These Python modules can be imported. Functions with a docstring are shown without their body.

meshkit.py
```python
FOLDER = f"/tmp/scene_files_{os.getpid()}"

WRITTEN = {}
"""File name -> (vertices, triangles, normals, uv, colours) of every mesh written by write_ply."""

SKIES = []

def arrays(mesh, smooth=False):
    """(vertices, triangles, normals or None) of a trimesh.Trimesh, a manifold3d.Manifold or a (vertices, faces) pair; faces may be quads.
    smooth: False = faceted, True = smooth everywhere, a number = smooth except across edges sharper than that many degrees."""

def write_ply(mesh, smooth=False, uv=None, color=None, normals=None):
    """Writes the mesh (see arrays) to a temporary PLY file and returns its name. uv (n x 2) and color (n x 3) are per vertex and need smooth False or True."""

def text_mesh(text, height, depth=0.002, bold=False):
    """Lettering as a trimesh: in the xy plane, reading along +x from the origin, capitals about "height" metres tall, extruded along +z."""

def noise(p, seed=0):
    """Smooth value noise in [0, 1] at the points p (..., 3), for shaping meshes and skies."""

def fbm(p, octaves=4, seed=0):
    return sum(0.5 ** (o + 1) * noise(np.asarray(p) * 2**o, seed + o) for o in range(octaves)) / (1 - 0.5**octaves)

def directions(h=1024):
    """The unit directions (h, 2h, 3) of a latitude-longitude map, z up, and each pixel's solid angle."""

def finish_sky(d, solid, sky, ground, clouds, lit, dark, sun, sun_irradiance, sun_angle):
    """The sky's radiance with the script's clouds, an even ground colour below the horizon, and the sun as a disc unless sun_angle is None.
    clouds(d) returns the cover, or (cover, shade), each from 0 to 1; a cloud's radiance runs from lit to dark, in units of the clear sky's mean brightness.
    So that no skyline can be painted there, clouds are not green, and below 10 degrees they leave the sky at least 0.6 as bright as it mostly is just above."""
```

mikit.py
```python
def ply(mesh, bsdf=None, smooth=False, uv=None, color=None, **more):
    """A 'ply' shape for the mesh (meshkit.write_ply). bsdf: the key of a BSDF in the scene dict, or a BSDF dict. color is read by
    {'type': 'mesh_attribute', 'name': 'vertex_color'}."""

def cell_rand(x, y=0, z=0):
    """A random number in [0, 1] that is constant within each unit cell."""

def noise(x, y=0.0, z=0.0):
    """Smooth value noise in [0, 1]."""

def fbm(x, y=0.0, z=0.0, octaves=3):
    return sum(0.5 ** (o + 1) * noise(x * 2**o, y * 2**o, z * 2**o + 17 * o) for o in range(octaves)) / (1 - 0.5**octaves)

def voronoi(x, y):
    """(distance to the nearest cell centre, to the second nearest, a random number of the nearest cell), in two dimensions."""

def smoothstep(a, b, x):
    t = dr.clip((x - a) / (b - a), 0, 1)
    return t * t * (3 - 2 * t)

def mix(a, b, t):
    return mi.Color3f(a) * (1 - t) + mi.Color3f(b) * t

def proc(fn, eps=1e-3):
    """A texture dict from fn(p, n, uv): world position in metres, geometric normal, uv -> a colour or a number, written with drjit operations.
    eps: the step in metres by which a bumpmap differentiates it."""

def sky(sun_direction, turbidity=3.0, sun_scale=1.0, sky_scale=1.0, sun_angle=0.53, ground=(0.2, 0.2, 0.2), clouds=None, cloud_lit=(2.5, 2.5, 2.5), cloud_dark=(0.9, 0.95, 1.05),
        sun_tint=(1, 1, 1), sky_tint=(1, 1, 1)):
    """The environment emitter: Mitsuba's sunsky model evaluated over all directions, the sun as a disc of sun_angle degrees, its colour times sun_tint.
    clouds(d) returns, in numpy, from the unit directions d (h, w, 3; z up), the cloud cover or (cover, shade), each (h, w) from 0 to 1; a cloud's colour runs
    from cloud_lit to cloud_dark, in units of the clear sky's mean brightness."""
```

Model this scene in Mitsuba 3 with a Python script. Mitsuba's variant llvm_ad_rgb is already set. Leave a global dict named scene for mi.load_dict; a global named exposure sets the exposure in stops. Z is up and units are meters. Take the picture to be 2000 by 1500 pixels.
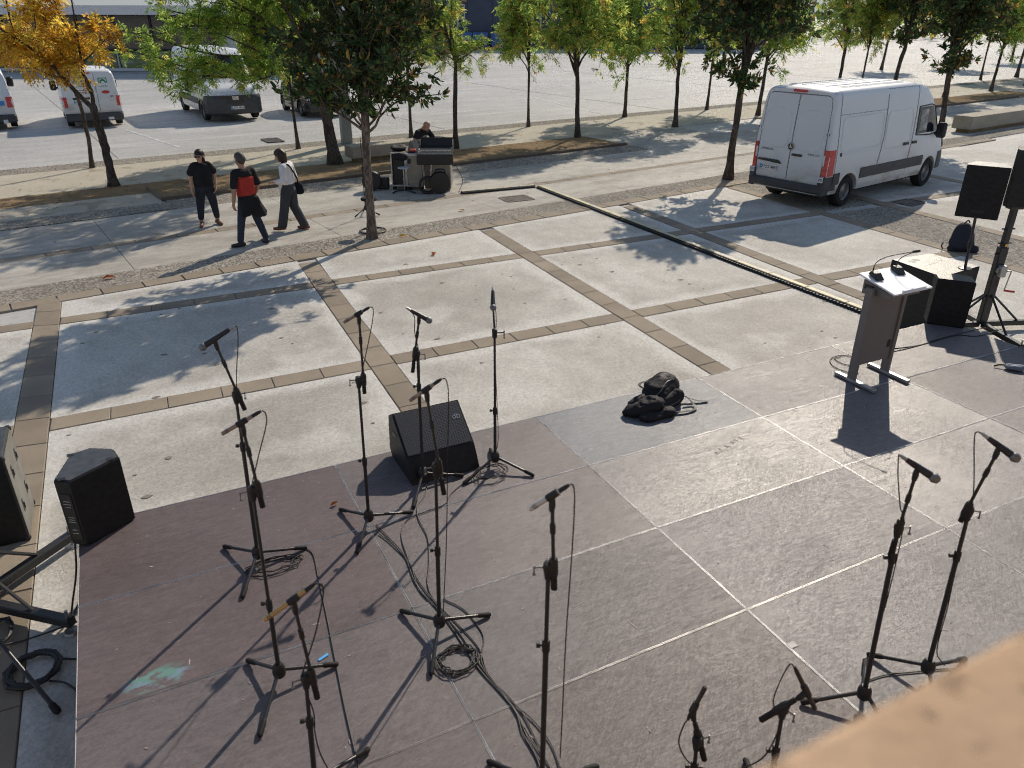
import math, random
import numpy as np
import trimesh
import mitsuba as mi
import drjit as dr
import mikit, meshkit
import manifold3d as m3
from shapely.geometry import Polygon
from shapely import affinity
mi.set_variant('llvm_ad_rgb') if mi.variant() is None else None
T4 = mi.ScalarTransform4f
scene, labels = {'type': 'scene'}, {}
# ---------------------------------------------------------------- camera, sky, exposure
CAM = np.array([0.84903, -5.78875, 4.17960])
FWD = np.array([0.40136878, 0.80352397, -0.43960475])
UP = np.array([0.19434907, 0.39431611, 0.89818887])
scene['camera'] = {'type': 'thinlens', 'to_world': T4().look_at(CAM.tolist(), (CAM + FWD).tolist(), UP.tolist()),
                   'fov': math.degrees(2 * math.atan(1000 / 1485.932)), 'fov_axis': 'x', 'aperture_radius': 0.0048, 'focus_distance': 9.0,
                   'near_clip': 0.02, 'far_clip': 3000.0}
SUN_AZ, SUN_EL = math.radians(50.0), math.radians(37.0)
SUN = [math.sin(SUN_AZ) * math.cos(SUN_EL), math.cos(SUN_AZ) * math.cos(SUN_EL), math.sin(SUN_EL)]
scene['sky'] = mikit.sky(SUN, turbidity=3, ground=(0.3, 0.29, 0.27), sun_tint=(0.89, 0.975, 1.14),
                           clouds=lambda d: 0.2 + 0.65 * np.exp(-np.maximum(d[..., 2], 0) / 0.16), cloud_lit=(1.30, 1.32, 1.36))
exposure = 1.72
labels['sky'] = {'kind': 'structure', 'label': 'pale clear sky above the far buildings'}
# ---------------------------------------------------------------- helpers
rng = np.random.default_rng(7)
def A(v): return np.asarray(v, float)
def nrm(v): v = A(v); return v / max(np.linalg.norm(v), 1e-12)
USED = {}
def numbered(k):
    n = USED.get(k, -1) + 1; USED[k] = n
    return k if n == 0 else '%s_%03d' % (k, n)
def thing(name, label, cat=None, group=None, kind=None):
    k = numbered(name); labels[k] = {'label': label}
    if cat: labels[k]['category'] = cat
    if group: labels[k]['group'] = group
    if kind: labels[k]['kind'] = kind
    return k
def part(parent, name, mesh, bsdf, smooth=False, label=None, kind=None, **kw):
    k = numbered(parent + '__' + name)
    scene[k] = mesh if isinstance(mesh, dict) else mikit.ply(mesh, bsdf, smooth=smooth, **kw)
    if label or kind:
        labels[k] = {}
        if label: labels[k]['label'] = label
        if kind: labels[k]['kind'] = kind
    return k
def solo(name, mesh, bsdf, label, cat=None, group=None, kind=None, smooth=False, **kw):
    k = thing(name, label, cat, group, kind); scene[k] = mikit.ply(mesh, bsdf, smooth=smooth, **kw); return k
def tm(v, f): return trimesh.Trimesh(A(v), np.asarray(f), process=False)
def cat(ms): return trimesh.util.concatenate([m for m in ms])
def xf(mesh, M):
    m = mesh.copy(); m.apply_transform(M)
    return m
def Mat(loc=(0, 0, 0), rz=0, rx=0, ry=0, s=1):
    M = np.eye(4); cz, sz = math.cos(rz), math.sin(rz)
    Rz = np.array([[cz, -sz, 0], [sz, cz, 0], [0, 0, 1.]]); cx, sx = math.cos(rx), math.sin(rx)
    Rx = np.array([[1, 0, 0], [0, cx, -sx], [0, sx, cx]]); cy, sy = math.cos(ry), math.sin(ry)
    Ry = np.array([[cy, 0, sy], [0, 1, 0], [-sy, 0, cy]])
    M[:3, :3] = Rz @ Rx @ Ry * s; M[:3, 3] = loc
    return M
def frame_z(d, up=(0, 0, 1)):
    "rotation whose z axis is d"
    z = nrm(d); up = A(up)
    if abs(np.dot(z, up)) > 0.98: up = A((1, 0, 0))
    x = nrm(np.cross(up, z)); y = np.cross(z, x)
    M = np.eye(4); M[:3, 0], M[:3, 1], M[:3, 2] = x, y, z
    return M
def box(sx, sy, sz, c=(0, 0, 0), b=0.0):
    "chamfered box, centred on c"
    if b <= 0:
        m = trimesh.creation.box((sx, sy, sz)); m.apply_translation(c); return m
    h = A((sx, sy, sz)) / 2; b = min(b, h.min() * 0.8); pts = []
    for s in np.array(np.meshgrid([-1, 1], [-1, 1], [-1, 1])).T.reshape(-1, 3):
        for k in range(3):
            p = h - b; p = p.copy(); p[k] = h[k]; pts.append(s * p + A(c))
    return trimesh.convex.convex_hull(A(pts))
def hull(pts): return trimesh.convex.convex_hull(A(pts))
def tube(path, r, n=8, cap=True):
    P = A(path); k = len(P); r = np.broadcast_to(A(r), (k,))
    t = np.gradient(P, axis=0); t /= np.maximum(np.linalg.norm(t, axis=1, keepdims=True), 1e-9)
    u = np.cross(t[0], (0, 0, 1) if abs(t[0][2]) < 0.9 else (1, 0, 0)); u = nrm(u)
    a = np.arange(n) / n * 2 * np.pi; V = []
    for i in range(k):
        u = nrm(u - t[i] * np.dot(u, t[i])); w = np.cross(t[i], u)
        V.append(P[i] + r[i] * (np.cos(a)[:, None] * u + np.sin(a)[:, None] * w))
    V = np.concatenate(V); F = []
    for i in range(k - 1):
        for j in range(n):
            p, q = i * n + j, i * n + (j + 1) % n
            F += [(p, q, q + n), (p, q + n, p + n)]
    if cap:
        V = np.vstack([V, P[0], P[-1]]); c0, c1 = k * n, k * n + 1
        for j in range(n):
            F += [(c0, (j + 1) % n, j), (c1, (k - 1) * n + j, (k - 1) * n + (j + 1) % n)]
    return tm(V, F)
def rod(a, b, r, r2=None, n=10):
    return tube([a, b], [r, r if r2 is None else r2], n)
def lathe(prof, n=20):
    "prof: (r, z) pairs, about z, closed with its ends on or near the axis"
    P = A(prof); a = np.arange(n) / n * 2 * np.pi
    V = np.concatenate([np.stack([r * np.cos(a), r * np.sin(a), np.full(n, z)], 1) for r, z in P]); F = []
    for i in range(len(P) - 1):
        for j in range(n):
            p, q = i * n + j, i * n + (j + 1) % n
            F += [(p, q, q + n), (p, q + n, p + n)]
    return tm(V, F)
def along(mesh, a, d, up=(0, 0, 1)):
    M = frame_z(d, up); M[:3, 3] = a
    return xf(mesh, M)
def bez(pts, n=24):
    "Catmull-Rom curve through pts"
    P = A(pts); P = np.vstack([2 * P[0] - P[1], P, 2 * P[-1] - P[-2]]); out = []
    m = len(P) - 3; per = max(2, n // m)
    for i in range(m):
        p0, p1, p2, p3 = P[i:i + 4]
        for t in np.arange(per) / per:
            out.append(0.5 * (2 * p1 + (p2 - p0) * t + (2 * p0 - 5 * p1 + 4 * p2 - p3) * t * t + (3 * p1 - p0 - 3 * p2 + p3) * t ** 3))
    return A(out + [P[-2]])
def prism(poly, h, z0=0.0):
    "extrude a 2-D outline (list of xy) upwards"
    g = poly if hasattr(poly, 'exterior') else Polygon(poly)
    m = trimesh.creation.extrude_polygon(g, h, engine='earcut'); m.apply_translation((0, 0, z0)); return m
def rrect(w, h, r, n=5):
    "rounded rectangle outline about the origin"
    out = []
    for cx, cy, a0 in ((w / 2 - r, h / 2 - r, 0), (-w / 2 + r, h / 2 - r, 90), (-w / 2 + r, -h / 2 + r, 180), (w / 2 - r, -h / 2 + r, 270)):
        for k in range(n):
            a = math.radians(a0 + 90 * k / (n - 1)); out.append((cx + r * math.cos(a), cy + r * math.sin(a)))
    return out
def sphere(c, r, sub=2, scale=(1, 1, 1)):
    m = trimesh.creation.icosphere(subdivisions=sub, radius=1.0); m.apply_scale(A(scale) * r); m.apply_translation(c); return m
def blob(segs, edge=0.03, it=6):
    "one smooth skin round bones: segs of (a, ra, b, rb)"
    def ball(c, r):
        s = trimesh.creation.icosphere(subdivisions=2, radius=1.0); return A(c) + s.vertices * A(r)
    out = m3.Manifold()
    parts = []
    for a, ra, b, rb in segs:
        h = hull(np.vstack([ball(a, ra), ball(b, rb)]))
        parts.append(m3.Manifold(m3.Mesh(np.asarray(h.vertices, np.float32), np.asarray(h.faces, np.uint32))))
    out = m3.Manifold.batch_boolean(parts, m3.OpType.Add).refine_to_length(edge)
    m = out.to_mesh(); t = trimesh.Trimesh(m.vert_properties[:, :3], m.tri_verts, process=True)
    trimesh.smoothing.filter_taubin(t, lamb=0.5, nu=0.51, iterations=it)
    return t
def text_on(s, h, origin, xdir, ydir, bold=True, depth=0.003, centre=True):
    "lettering laid on a surface: xdir reads right, ydir up"
    m = meshkit.text_mesh(s, h, depth, bold); x, y = nrm(xdir), nrm(ydir); z = np.cross(x, y)
    if centre: m.apply_translation((-m.bounds[:, 0].mean(), -m.bounds[:, 1].mean(), 0))
    M = np.eye(4); M[:3, 0], M[:3, 1], M[:3, 2], M[:3, 3] = x, y, z, origin
    return xf(m, M)
# street frame: u along the street, v across it, away from the stage
SC, SS = 0.98893, 0.14834
def uv(u, v): return (u * SC - v * SS, u * SS + v * SC)
# ---------------------------------------------------------------- materials
def two(b): return {'type': 'twosided', 'bsdf': b}
def rgb(c): return {'type': 'rgb', 'value': [float(x) for x in c]}
def pbr(name, col, rough=0.6, metal=0.0, spec=0.5, bump=None, bscale=0.01, eps=2e-3, **kw):
    b = {'type': 'principled', 'base_color': rgb(col) if isinstance(col, (tuple, list)) else col,
         'roughness': float(rough) if not isinstance(rough, dict) else rough, 'metallic': metal, 'specular': spec, **kw}
    if bump is not None: b = {'type': 'bumpmap', 'arbitrary': mikit.proc(bump, eps), 'scale': bscale, 'bsdf': b}
    scene[name] = two(b)
N, FB, SM, MX = mikit.noise, mikit.fbm, mikit.smoothstep, mikit.mix
def concrete_col(p, n, uv):
    a = FB(p.x * 0.6, p.y * 0.6, 3.1, 4); b = FB(p.x * 4, p.y * 4, 7.7, 3); c = N(p.x * 90, p.y * 90, 1.3); d = N(p.x * 38, p.y * 38, 5.1)
    g = MX((0.36, 0.34, 0.305), (0.54, 0.522, 0.478), SM(0.25, 0.75, a * 0.65 + b * 0.35))
    pale = SM(0.56, 0.72, FB(p.x * 1.3 + 9, p.y * 1.3, 2.2, 4)); q = p.x - 0.03 * p.y
    e = dr.minimum(dr.abs(p.y - 3.22) - 0.17, dr.minimum(dr.abs(p.y - 6.78) - 0.17, dr.abs(-p.x * SS + p.y * SC - 7.7)))
    for xc in (-0.65, 3.30, 7.21, 11.19): e = dr.minimum(e, dr.abs(q - xc) - 0.17)
    edge = SM(0.30, 0.0, e - 0.42 * (FB(p.x * 2.2, p.y * 2.2, 6.1, 3) - 0.42))
    g = MX(g, (0.62, 0.605, 0.565), dr.maximum(pale * 0.5, edge * 0.8))
    return g * (0.72 + 0.34 * c + 0.22 * (d - 0.5))
def slab_bump(p, n, uv): return 0.6 * N(p.x * 70, p.y * 70, 0.2) + 0.4 * N(p.x * 25, p.y * 25, 0.7)
pbr('m_slab', mikit.proc(concrete_col), 0.75, spec=0.35, bump=slab_bump, bscale=0.006)
def pale_col(p, n, uv):
    a = FB(p.x * 5, p.y * 5, 1.7, 4); c = N(p.x * 80, p.y * 80, 2.3)
    return MX((0.42, 0.40, 0.35), (0.66, 0.64, 0.59), SM(0.3, 0.7, a)) * (0.8 + 0.3 * c)
pbr('m_pale', mikit.proc(pale_col), 0.8, spec=0.3, bump=slab_bump, bscale=0.006)
def stone_var(base):
    def f(p, n, uv):
        a = FB(p.x * 3, p.y * 3, p.z * 3, 3); c = N(p.x * 120, p.y * 120, p.z * 120)
        return mi.Color3f(base) * (0.72 + 0.34 * a + 0.22 * c)
    return f
for i, c in enumerate(((0.255, 0.212, 0.162), (0.232, 0.194, 0.150), (0.275, 0.230, 0.178))):
    pbr('m_stone%d' % i, mikit.proc(stone_var(c)), 0.8, spec=0.25)
def agg_col(p, n, uv):
    a = N(p.x * 34, p.y * 34, 0.4); b = N(p.x * 60 + 5, p.y * 60, 2.4); g = FB(p.x * 0.8, p.y * 0.8, 5, 3)
    return MX((0.13, 0.115, 0.095), (0.46, 0.42, 0.36), SM(0.3, 0.78, 0.55 * a + 0.45 * b)) * (0.8 + 0.4 * g)
pbr('m_agg', mikit.proc(agg_col), 0.85, spec=0.3, bump=lambda p, n, uv: N(p.x * 45, p.y * 45, 0.3), bscale=0.02)
def road_col(p, n, uv):
    u, v = p.x * SC + p.y * SS, -p.x * SS + p.y * SC
    a = FB(u * 0.35, v * 1.2, 0.5, 4); b = FB(u * 3, v * 6, 2.5, 3); c = N(p.x * 70, p.y * 70, 0.6)
    return MX((0.29, 0.272, 0.24), (0.46, 0.437, 0.39), SM(0.3, 0.72, 0.6 * a + 0.4 * b)) * (0.78 + 0.36 * c)
pbr('m_road', mikit.proc(road_col), 0.75, spec=0.35, bump=slab_bump, bscale=0.004)
def lot_col(p, n, uv):
    u, v = p.x * SC + p.y * SS, -p.x * SS + p.y * SC
    a = FB(u * 0.10, v * 0.22, 0.5, 4); b = FB(u * 1.1, v * 3.0, 2.5, 3); c = N(p.x * 16, p.y * 22, 0.6); st = FB(u * 0.25, v * 2.2, 8.5, 3)
    g = MX((0.33, 0.325, 0.312), (0.47, 0.465, 0.45), SM(0.28, 0.75, 0.5 * a + 0.3 * b + 0.2 * st))
    return MX(g, (0.50, 0.49, 0.455), SM(0.60, 0.72, st) * 0.5) * (0.82 + 0.32 * c)
pbr('m_lot', mikit.proc(lot_col), 0.7, spec=0.4, bump=lambda p, n, uv: N(p.x * 20, p.y * 20, 0.2), bscale=0.004, eps=6e-3)
def walk_col(p, n, uv):
    a = FB(p.x * 0.9, p.y * 0.9, 0.5, 4); c = N(p.x * 50, p.y * 50, 0.6); d = SM(0.6, 0.72, FB(p.x * 2.1, p.y * 2.1, 4.5, 3))
    return MX(MX((0.36, 0.325, 0.26), (0.48, 0.44, 0.36), a), (0.26, 0.21, 0.15), d * 0.6) * (0.8 + 0.3 * c)
pbr('m_walk', mikit.proc(walk_col), 0.8, spec=0.3)
def dirt_col(p, n, uv):
    a = FB(p.x * 2, p.y * 2, 0.5, 4); c = N(p.x * 40, p.y * 40, 0.6)
    return MX((0.17, 0.115, 0.07), (0.33, 0.24, 0.14), a) * (0.65 + 0.6 * c)
pbr('m_dirt', mikit.proc(dirt_col), 0.95, spec=0.1, bump=lambda p, n, uv: FB(p.x * 22, p.y * 22, 0.2, 3), bscale=0.03)
pbr('m_paint', mikit.proc(lambda p, n, uv: MX((0.42, 0.415, 0.40), (0.56, 0.555, 0.54), SM(0.42, 0.68, FB(p.x * 3, p.y * 3, 1, 4)))), 0.7)
pbr('m_grate', mikit.proc(lambda p, n, uv: mi.Color3f(0.10, 0.085, 0.08) * (0.6 + 0.8 * N(p.x * 9, p.y * 9, 0))), 0.6, 0.3)
pbr('m_joint', (0.13, 0.115, 0.095), 0.95)
def deck(seed, tint, rbase):
    def col(p, n, uv):
        g = FB(p.x * 9 + seed, p.y * 42, seed, 3); m = FB(p.x * 0.9 + seed, p.y * 1.3, 1.5, 4); s = N(p.x * 26 + seed, p.y * 210, seed)
        k = N(p.x * 70 + seed, p.y * 420, seed) * N(p.x * 17, p.y * 60, seed + 2)
        w = SM(0.73, 0.80, FB(p.x * 6.5 + seed * 3, p.y * 6.5, 4.5, 4)) * N(p.x * 55, p.y * 55, 9.0)
        return MX(mi.Color3f(tint) * (0.62 + 0.5 * m + 0.22 * g + 0.16 * s + 0.4 * (k - 0.25) + 0.2 * (N(p.x * 95, p.y * 150, seed) - 0.5)), (0.26, 0.235, 0.23), w * 0.55)
    def rough(p, n, uv):
        g = FB(p.x * 12 + seed, p.y * 60, seed, 3); m = FB(p.x * 1.7, p.y * 1.7 + seed, 3.5, 3)
        sc = SM(0.50, 0.56, N(p.x * 30 + 60 * N(p.x * 1.1, p.y * 1.1, seed), p.y * 190, 2.0))
        return rbase + 0.05 * (g - 0.5) + 0.05 * (m - 0.5) + 0.06 * sc
    def bump(p, n, uv):
        f = N(p.x * 55 + seed, p.y * 330, 0.0)
        a = 0.8; sx = N((p.x * math.cos(a) + p.y * math.sin(a)) * 18, (p.y * math.cos(a) - p.x * math.sin(a)) * 230, seed)
        a = -0.5; sy = N((p.x * math.cos(a) + p.y * math.sin(a)) * 14, (p.y * math.cos(a) - p.x * math.sin(a)) * 200, seed + 4)
        return 0.45 * f + 0.3 * sx + 0.25 * sy
    return col, rough, bump
DECK = [(3.0, (0.104, 0.081, 0.083), 0.54, 0.55), (11.0, (0.110, 0.093, 0.097), 0.56, 0.75), (23.0, (0.104, 0.094, 0.100), 0.56, 0.85), (37.0, (0.114, 0.108, 0.117), 0.60, 0.95), (51.0, (0.122, 0.132, 0.153), 0.58, 0.8), (63.0, (0.106, 0.096, 0.101), 0.62, 0.85), (71.0, (0.116, 0.109, 0.117), 0.54, 0.95), (87.0, (0.102, 0.088, 0.091), 0.58, 0.65)]
def deck_mask(p, n, uv):
    a = N(p.x * 55, p.y * 260, 1.5); b = N(p.x * 120, p.y * 210, 4.0); q = 0.7; c = N((p.x * math.cos(q) + p.y * math.sin(q)) * 24, (p.y * math.cos(q) - p.x * math.sin(q)) * 230, 2.0); w = FB(p.x * 1.5, p.y * 1.5, 8.0, 3)
    return 0.52 * SM(0.42, 0.66, 0.36 * a + 0.34 * b + 0.30 * c + 0.25 * (w - 0.5))
for i, (s, t, rb, sp) in enumerate(DECK):
    c, r, b = deck(s, t, rb)
    A_ = {'type': 'principled', 'base_color': mikit.proc(c), 'roughness': mikit.proc(r), 'specular': sp}
    B_ = {'type': 'principled', 'base_color': mikit.proc((lambda c_: lambda p, n, uv: c_(p, n, uv) * 0.8)(c)), 'roughness': 0.72, 'specular': 0.2}
    scene['m_deck%d' % i] = two({'type': 'bumpmap', 'arbitrary': mikit.proc(b, 8e-4), 'scale': 0.00015, 'bsdf': {'type': 'blendbsdf', 'weight': mikit.proc(deck_mask), 'bsdf_0': A_, 'bsdf_1': B_}})
pbr('m_alu', mikit.proc(lambda p, n, uv: mi.Color3f(0.60, 0.60, 0.61) * (0.55 + 0.6 * N(p.x * 9, p.y * 9, p.z * 9))), 0.45, 0.85)
pbr('m_black', (0.018, 0.018, 0.020), 0.42, spec=0.4)
pbr('m_blackmetal', (0.022, 0.022, 0.024), 0.33, 0.0, 0.5)
pbr('m_rubber', (0.016, 0.016, 0.016), 0.7, spec=0.3)
pbr('m_spk', mikit.proc(lambda p, n, uv: mi.Color3f(0.011, 0.012, 0.0135) * (0.7 + 0.7 * N(p.x * 30, p.y * 30, p.z * 30))), 0.5, spec=0.3)
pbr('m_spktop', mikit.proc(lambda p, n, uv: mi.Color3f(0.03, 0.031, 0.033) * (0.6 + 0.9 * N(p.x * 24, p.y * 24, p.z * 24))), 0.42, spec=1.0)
pbr('m_chrome', (0.75, 0.75, 0.76), 0.2, 1.0)
pbr('m_steel', mikit.proc(lambda p, n, uv: mi.Color3f(0.42, 0.42, 0.41) * (0.7 + 0.5 * N(p.x * 10, p.y * 10, p.z * 10))), 0.4, 0.8)
# ---------------------------------------------------------------- ground, plaza, street
def sheet(poly, z, t=0.05): return prism(poly, t, z - t)
solo('ground', tm([(-600, -300, -0.03), (900, -300, -0.03), (900, 900, -0.03), (-600, 900, -0.03)], [(0, 1, 2), (0, 2, 3)]), 'm_lot',
     'wide grey concrete parking lot beyond the trees', kind='structure')
pz = thing('plaza_paving', 'pale concrete plaza with brown stone bands between slabs', kind='structure')
# stone bands: cross bands (measured left and right edges, near and far ends), long bands
def quad_stones(a0, a1, b0, b1, L=0.645, first=0.0, gap=0.008):
    "stones between edge line a0-a1 and edge line b0-b1"
    a0, a1, b0, b1 = map(A, (a0, a1, b0, b1)); n = int(round(np.linalg.norm(a1 - a0) / L)); out = []
    t = np.linspace(0, 1, n + 1) + first / max(n, 1)
    for i in range(n):
        g = gap / 2 / np.linalg.norm(a1 - a0); s, e = t[i] + g, t[i + 1] - g; q = gap * 0.3
        w = nrm(b0 - a0) * q
        out.append([a0 + (a1 - a0) * s + w, a0 + (a1 - a0) * e + w, b0 + (b1 - b0) * e - w, b0 + (b1 - b0) * s - w])
    return out
def stone_mesh(q, z, h=0.06, b=0.006):
    q = A(q); c = q.mean(0); d = q - c; ins = c + d * (1 - b / np.abs(d).max(0).clip(0.05))
    pts = [(*p, z - h) for p in q] + [(*p, z - b) for p in q] + [(*p, z) for p in ins]
    return hull(pts)
XB = [((-0.83, -3.0), (-0.80, 8.0), (-0.47, -3.0), (-0.46, 7.9)), ((3.13, 0.0), (3.38, 8.1), (3.46, 0.0), (3.73, 8.1)),
      ((7.05, 0.0), (7.36, 8.75), (7.38, 0.0), (7.70, 8.8)), ((11.02, -1.0), (11.34, 9.3), (11.36, -1.0), (11.68, 9.35)),
      ((14.78, -1.0), (15.08, 9.95), (15.11, -1.0), (15.41, 10.0)), ((16.85, -1.0), (17.15, 10.25), (17.18, -1), (17.48, 10.3)), ((21.0, -1.0), (21.3, 10.8), (21.34, -1), (21.64, 10.9))]
k = 0
for a0, a1, b0, b1 in XB:
    for q in quad_stones(a0, a1, b0, b1):
        part(pz, 'stone', stone_mesh(q, 0.002 + 0.003 * rng.random()), 'm_stone%d' % rng.integers(3)); k += 1
def xb_at(i, y, side):
    a0, a1, b0, b1 = map(A, XB[i]); p, q = (a0, a1) if side == 0 else (b0, b1)
    return p[0] + (q[0] - p[0]) * (y - p[1]) / (q[1] - p[1])
LB = [(3.06, 3.38), (6.62, 6.93), (-0.75, -0.42)]
def band_y(j, x): return LB[j] if j != 1 else (LB[1][0] - 0.02 * (x - 4) * 0 + (0.25 if x < 1 else 0.0) * (1 - x) / 2 * 0.8, LB[1][1] + (0.2 if x < 1 else 0.0) * (1 - x) / 2 * 0.8)
for j in range(2):
    for i in range(-1, len(XB)):
        if i == 4: continue
        ya, yb = LB[j]
        x0 = xb_at(i, ya, 1) if i >= 0 else -5.0
        x1 = xb_at(i + 1, ya, 0) if i + 1 < len(XB) else 24.0
        for q in quad_stones((x0 + 0.006, ya), (x1 - 0.006, ya), (x0 + 0.006 + 0.01, yb), (x1 - 0.006 + 0.01, yb)):
            part(pz, 'stone', stone_mesh(q, 0.001 + 0.003 * rng.random()), 'm_stone%d' % rng.integers(3))
# concrete slabs fill the cells, a hair lower
rows = [(-9.0, LB[0][0]), (LB[0][1], LB[1][0]), (LB[1][1], None)]
for i in range(-1, len(XB)):
    for lo, hi in rows:
        g = 0.008
        def xl(y): return (xb_at(i, y, 1) if i >= 0 else -12.0) + g
        def xr(y): return (xb_at(i + 1, y, 0) if i + 1 < len(XB) else 27.0) - g
        if hi is None:
            yl = lambda x: (7.70 + x * SS) / SC
            q = [(xl(lo), lo + g), (xr(lo), lo + g), (xr(9), yl(xr(9)) - g), (xl(9), yl(xl(9)) - g)]
        elif i == 4: q = [(xl(lo), lo - 0.4), (xr(lo), lo - 0.4), (xr(hi), hi + 0.4 * (hi < 4)), (xl(hi), hi + 0.4 * (hi < 4))]
        else: q = [(xl(lo), lo + g), (xr(lo), lo + g), (xr(hi), hi - g), (xl(hi), hi - g)]
        part(pz, 'slab' if i != 4 else 'pebble_strip', sheet(q, -0.003 - 0.002 * rng.random() - (0.003 * rows.index((lo, hi)) if i == 4 else 0)), 'm_slab' if i != 4 else 'm_agg')
for i in range(-6, 48):      # kerb row along the street
    part(pz, 'kerb_stone', stone_mesh([uv(i * 0.65 + 0.01, 7.71), uv(i * 0.65 + 0.64, 7.71), uv(i * 0.65 + 0.64, 8.05), uv(i * 0.65 + 0.01, 8.05)], 0.004 + 0.003 * rng.random()), 'm_stone%d' % rng.integers(3))
def strip(u0, u1, v0, v1): return [uv(u0, v0), uv(u1, v0), uv(u1, v1), uv(u0, v1)]
def patch(name, polys, z, bs, label):
    solo(name, cat([sheet(q, z) for q in polys]), bs, label, kind='structure')
patch('gravel_verge', [strip(-14, 40, 8.06, 8.84), strip(3.8, 19.2, 13.3, 14.42), strip(-14, 3.8, 13.4, 14.2)], -0.004, 'm_agg', 'strips of coarse exposed pebble concrete beside the street')
patch('tree_verge', [strip(-14, 120, 20.3, 21.3)], -0.004, 'm_agg', 'strip of exposed pebble concrete under the far tree row')
rd = thing('street', 'pale concrete street lane crossing behind the plaza', kind='structure')
for u in range(-14, 60, 4):
    part(rd, 'slab', sheet(strip(u + 0.006, u + 3.994, 8.85, 10.68), -0.005 - 0.002 * rng.random()), 'm_road')
    part(rd, 'slab', sheet(strip(u + 0.006, u + 3.994, 10.97, 13.29), -0.005 - 0.002 * rng.random()), 'm_road')
for i in range(-16, 70):
    part(rd, 'gutter_stone', stone_mesh([uv(i * 0.8 + 0.01, 10.69), uv(i * 0.8 + 0.79, 10.69), uv(i * 0.8 + 0.79, 10.96), uv(i * 0.8 + 0.01, 10.96)], -0.006), 'm_stone%d' % rng.integers(3))
patch('far_street', [strip(40, 130, 8.0, 14.6), strip(24, 40, 13.3, 14.6), strip(19.2, 24, 13.3, 16.9)], -0.012, 'm_road', 'street lane running on towards the right')
patch('sidewalk', [strip(-14, 130, 16.9, 20.3), strip(-14, 3.7, 14.2, 15.6)], -0.008, 'm_walk', 'sandy pavement strip between the two tree rows')
patch('planting_bed', [strip(3.7, 19.2, 14.46, 16.9), strip(29, 52, 14.7, 16.9), strip(-14, 3.7, 15.6, 16.9)], 0.0, 'm_dirt', 'bare brown earth bed with fallen leaves')
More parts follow.
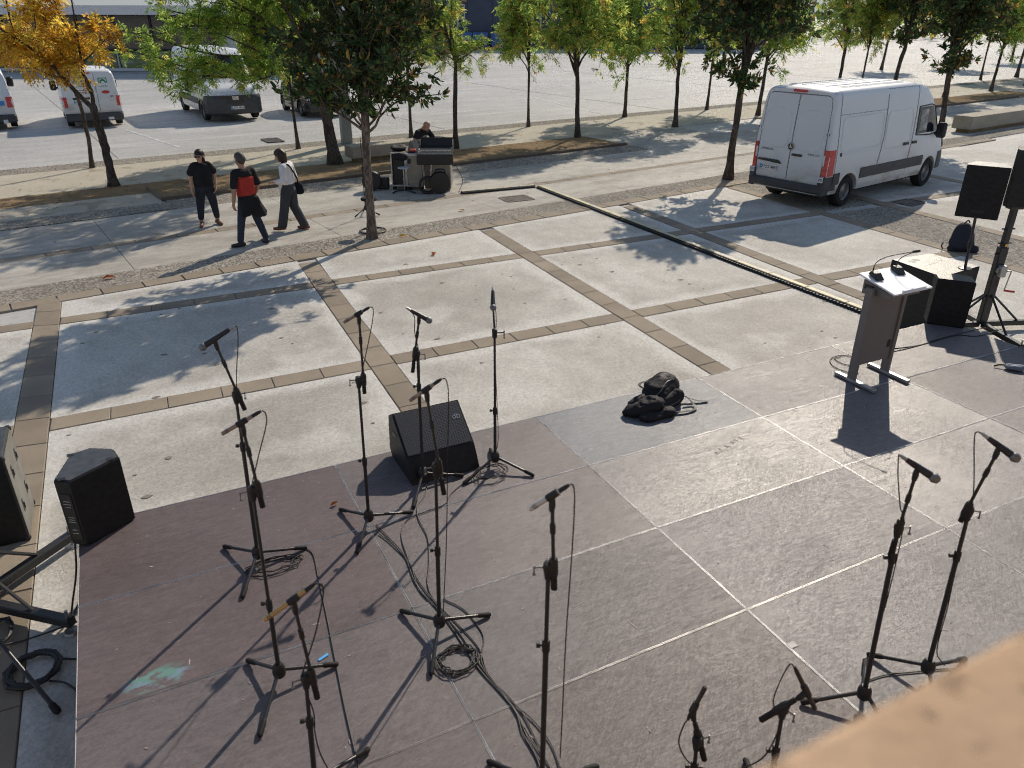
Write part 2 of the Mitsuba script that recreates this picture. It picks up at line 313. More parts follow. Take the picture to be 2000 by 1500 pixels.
patch('lot_edge_line', [strip(-30, 130, 21.32, 21.47)], -0.022, 'm_paint', 'worn white line along the lot edge')
ed = [rod((*uv(3.75, 14.44), 0.03), (*uv(19.1, 14.44), 0.03), 0.05, n=6)]
for nm, a, b in (('bed', (3.75, 14.44), (19.1, 14.44)), ('bed', (3.7, 16.0), (3.75, 14.44)), ('bed', (29.0, 14.68), (48.5, 14.68))):
    pa, pb = uv(*a), uv(*b); d = nrm(A(pb) - A(pa)); L = np.linalg.norm(A(pb) - A(pa)); m = box(L, 0.08, 0.11, (L / 2, 0, 0.025), 0.01)
    solo('bed_edging', xf(m, Mat((*pa, 0), math.atan2(d[1], d[0]))), 'm_timber',
         {0: 'long brown timber edging along the front of the earth bed behind the desk', 1: 'short timber edging closing the left end of the earth bed', 2: 'timber edging of the earth bed behind the white van'}[USED.get('bed_edging', -1) + 1], 'edging')
pbr('m_timber', mikit.proc(lambda p, n, uv: MX((0.10, 0.07, 0.05), (0.2, 0.15, 0.11), FB(p.x * 3, p.y * 3, p.z * 20, 3))), 0.85)
# lot lines, joints
def line(a, b, w=0.12):
    a, b = A(a), A(b); n = nrm((-(b - a)[1], (b - a)[0])) * w / 2; return [a - n, b - n, b + n, a + n]
patch('lot_markings', [line((21.8, 36.2), (20.9, 25.2)), line((30, 40.2), (38.5, 43.9)), line((30, 40.2), (24, 37.5)), line((38.4, 43.9), (60, 53)), line((2.7, 23.5), (1.2, 29)),
      line((26, 30), (60, 38.5)), line((44, 30), (80, 39))], -0.021, 'm_paint', 'faded white court and parking lines on the lot')
def hatch(c, rz, w, h, label):
    t = thing('drain_cover', label, 'drain cover'); M = Mat((*c, 0), rz)
    part(t, 'frame', xf(cat([box(w, 0.05, 0.03, (0, s * h / 2, -0.005)) for s in (1, -1)] + [box(0.05, h - 0.05, 0.03, (s * w / 2, 0, -0.005)) for s in (1, -1)]), M), 'm_grate')
    n = 7
    for i in range(n): part(t, 'bar', xf(box(w - 0.06, h / n * 0.6, 0.02, (0, -h / 2 + h * (i + 0.5) / n, -0.004)), M), 'm_grate')
hatch((9.45, 11.2), 0.0, 0.72, 0.55, 'dark iron drain cover in the street near the cable ramp')
hatch((5.85, 23.6), 0.1, 0.55, 0.95, 'dark iron drain cover in the lot above the walking people')
hatch((17.9, 6.6), 0.14, 0.7, 0.5, 'dark iron drain cover under the side of the white van')
def wob(a, b, w, seed, n=14):
    r = np.random.default_rng(seed); a, b = A(a), A(b); d = nrm(b - a); q = A((-d[1], d[0])); t = np.linspace(0, 1, n); off = np.cumsum(r.standard_normal(n)) * 0.03
    P = [a + (b - a) * s_ + q * o for s_, o in zip(t, off)]; return [tuple(p - q * w / 2) for p in P] + [tuple(p + q * w / 2) for p in P[::-1]]
solo('lot_joints', cat([sheet(wob(uv(u, 21.6), uv(u + 1.0, 70), 0.035, i), -0.0225) for i, u in enumerate(range(-20, 60, 12))]), 'm_joint2', 'fine dark joints and cracks in the lot surface', kind='structure')
pbr('m_joint2', (0.19, 0.185, 0.175), 0.9)
r_ = np.random.default_rng(17)
def spot(x, y, s): 
    k = 9; return [(x + s * (0.6 + 0.6 * r_.random()) * math.cos(q) * 1.5, y + s * (0.6 + 0.6 * r_.random()) * math.sin(q)) for q in np.linspace(0, 2 * math.pi, k + 1)[:-1]]
solo('ground_stains', cat([sheet(spot(3.6 + 7 * r_.random(), 0.3 + 7 * r_.random(), 0.012 + 0.03 * r_.random() ** 2), 0.0015, 0.004) for _ in range(46)] + [sheet(spot(-0.3 + 3.3 * r_.random(), 0.6 + 6 * r_.random(), 0.012 + 0.025 * r_.random() ** 2), 0.0015, 0.004) for _ in range(24)]), 'm_spot', 'small dark gum spots and stains on the plaza slabs', kind='stuff')
pbr('m_spot', (0.20, 0.18, 0.155), 0.9)
# ---------------------------------------------------------------- stage
SZ = 0.60
st = thing('stage', 'low stage of worn brown plywood panels in bright metal frames', 'stage')
for i in range(0, 5):
    for j in range(0, 6):
        x0, x1, y1, y0 = i * 2.0, i * 2.0 + 2.0, -j * 1.0, max(-j * 1.0 - 1.0, -5.55)
        dz = 0.0015 * rng.standard_normal() - 0.002
        if j == 0: mi_ = (0, 1, 4, 3, 2)[i]
        else: mi_ = (rng.choice([0, 1, 7]) if i < 1 else (rng.choice([1, 2, 5, 7]) if i < 2 else rng.choice([2, 3, 5, 6])))
        f = 0.0075
        part(st, 'panel', box(2 - 2 * f, y1 - y0 - 2 * f, 0.03, ((x0 + x1) / 2, (y0 + y1) / 2, SZ - 0.015 + dz), 0.002), 'm_deck%d' % mi_)
        fr = [box(2 - 0.004, f - 0.003, 0.09, ((x0 + x1) / 2, y, SZ - 0.045), 0.0015) for y in (y0 + f / 2 + 0.001, y1 - f / 2 - 0.001)] + \
             [box(f - 0.003, y1 - y0 - 2 * f, 0.09, (x, (y0 + y1) / 2, SZ - 0.045), 0.0015) for x in (x0 + f / 2 + 0.001, x1 - f / 2 - 0.001)]
        part(st, 'panel_frame', cat(fr), 'm_alu')
for i in range(6):
    for j in range(6):
        x = min(max(i * 2.0, 0.06), 9.94); y = min(max(-j * 1.0, -4.94), -0.06)
        part(st, 'leg', box(0.06, 0.06, SZ - 0.095, (x, y, (SZ - 0.095) / 2 + 0.002), 0.004), 'm_alu')
# ---------------------------------------------------------------- trees
def bark(c0, c1):
    return lambda p, n, uv: MX(c0, c1, SM(0.3, 0.75, 0.5 * FB(p.x * 14, p.y * 14, p.z * 3, 3) + 0.5 * N(p.x * 45, p.y * 45, p.z * 14)))
bk_bump = lambda p, n, uv: FB(p.x * 26, p.y * 26, p.z * 6, 3)
pbr('m_bark_grey', mikit.proc(bark((0.085, 0.066, 0.054), (0.22, 0.18, 0.15))), 0.9, spec=0.2, bump=bk_bump, bscale=0.03)
pbr('m_bark_dark', mikit.proc(bark((0.045, 0.036, 0.030), (0.12, 0.095, 0.078))), 0.9, spec=0.2, bump=bk_bump, bscale=0.03)
VC = {'type': 'mesh_attribute', 'name': 'vertex_color'}
scene['m_leaf'] = {'type': 'principledthin', 'base_color': VC, 'roughness': 0.5, 'diff_trans': 1.45, 'eta': 1.4}
scene['m_leaf_gloss'] = {'type': 'principledthin', 'base_color': VC, 'roughness': 0.33, 'diff_trans': 0.6, 'eta': 1.5}
def perp(d, r):
    q = r.standard_normal(d.shape); q -= d * (q * d).sum(1, keepdims=True)
    return q / np.linalg.norm(q, axis=1, keepdims=True)
def unit(v): return v / np.maximum(np.linalg.norm(v, axis=1, keepdims=True), 1e-9)
def leaves(P, D, S, L, W, col, fold=0.25, droop=0.15):
    "six-point leaves: base P, axis D, side S, length L, width W, colour col (rows)"
    n = len(P); Nn = np.cross(D, S); L = np.broadcast_to(L, n)[:, None]; W = np.broadcast_to(W, n)[:, None]
    a = P; m1 = P + D * L * 0.45 - Nn * W * fold * 0.0; tip = P + D * L - Nn * L * droop
    l1 = P + D * L * 0.42 + S * W / 2 + Nn * W * fold; r1 = P + D * L * 0.42 - S * W / 2 + Nn * W * fold
    l2 = P + D * L * 0.78 + S * W * 0.32 + Nn * (W * fold * 0.6 - L * droop * 0.5); r2 = P + D * L * 0.78 - S * W * 0.32 + Nn * (W * fold * 0.6 - L * droop * 0.5)
    V = np.stack([a, m1, tip, l1, r1, l2, r2], 1).reshape(-1, 3)
    f = np.array([(0, 1, 3), (0, 4, 1), (1, 5, 3), (1, 2, 5), (1, 4, 6), (1, 6, 2)])
    F = (f[None] + np.arange(n)[:, None, None] * 7).reshape(-1, 3)
    return V, F, np.repeat(col, 7, 0)
def diamonds(P, D, S, L, W, col):
    n = len(P); L = np.broadcast_to(L, n)[:, None]; W = np.broadcast_to(W, n)[:, None]
    V = np.stack([P, P + D * L * 0.45 + S * W / 2, P + D * L, P + D * L * 0.45 - S * W / 2], 1).reshape(-1, 3)
    F = (np.array([(0, 1, 2), (0, 2, 3)])[None] + np.arange(n)[:, None, None] * 4).reshape(-1, 3)
    return V, F, np.repeat(col, 4, 0)
def jig(path, r, amt):
    P = A(path).copy(); P[1:-1] += r.standard_normal(P[1:-1].shape) * amt; return P
def limb_curve(a, d, b, n=7):
    a, b = A(a), A(b); c = a + nrm(d) * np.linalg.norm(b - a) * 0.55; t = np.linspace(0, 1, n)[:, None]
    return (1 - t) ** 2 * a + 2 * t * (1 - t) * c + t * t * b
def inside(p, ells):
    return any((((p - A(c)) / A(r)) ** 2).sum() < 1 for c, r in ells)
def rand_in(ells, r, shell=0.55):
    w = A([np.prod(e[1]) for e in ells]); c, rr = ells[r.choice(len(ells), p=w / w.sum())]
    d = nrm(r.standard_normal(3)); return A(c) + A(rr) * d * (shell + (1 - shell) * r.random()) ** 0.7
def skeleton(trunk, rad, ells, nprim, nsec, ntwig, seed, fork=2.2, extra=(), twig_len=0.45):
    "trunk path with radii, crown ellipsoids -> trunk mesh, branch mesh, twig tips (pos, dir)"
    r = np.random.default_rng(seed); trunk = A(trunk); tr = bez(trunk, 18)
    rr = np.interp(np.linspace(0, 1, len(tr)), np.linspace(0, 1, len(rad)), rad)
    n0 = len(tr); flare = tr.copy(); rr = rr * (1 + 0.55 * np.exp(-(tr[:, 2] - tr[0, 2]) / 0.10)); rr *= 1 + 0.05 * r.standard_normal(n0)
    tr[0, 2] -= 0.06
    tmesh = [tube(jig(tr, r, rad[0] * 0.07), rr, 12)]; bm = []; tips = []
    prims = []
    for e in extra:
        P = bez(jig(e[0], r, 0.02), 14); R = np.linspace(e[1], e[1] * 0.3, len(P)); bm.append(tube(P, R, 7)); prims.append((P, R))
    hi = tr[tr[:, 2] >= fork]
    for i in range(nprim):
        s = hi[min(len(hi) - 1, int(len(hi) * (i / nprim) ** 1.25))]; tgt = rand_in(ells, r, 0.75)
        for _ in range(8):
            if tgt[2] > s[2] + 0.1: break
            tgt = rand_in(ells, r, 0.75)
        d = nrm(tgt - s) * 0.6 + A((0, 0, 0.55)); P = jig(limb_curve(s, d, tgt), r, 0.03)
        r0 = min(rad[0] * 0.38, 0.012 + 0.013 * np.linalg.norm(tgt - s)); R = np.linspace(r0, 0.008, len(P)); bm.append(tube(P, R, 6)); prims.append((P, R))
    secs = []
    for P, R in prims:
        for k in range(nsec):
            t = 0.3 + 0.7 * r.random(); q = t * (len(P) - 1); i = min(int(q), len(P) - 2); s = P[i] + (P[i + 1] - P[i]) * (q - i)
            d = nrm(P[i + 1] - P[i]); o = nrm(d * 0.7 + r.standard_normal(3) * A((1, 1, 0.7)))
            e = s + o * twig_len * 2.0 * (0.5 + 0.9 * r.random())
            for _ in range(4):
                if inside(e, ells): break
                o = nrm(o + 0.6 * nrm(A(ells[0][0]) - e)); e = s + o * twig_len * 1.6 * (0.5 + 0.7 * r.random())
            Q = jig(limb_curve(s, d + o, e, 5), r, 0.02); bm.append(tube(Q, np.linspace(0.011, 0.005, 5), 5, False)); secs.append(Q)
    for Q in secs + [P[len(P) // 2:] for P, R in prims]:
        for k in range(ntwig):
            t = (0.25 + 0.75 * r.random()) if k else 1.0; q = t * (len(Q) - 1); i = min(int(q), len(Q) - 2); s = Q[i] + (Q[i + 1] - Q[i]) * (q - i)
            d = nrm(nrm(Q[i + 1] - Q[i]) * 0.8 + r.standard_normal(3) * 0.8); e = s + d * twig_len * (0.35 + 0.65 * r.random())
            bm.append(tube([s, (s + e) / 2 + r.standard_normal(3) * 0.015, e], [0.006, 0.004, 0.003], 4, False)); tips.append((s, e))
    return cat(tmesh), cat(bm), tips
def colours(n, r, table):
    w = A([t[0] for t in table]); k = r.choice(len(table), n, p=w / w.sum()); base = A([t[1] for t in table])[k]
    return base * (0.75 + 0.5 * r.random((n, 1)))
def magnolia_leaves(tips, seed, per=9, L=0.17, W=0.068, table=None):
    r = np.random.default_rng(seed); E = A([t[1] for t in tips]); D0 = unit(E - A([t[0] for t in tips])); D0[:, 2] += 0.25; D0 = unit(D0)
    P = np.repeat(E, per, 0); D = np.repeat(D0, per, 0); back = r.random((len(P), 1)) ** 1.5 * 0.20
    P = P - D * back; Q = perp(D, r); el = np.radians(25 + 60 * r.random((len(P), 1))); dirn = unit(D * np.cos(el) + Q * np.sin(el) + A((0, 0, -0.12)))
    S = unit(np.cross(dirn, D) + 0.25 * r.standard_normal(D.shape)); S = unit(S - dirn * (S * dirn).sum(1, keepdims=True)); s = 0.7 + 0.5 * r.random(len(P))
    return leaves(P, dirn, S, L * s, W * s, colours(len(P), r, table))
def ash_leaves(tips, seed, per=3, L=0.26, leaf=0.085, wid=0.026, table=None, pairs=4):
    r = np.random.default_rng(seed); E0 = A([t[0] for t in tips]); E = A([t[1] for t in tips]); D0 = unit(E - E0)
    t = r.random((len(E) * per, 1)); P = np.repeat(E0, per, 0) * (1 - t) + np.repeat(E, per, 0) * t; D = np.repeat(D0, per, 0)
    Q = perp(D, r); d = unit(D * 0.5 + Q * 0.9 + A((0, 0, 0.1))); col = colours(len(P), r, table)
    side = unit(np.cross(d, A((0, 0, 1.0)) + 0.35 * r.standard_normal(d.shape))); nn = np.cross(side, d); Lr = L * (0.65 + 0.5 * r.random((len(P), 1)))
    Vs, Fs, Cs, o = [], [], [], 0
    for k in range(2 * pairs + 1):
        j = k // 2; tt = 0.25 + 0.75 * (j + (0 if k < 2 * pairs else 0)) / pairs; sg = 1 if k % 2 else -1
        b = P + d * Lr * tt - nn * 0 - A((0, 0, 1)) * Lr * 0.30 * tt * tt
        if k == 2 * pairs: dd = unit(d + A((0, 0, -0.6)))
        else: dd = unit(d * 0.55 + side * sg * 0.8 + A((0, 0, -0.35)) + 0.2 * r.standard_normal(d.shape))
        ss = unit(np.cross(dd, nn) + 0.3 * r.standard_normal(d.shape)); s = (0.7 + 0.5 * r.random(len(P)))
        V, F, C_ = diamonds(b, dd, ss, leaf * s, wid * s, col * (0.85 + 0.3 * r.random((len(P), 1)))); Vs.append(V); Fs.append(F + o); Cs.append(C_); o += len(V)
    return np.vstack(Vs), np.vstack(Fs), np.vstack(Cs)
def put_tree(name, label, group, skel, lv, bark_m, leaf_m, M=None):
    t = thing(name, label, 'tree', group); tw = {} if M is None else {'to_world': T4(M.tolist())}
    tmesh, bmesh, _ = skel; V, F, C_ = lv
    a = mikit.ply(tmesh, bark_m, smooth=True, **tw); b = mikit.ply(bmesh, bark_m, smooth=True, **tw); c = mikit.ply(tm(V, F), leaf_m, color=C_, **tw)
    part(t, 'trunk', a, None); part(t, 'branches', b, None); part(t, 'crown', c, None, kind='stuff')
    return (a, b, c)
def put_copy(name, label, group, dicts, M):
    t = thing(name, label, 'tree', group); tw = T4(M.tolist())
    for nm, d in zip(('trunk', 'branches', 'crown'), dicts): part(t, nm, {**d, 'to_world': tw}, None, kind='stuff' if nm == 'crown' else None)
MAG = [(6, (0.055, 0.088, 0.042)), (4, (0.080, 0.125, 0.055)), (1.0, (0.15, 0.105, 0.055)), (1.8, (0.16, 0.22, 0.07)), (0.5, (0.48, 0.30, 0.08)), (0.5, (0.22, 0.125, 0.065))]
GREEN = [(5, (0.29, 0.43, 0.10)), (4, (0.39, 0.54, 0.13)), (3, (0.51, 0.61, 0.16)), (1.2, (0.66, 0.60, 0.13)), (1.5, (0.15, 0.25, 0.06))]
MIXED = [(5, (0.33, 0.47, 0.12)), (3.5, (0.48, 0.58, 0.15)), (1.7, (0.70, 0.63, 0.15)), (0.6, (0.74, 0.53, 0.13)), (1.4, (0.16, 0.27, 0.07)), (0.3, (0.54, 0.31, 0.11))]
YELLOW = [(5, (0.74, 0.50, 0.08)), (3, (0.66, 0.38, 0.07)), (3.5, (0.82, 0.64, 0.12)), (1.5, (0.40, 0.22, 0.06)), (1.0, (0.40, 0.36, 0.06))]
GT = 'trees planted in rows beside the street'
# the magnolia in front
sk = skeleton([(5.13, 9.22, 0), (5.14, 9.21, 1.1), (5.17, 9.20, 2.16), (5.17, 9.20, 3.08), (5.15, 9.21, 4.4), (5.1, 9.2, 5.6)], [0.088, 0.080, 0.082, 0.06, 0.045, 0.02],
              [((5.15, 9.25, 3.95), (1.75, 1.55, 1.45)), ((5.2, 9.2, 5.0), (1.25, 1.2, 1.2))], 38, 8, 3, 11, 2.35,
              extra=[([(5.17, 9.20, 2.08), (4.96, 9.26, 2.28), (4.61, 9.36, 2.48), (4.17, 9.49, 2.64), (3.72, 9.6, 2.78)], 0.030), ([(5.17, 9.20, 2.12), (4.97, 9.26, 2.38), (4.69, 9.34, 2.90), (4.42, 9.42, 3.35)], 0.026),
                     ([(5.18, 9.20, 2.05), (5.36, 9.15, 2.16), (5.47, 9.12, 2.34), (5.72, 9.05, 2.57), (6.01, 8.96, 2.66), (6.6, 8.8, 2.75)], 0.030), ([(5.18, 9.20, 2.15), (5.48, 9.11, 2.48), (5.80, 9.02, 3.07), (6.06, 8.95, 3.51)], 0.026),
                     ([(5.16, 9.18, 2.12), (4.95, 8.9, 2.5), (4.6, 8.5, 2.9), (4.3, 8.2, 3.1)], 0.024), ([(5.16, 9.22, 2.15), (5.3, 9.6, 2.5), (5.5, 10.1, 2.9), (5.6, 10.4, 3.2)], 0.024)], twig_len=0.30)
put_tree('magnolia_tree', 'glossy dark magnolia with browning leaves standing nearest, at the plaza kerb', None, sk, magnolia_leaves(sk[2], 3, per=10, table=MAG), 'm_bark_grey', 'm_leaf_gloss')
# the second and third magnolia, thinner mesh
sk = skeleton([(0, 0, 0), (0.06, 0.02, 1.1), (0.18, 0.05, 2.1), (0.22, 0.05, 3.1), (0.2, 0.0, 4.4), (0.2, 0, 5.7)], [0.11, 0.095, 0.09, 0.07, 0.05, 0.02],
              [((0.15, 0.0, 3.95), (1.6, 1.6, 1.5)), ((0.2, 0.0, 5.0), (1.2, 1.2, 1.3))], 32, 7, 3, 17, 2.25, twig_len=0.30)
mag = put_tree('magnolia_tree', 'dark magnolia beside the rear left corner of the big white van', GT, sk, magnolia_leaves(sk[2], 5, per=10, L=0.19, W=0.08, table=MAG), 'm_bark_dark', 'm_leaf_gloss', Mat((15.85, 10.81, 0), 0.3))
put_copy('magnolia_tree', 'dark magnolia rising behind the cab of the big white van', GT, mag, Mat((26.6, 12.35, 0), 2.6, s=1.0))
put_copy('magnolia_tree', 'dark tree showing above the middle of the van roof', GT, mag, Mat((39.3, 24.7, 0), 4.4, s=1.15))
# the orange tree at the left, forked low
sk = skeleton([(0.52, 17.24, 0), (0.51, 17.24, 0.96), (0.46, 17.24, 1.75), (0.44, 17.24, 2.05)], [0.115, 0.10, 0.095, 0.09],
              [((-0.35, 17.3, 3.75), (1.35, 1.3, 0.95)), ((0.55, 17.25, 3.7), (0.85, 1.1, 0.9)), ((-0.2, 17.2, 4.6), (1.1, 1.1, 0.9)), ((-1.3, 17.2, 4.2), (0.9, 0.9, 0.8))], 1, 5, 3, 23, 2.0,
              extra=[([(0.44, 17.24, 1.95), (0.18, 17.24, 2.41), (-0.12, 17.23, 2.83), (-0.45, 17.23, 3.25), (-0.85, 17.22, 3.62), (-1.5, 17.2, 4.1)], 0.060), ([(0.46, 17.24, 1.98), (0.50, 17.24, 2.35), (0.42, 17.24, 2.75), (0.39, 17.24, 3.11), (0.45, 17.2, 3.63), (0.52, 17.2, 4.6)], 0.052),
                     ([(0.10, 17.24, 2.5), (-0.06, 17.3, 2.62), (-0.25, 17.4, 2.8), (-0.4, 17.6, 3.1)], 0.02), ([(0.40, 17.24, 3.0), (0.7, 17.1, 3.2), (1.0, 17.0, 3.5), (1.2, 17.0, 3.6)], 0.022), ([(0.36, 17.24, 3.05), (0.15, 17.24, 3.06), (-0.1, 17.3, 3.5), (-0.2, 17.4, 4.2)], 0.024),
                     ([(-0.45, 17.23, 3.2), (-0.4, 17.0, 3.6), (-0.3, 16.8, 4.3)], 0.024), ([(-0.3, 17.23, 3.0), (-0.7, 17.5, 3.2), (-1.1, 17.7, 3.3)], 0.022), ([(0.45, 17.2, 3.5), (0.2, 17.5, 4.0), (0.1, 17.7, 4.7)], 0.024), ([(-0.85, 17.2, 3.6), (-0.9, 17.4, 4.2), (-0.8, 17.5, 4.9)], 0.022)], twig_len=0.30)
put_tree('autumn_tree', 'orange yellow autumn tree with a leaning forked trunk', None, sk, ash_leaves(sk[2], 8, per=9, leaf=0.11, wid=0.04, table=YELLOW), 'm_bark_dark', 'm_leaf')
sk = skeleton([(0.01, 20.45, 0), (0.08, 20.45, 0.83), (0.07, 20.45, 1.82), (-0.03, 20.45, 2.23), (-0.28, 20.44, 2.6), (-0.4, 20.4, 3.6)], [0.06, 0.055, 0.05, 0.045, 0.035, 0.015],
              [((-0.4, 20.4, 3.6), (0.9, 0.9, 1.0))], 8, 4, 3, 29, 2.2, twig_len=0.30)
put_tree('thin_tree', 'thin leaning young tree behind the orange autumn tree', None, sk, ash_leaves(sk[2], 9, per=3, table=YELLOW), 'm_bark_dark', 'm_leaf')
# the big green ash spreading left
sk = skeleton([(6.64, 17.90, 0), (6.54, 17.93, 1.19), (6.43, 17.95, 2.19), (6.33, 17.98, 3.29), (6.32, 17.98, 4.6), (6.3, 18, 5.8)], [0.19, 0.155, 0.14, 0.12, 0.08, 0.03],
              [((3.6, 18.7, 3.35), (2.1, 1.6, 0.85)), ((5.6, 18.2, 3.6), (1.7, 1.6, 1.15)), ((5.2, 17.3, 5.9), (3.1, 2.5, 1.3)), ((4.4, 17.0, 4.9), (2.5, 1.7, 0.9)), ((2.5, 18.9, 3.1), (1.0, 1.0, 0.6))], 30, 6, 3, 31, 2.5,
              extra=[([(6.36, 17.97, 2.47), (5.33, 18.22, 2.96), (4.13, 18.51, 3.04), (3.23, 18.73, 3.18), (2.15, 19.0, 3.57)], 0.055), ([(6.38, 17.96, 2.19), (5.57, 18.16, 2.62), (4.32, 18.47, 2.50), (3.39, 18.7, 2.51), (2.44, 18.93, 2.39)], 0.045),
                     ([(6.32, 17.98, 3.15), (5.29, 18.23, 3.69), (4.01, 18.55, 3.94), (2.77, 18.85, 4.19)], 0.05), ([(4.13, 18.51, 3.04), (3.04, 18.78, 2.78), (2.29, 18.96, 2.99), (1.57, 19.14, 3.19)], 0.03),
                     ([(5.3, 18.2, 2.95), (4.6, 18.0, 3.3), (3.9, 17.7, 3.6), (3.2, 17.6, 3.9)], 0.03), ([(5.4, 18.2, 2.65), (4.9, 17.7, 2.5), (4.3, 17.4, 2.4)], 0.025), ([(5.3, 18.23, 3.69), (4.7, 18.8, 4.2), (3.9, 19.2, 4.6)], 0.03),
                     ([(4.3, 18.47, 2.5), (4.0, 18.9, 2.6), (3.2, 19.4, 2.9)], 0.022), ([(3.4, 18.7, 2.55), (3.0, 18.5, 2.35), (2.7, 18.4, 2.2)], 0.018), ([(5.3, 18.2, 3.0), (5.0, 18.5, 3.5), (4.6, 18.9, 3.9), (4.2, 19.1, 4.0)], 0.025)], twig_len=0.38)
put_tree('ash_tree', 'broad green ash with a thick trunk, its limbs reaching left over the vans', None, sk, ash_leaves(sk[2], 12, per=6, leaf=0.125, wid=0.042, table=GREEN), 'm_bark_dark', 'm_leaf')
# the sparse tree right of the desk
sk = skeleton([(11.07, 18.99, 0), (11.09, 18.98, 1.48), (11.14, 18.96, 2.6), (11.07, 18.99, 2.95), (10.87, 19.07, 3.63), (10.82, 19.09, 4.8)], [0.085, 0.072, 0.062, 0.05, 0.035, 0.015],
              [((10.8, 19.1, 3.6), (0.75, 0.75, 0.6)), ((10.8, 19.1, 4.6), (0.85, 0.8, 0.8))], 8, 3, 3, 37, 2.6,
              extra=[([(11.13, 18.96, 2.73), (10.77, 19.11, 3.03), (10.55, 19.2, 3.18), (10.3, 19.3, 3.2)], 0.025), ([(11.16, 18.95, 2.85), (11.45, 18.83, 2.95), (11.7, 18.7, 2.85), (11.85, 18.65, 2.6)], 0.018), ([(11.12, 18.96, 2.7), (11.61, 18.76, 3.03), (11.99, 18.61, 3.2), (12.15, 18.5, 3.05)], 0.018),
                     ([(11.12, 18.96, 2.5), (10.9, 19.1, 2.7), (10.7, 19.2, 2.75)], 0.014), ([(11.13, 18.96, 2.4), (11.3, 18.8, 2.55), (11.35, 18.8, 2.45)], 0.012)], twig_len=0.26)
put_tree('ash_tree', 'slim half bare tree with yellow leaves just right of the mixing desk', GT, sk, ash_leaves(sk[2], 13, per=8, leaf=0.115, wid=0.032, table=MIXED), 'm_bark_dark', 'm_leaf')
# row trees: four models, copied along the rows
def ash_model(seed, rx, z0, rz, table, nprim, per, lean=0.1, rad=0.10, leaf=0.10):
    r = np.random.default_rng(seed); lx, ly = r.standard_normal(2) * lean
    return skeleton([(0, 0, 0), (lx * 0.3, ly * 0.3, 1.0), (lx * 0.6, ly * 0.6, 2.0), (lx, ly, 3.0), (lx, ly, 4.4), (lx, ly, 5.6)], [rad, rad * 0.8, rad * 0.72, rad * 0.6, rad * 0.4, 0.015],
                    [((lx, ly, z0), (rx, rx, rz)), ((lx, ly, z0 + 1.0), (rx * 0.8, rx * 0.8, rz))], nprim, 7, 3, seed, 1.75, twig_len=0.36), table, per, leaf, seed
def row(mod, name, label, M):
    sk, table, per, leaf, seed = mod
    return put_tree(name, label, GT, sk, ash_leaves(sk[2], seed + 1, per=per, leaf=leaf, wid=leaf * 0.33, table=table), 'm_bark_dark', 'm_leaf', M)
A1 = row(ash_model(41, 2.0, 3.55, 1.75, MIXED, 30, 3, 0.12, 0.10, 0.15), 'ash_tree', 'bushy green and yellow tree at the end of the earth bed', Mat((16.13, 19.42, 0), 0.0))
A2 = row(ash_model(43, 1.4, 3.6, 1.5, MIXED, 17, 4, 0.1, 0.062, 0.145), 'ash_tree', 'slim green tree in the lot edge row, left of the bushy one', Mat((15.85, 22.81, 0), 0.0))
A3 = row(ash_model(45, 1.8, 3.25, 1.8, GREEN, 26, 3, 0.14, 0.085, 0.15), 'ash_tree', 'green tree in the lot edge row with leaves hanging low', Mat((21.18, 23.79, 0), 0.0))
A4 = row(ash_model(47, 1.75, 3.9, 1.6, MIXED, 25, 3, 0.16, 0.10, 0.15), 'ash_tree', 'yellow green tree left of the dark magnolia by the van', Mat((21.23, 20.24, 0), 0.0))
for d, lab, x, y, rz, s in ((A2, 'slim bright green tree right behind the nearest magnolia', 6.27, 21.30, 1.2, 1.0), (A2, 'slim yellow green tree between the mixing desk and the parking lot', 10.58, 22.08, 2.9, 1.05),
                            (A2, 'thin tree behind the dark magnolia left of the van', 26.29, 24.42, 4.0, 1.1), (A3, 'tree with a stout trunk just behind the rear of the white van', 26.95, 21.67, 1.9, 1.1),
                            (A4, 'yellow green tree above the rear half of the van roof', 36.6, 26.0, 0.7, 1.15), (A2, 'thin tree close to another above the rear half of the van roof', 37.6, 25.4, 5.1, 1.05),
                            (A4, 'thick trunked tree behind the magnolia at the van cab', 42.0, 23.43, 3.3, 1.2), (A3, 'leaning tree on the sandy pavement at the right edge', 47.8, 24.69, 2.2, 1.1),
                            (A2, 'thin far tree behind the leaning tree at the right edge', 55.6, 30.71, 0.4, 1.2), (A4, 'far tree at the right edge beyond the lot corner', 60.2, 31.1, 1.6, 1.2), (A1, 'broad far tree at the upper right corner', 78.8, 43.6, 0.9, 1.25),
                            (A1, 'far tree seen between the two dark magnolias above the van', 58.0, 41.0, 2.0, 1.2), (A3, 'far tree deep in the lot behind the van cab', 66.0, 40.0, 4.2, 1.2),
                            (A4, 'far tree at the right edge behind the stone bench', 53.5, 26.2, 4.9, 1.1)):
    put_copy('ash_tree', lab, GT, d, Mat((x, y, 0), rz, s=s))
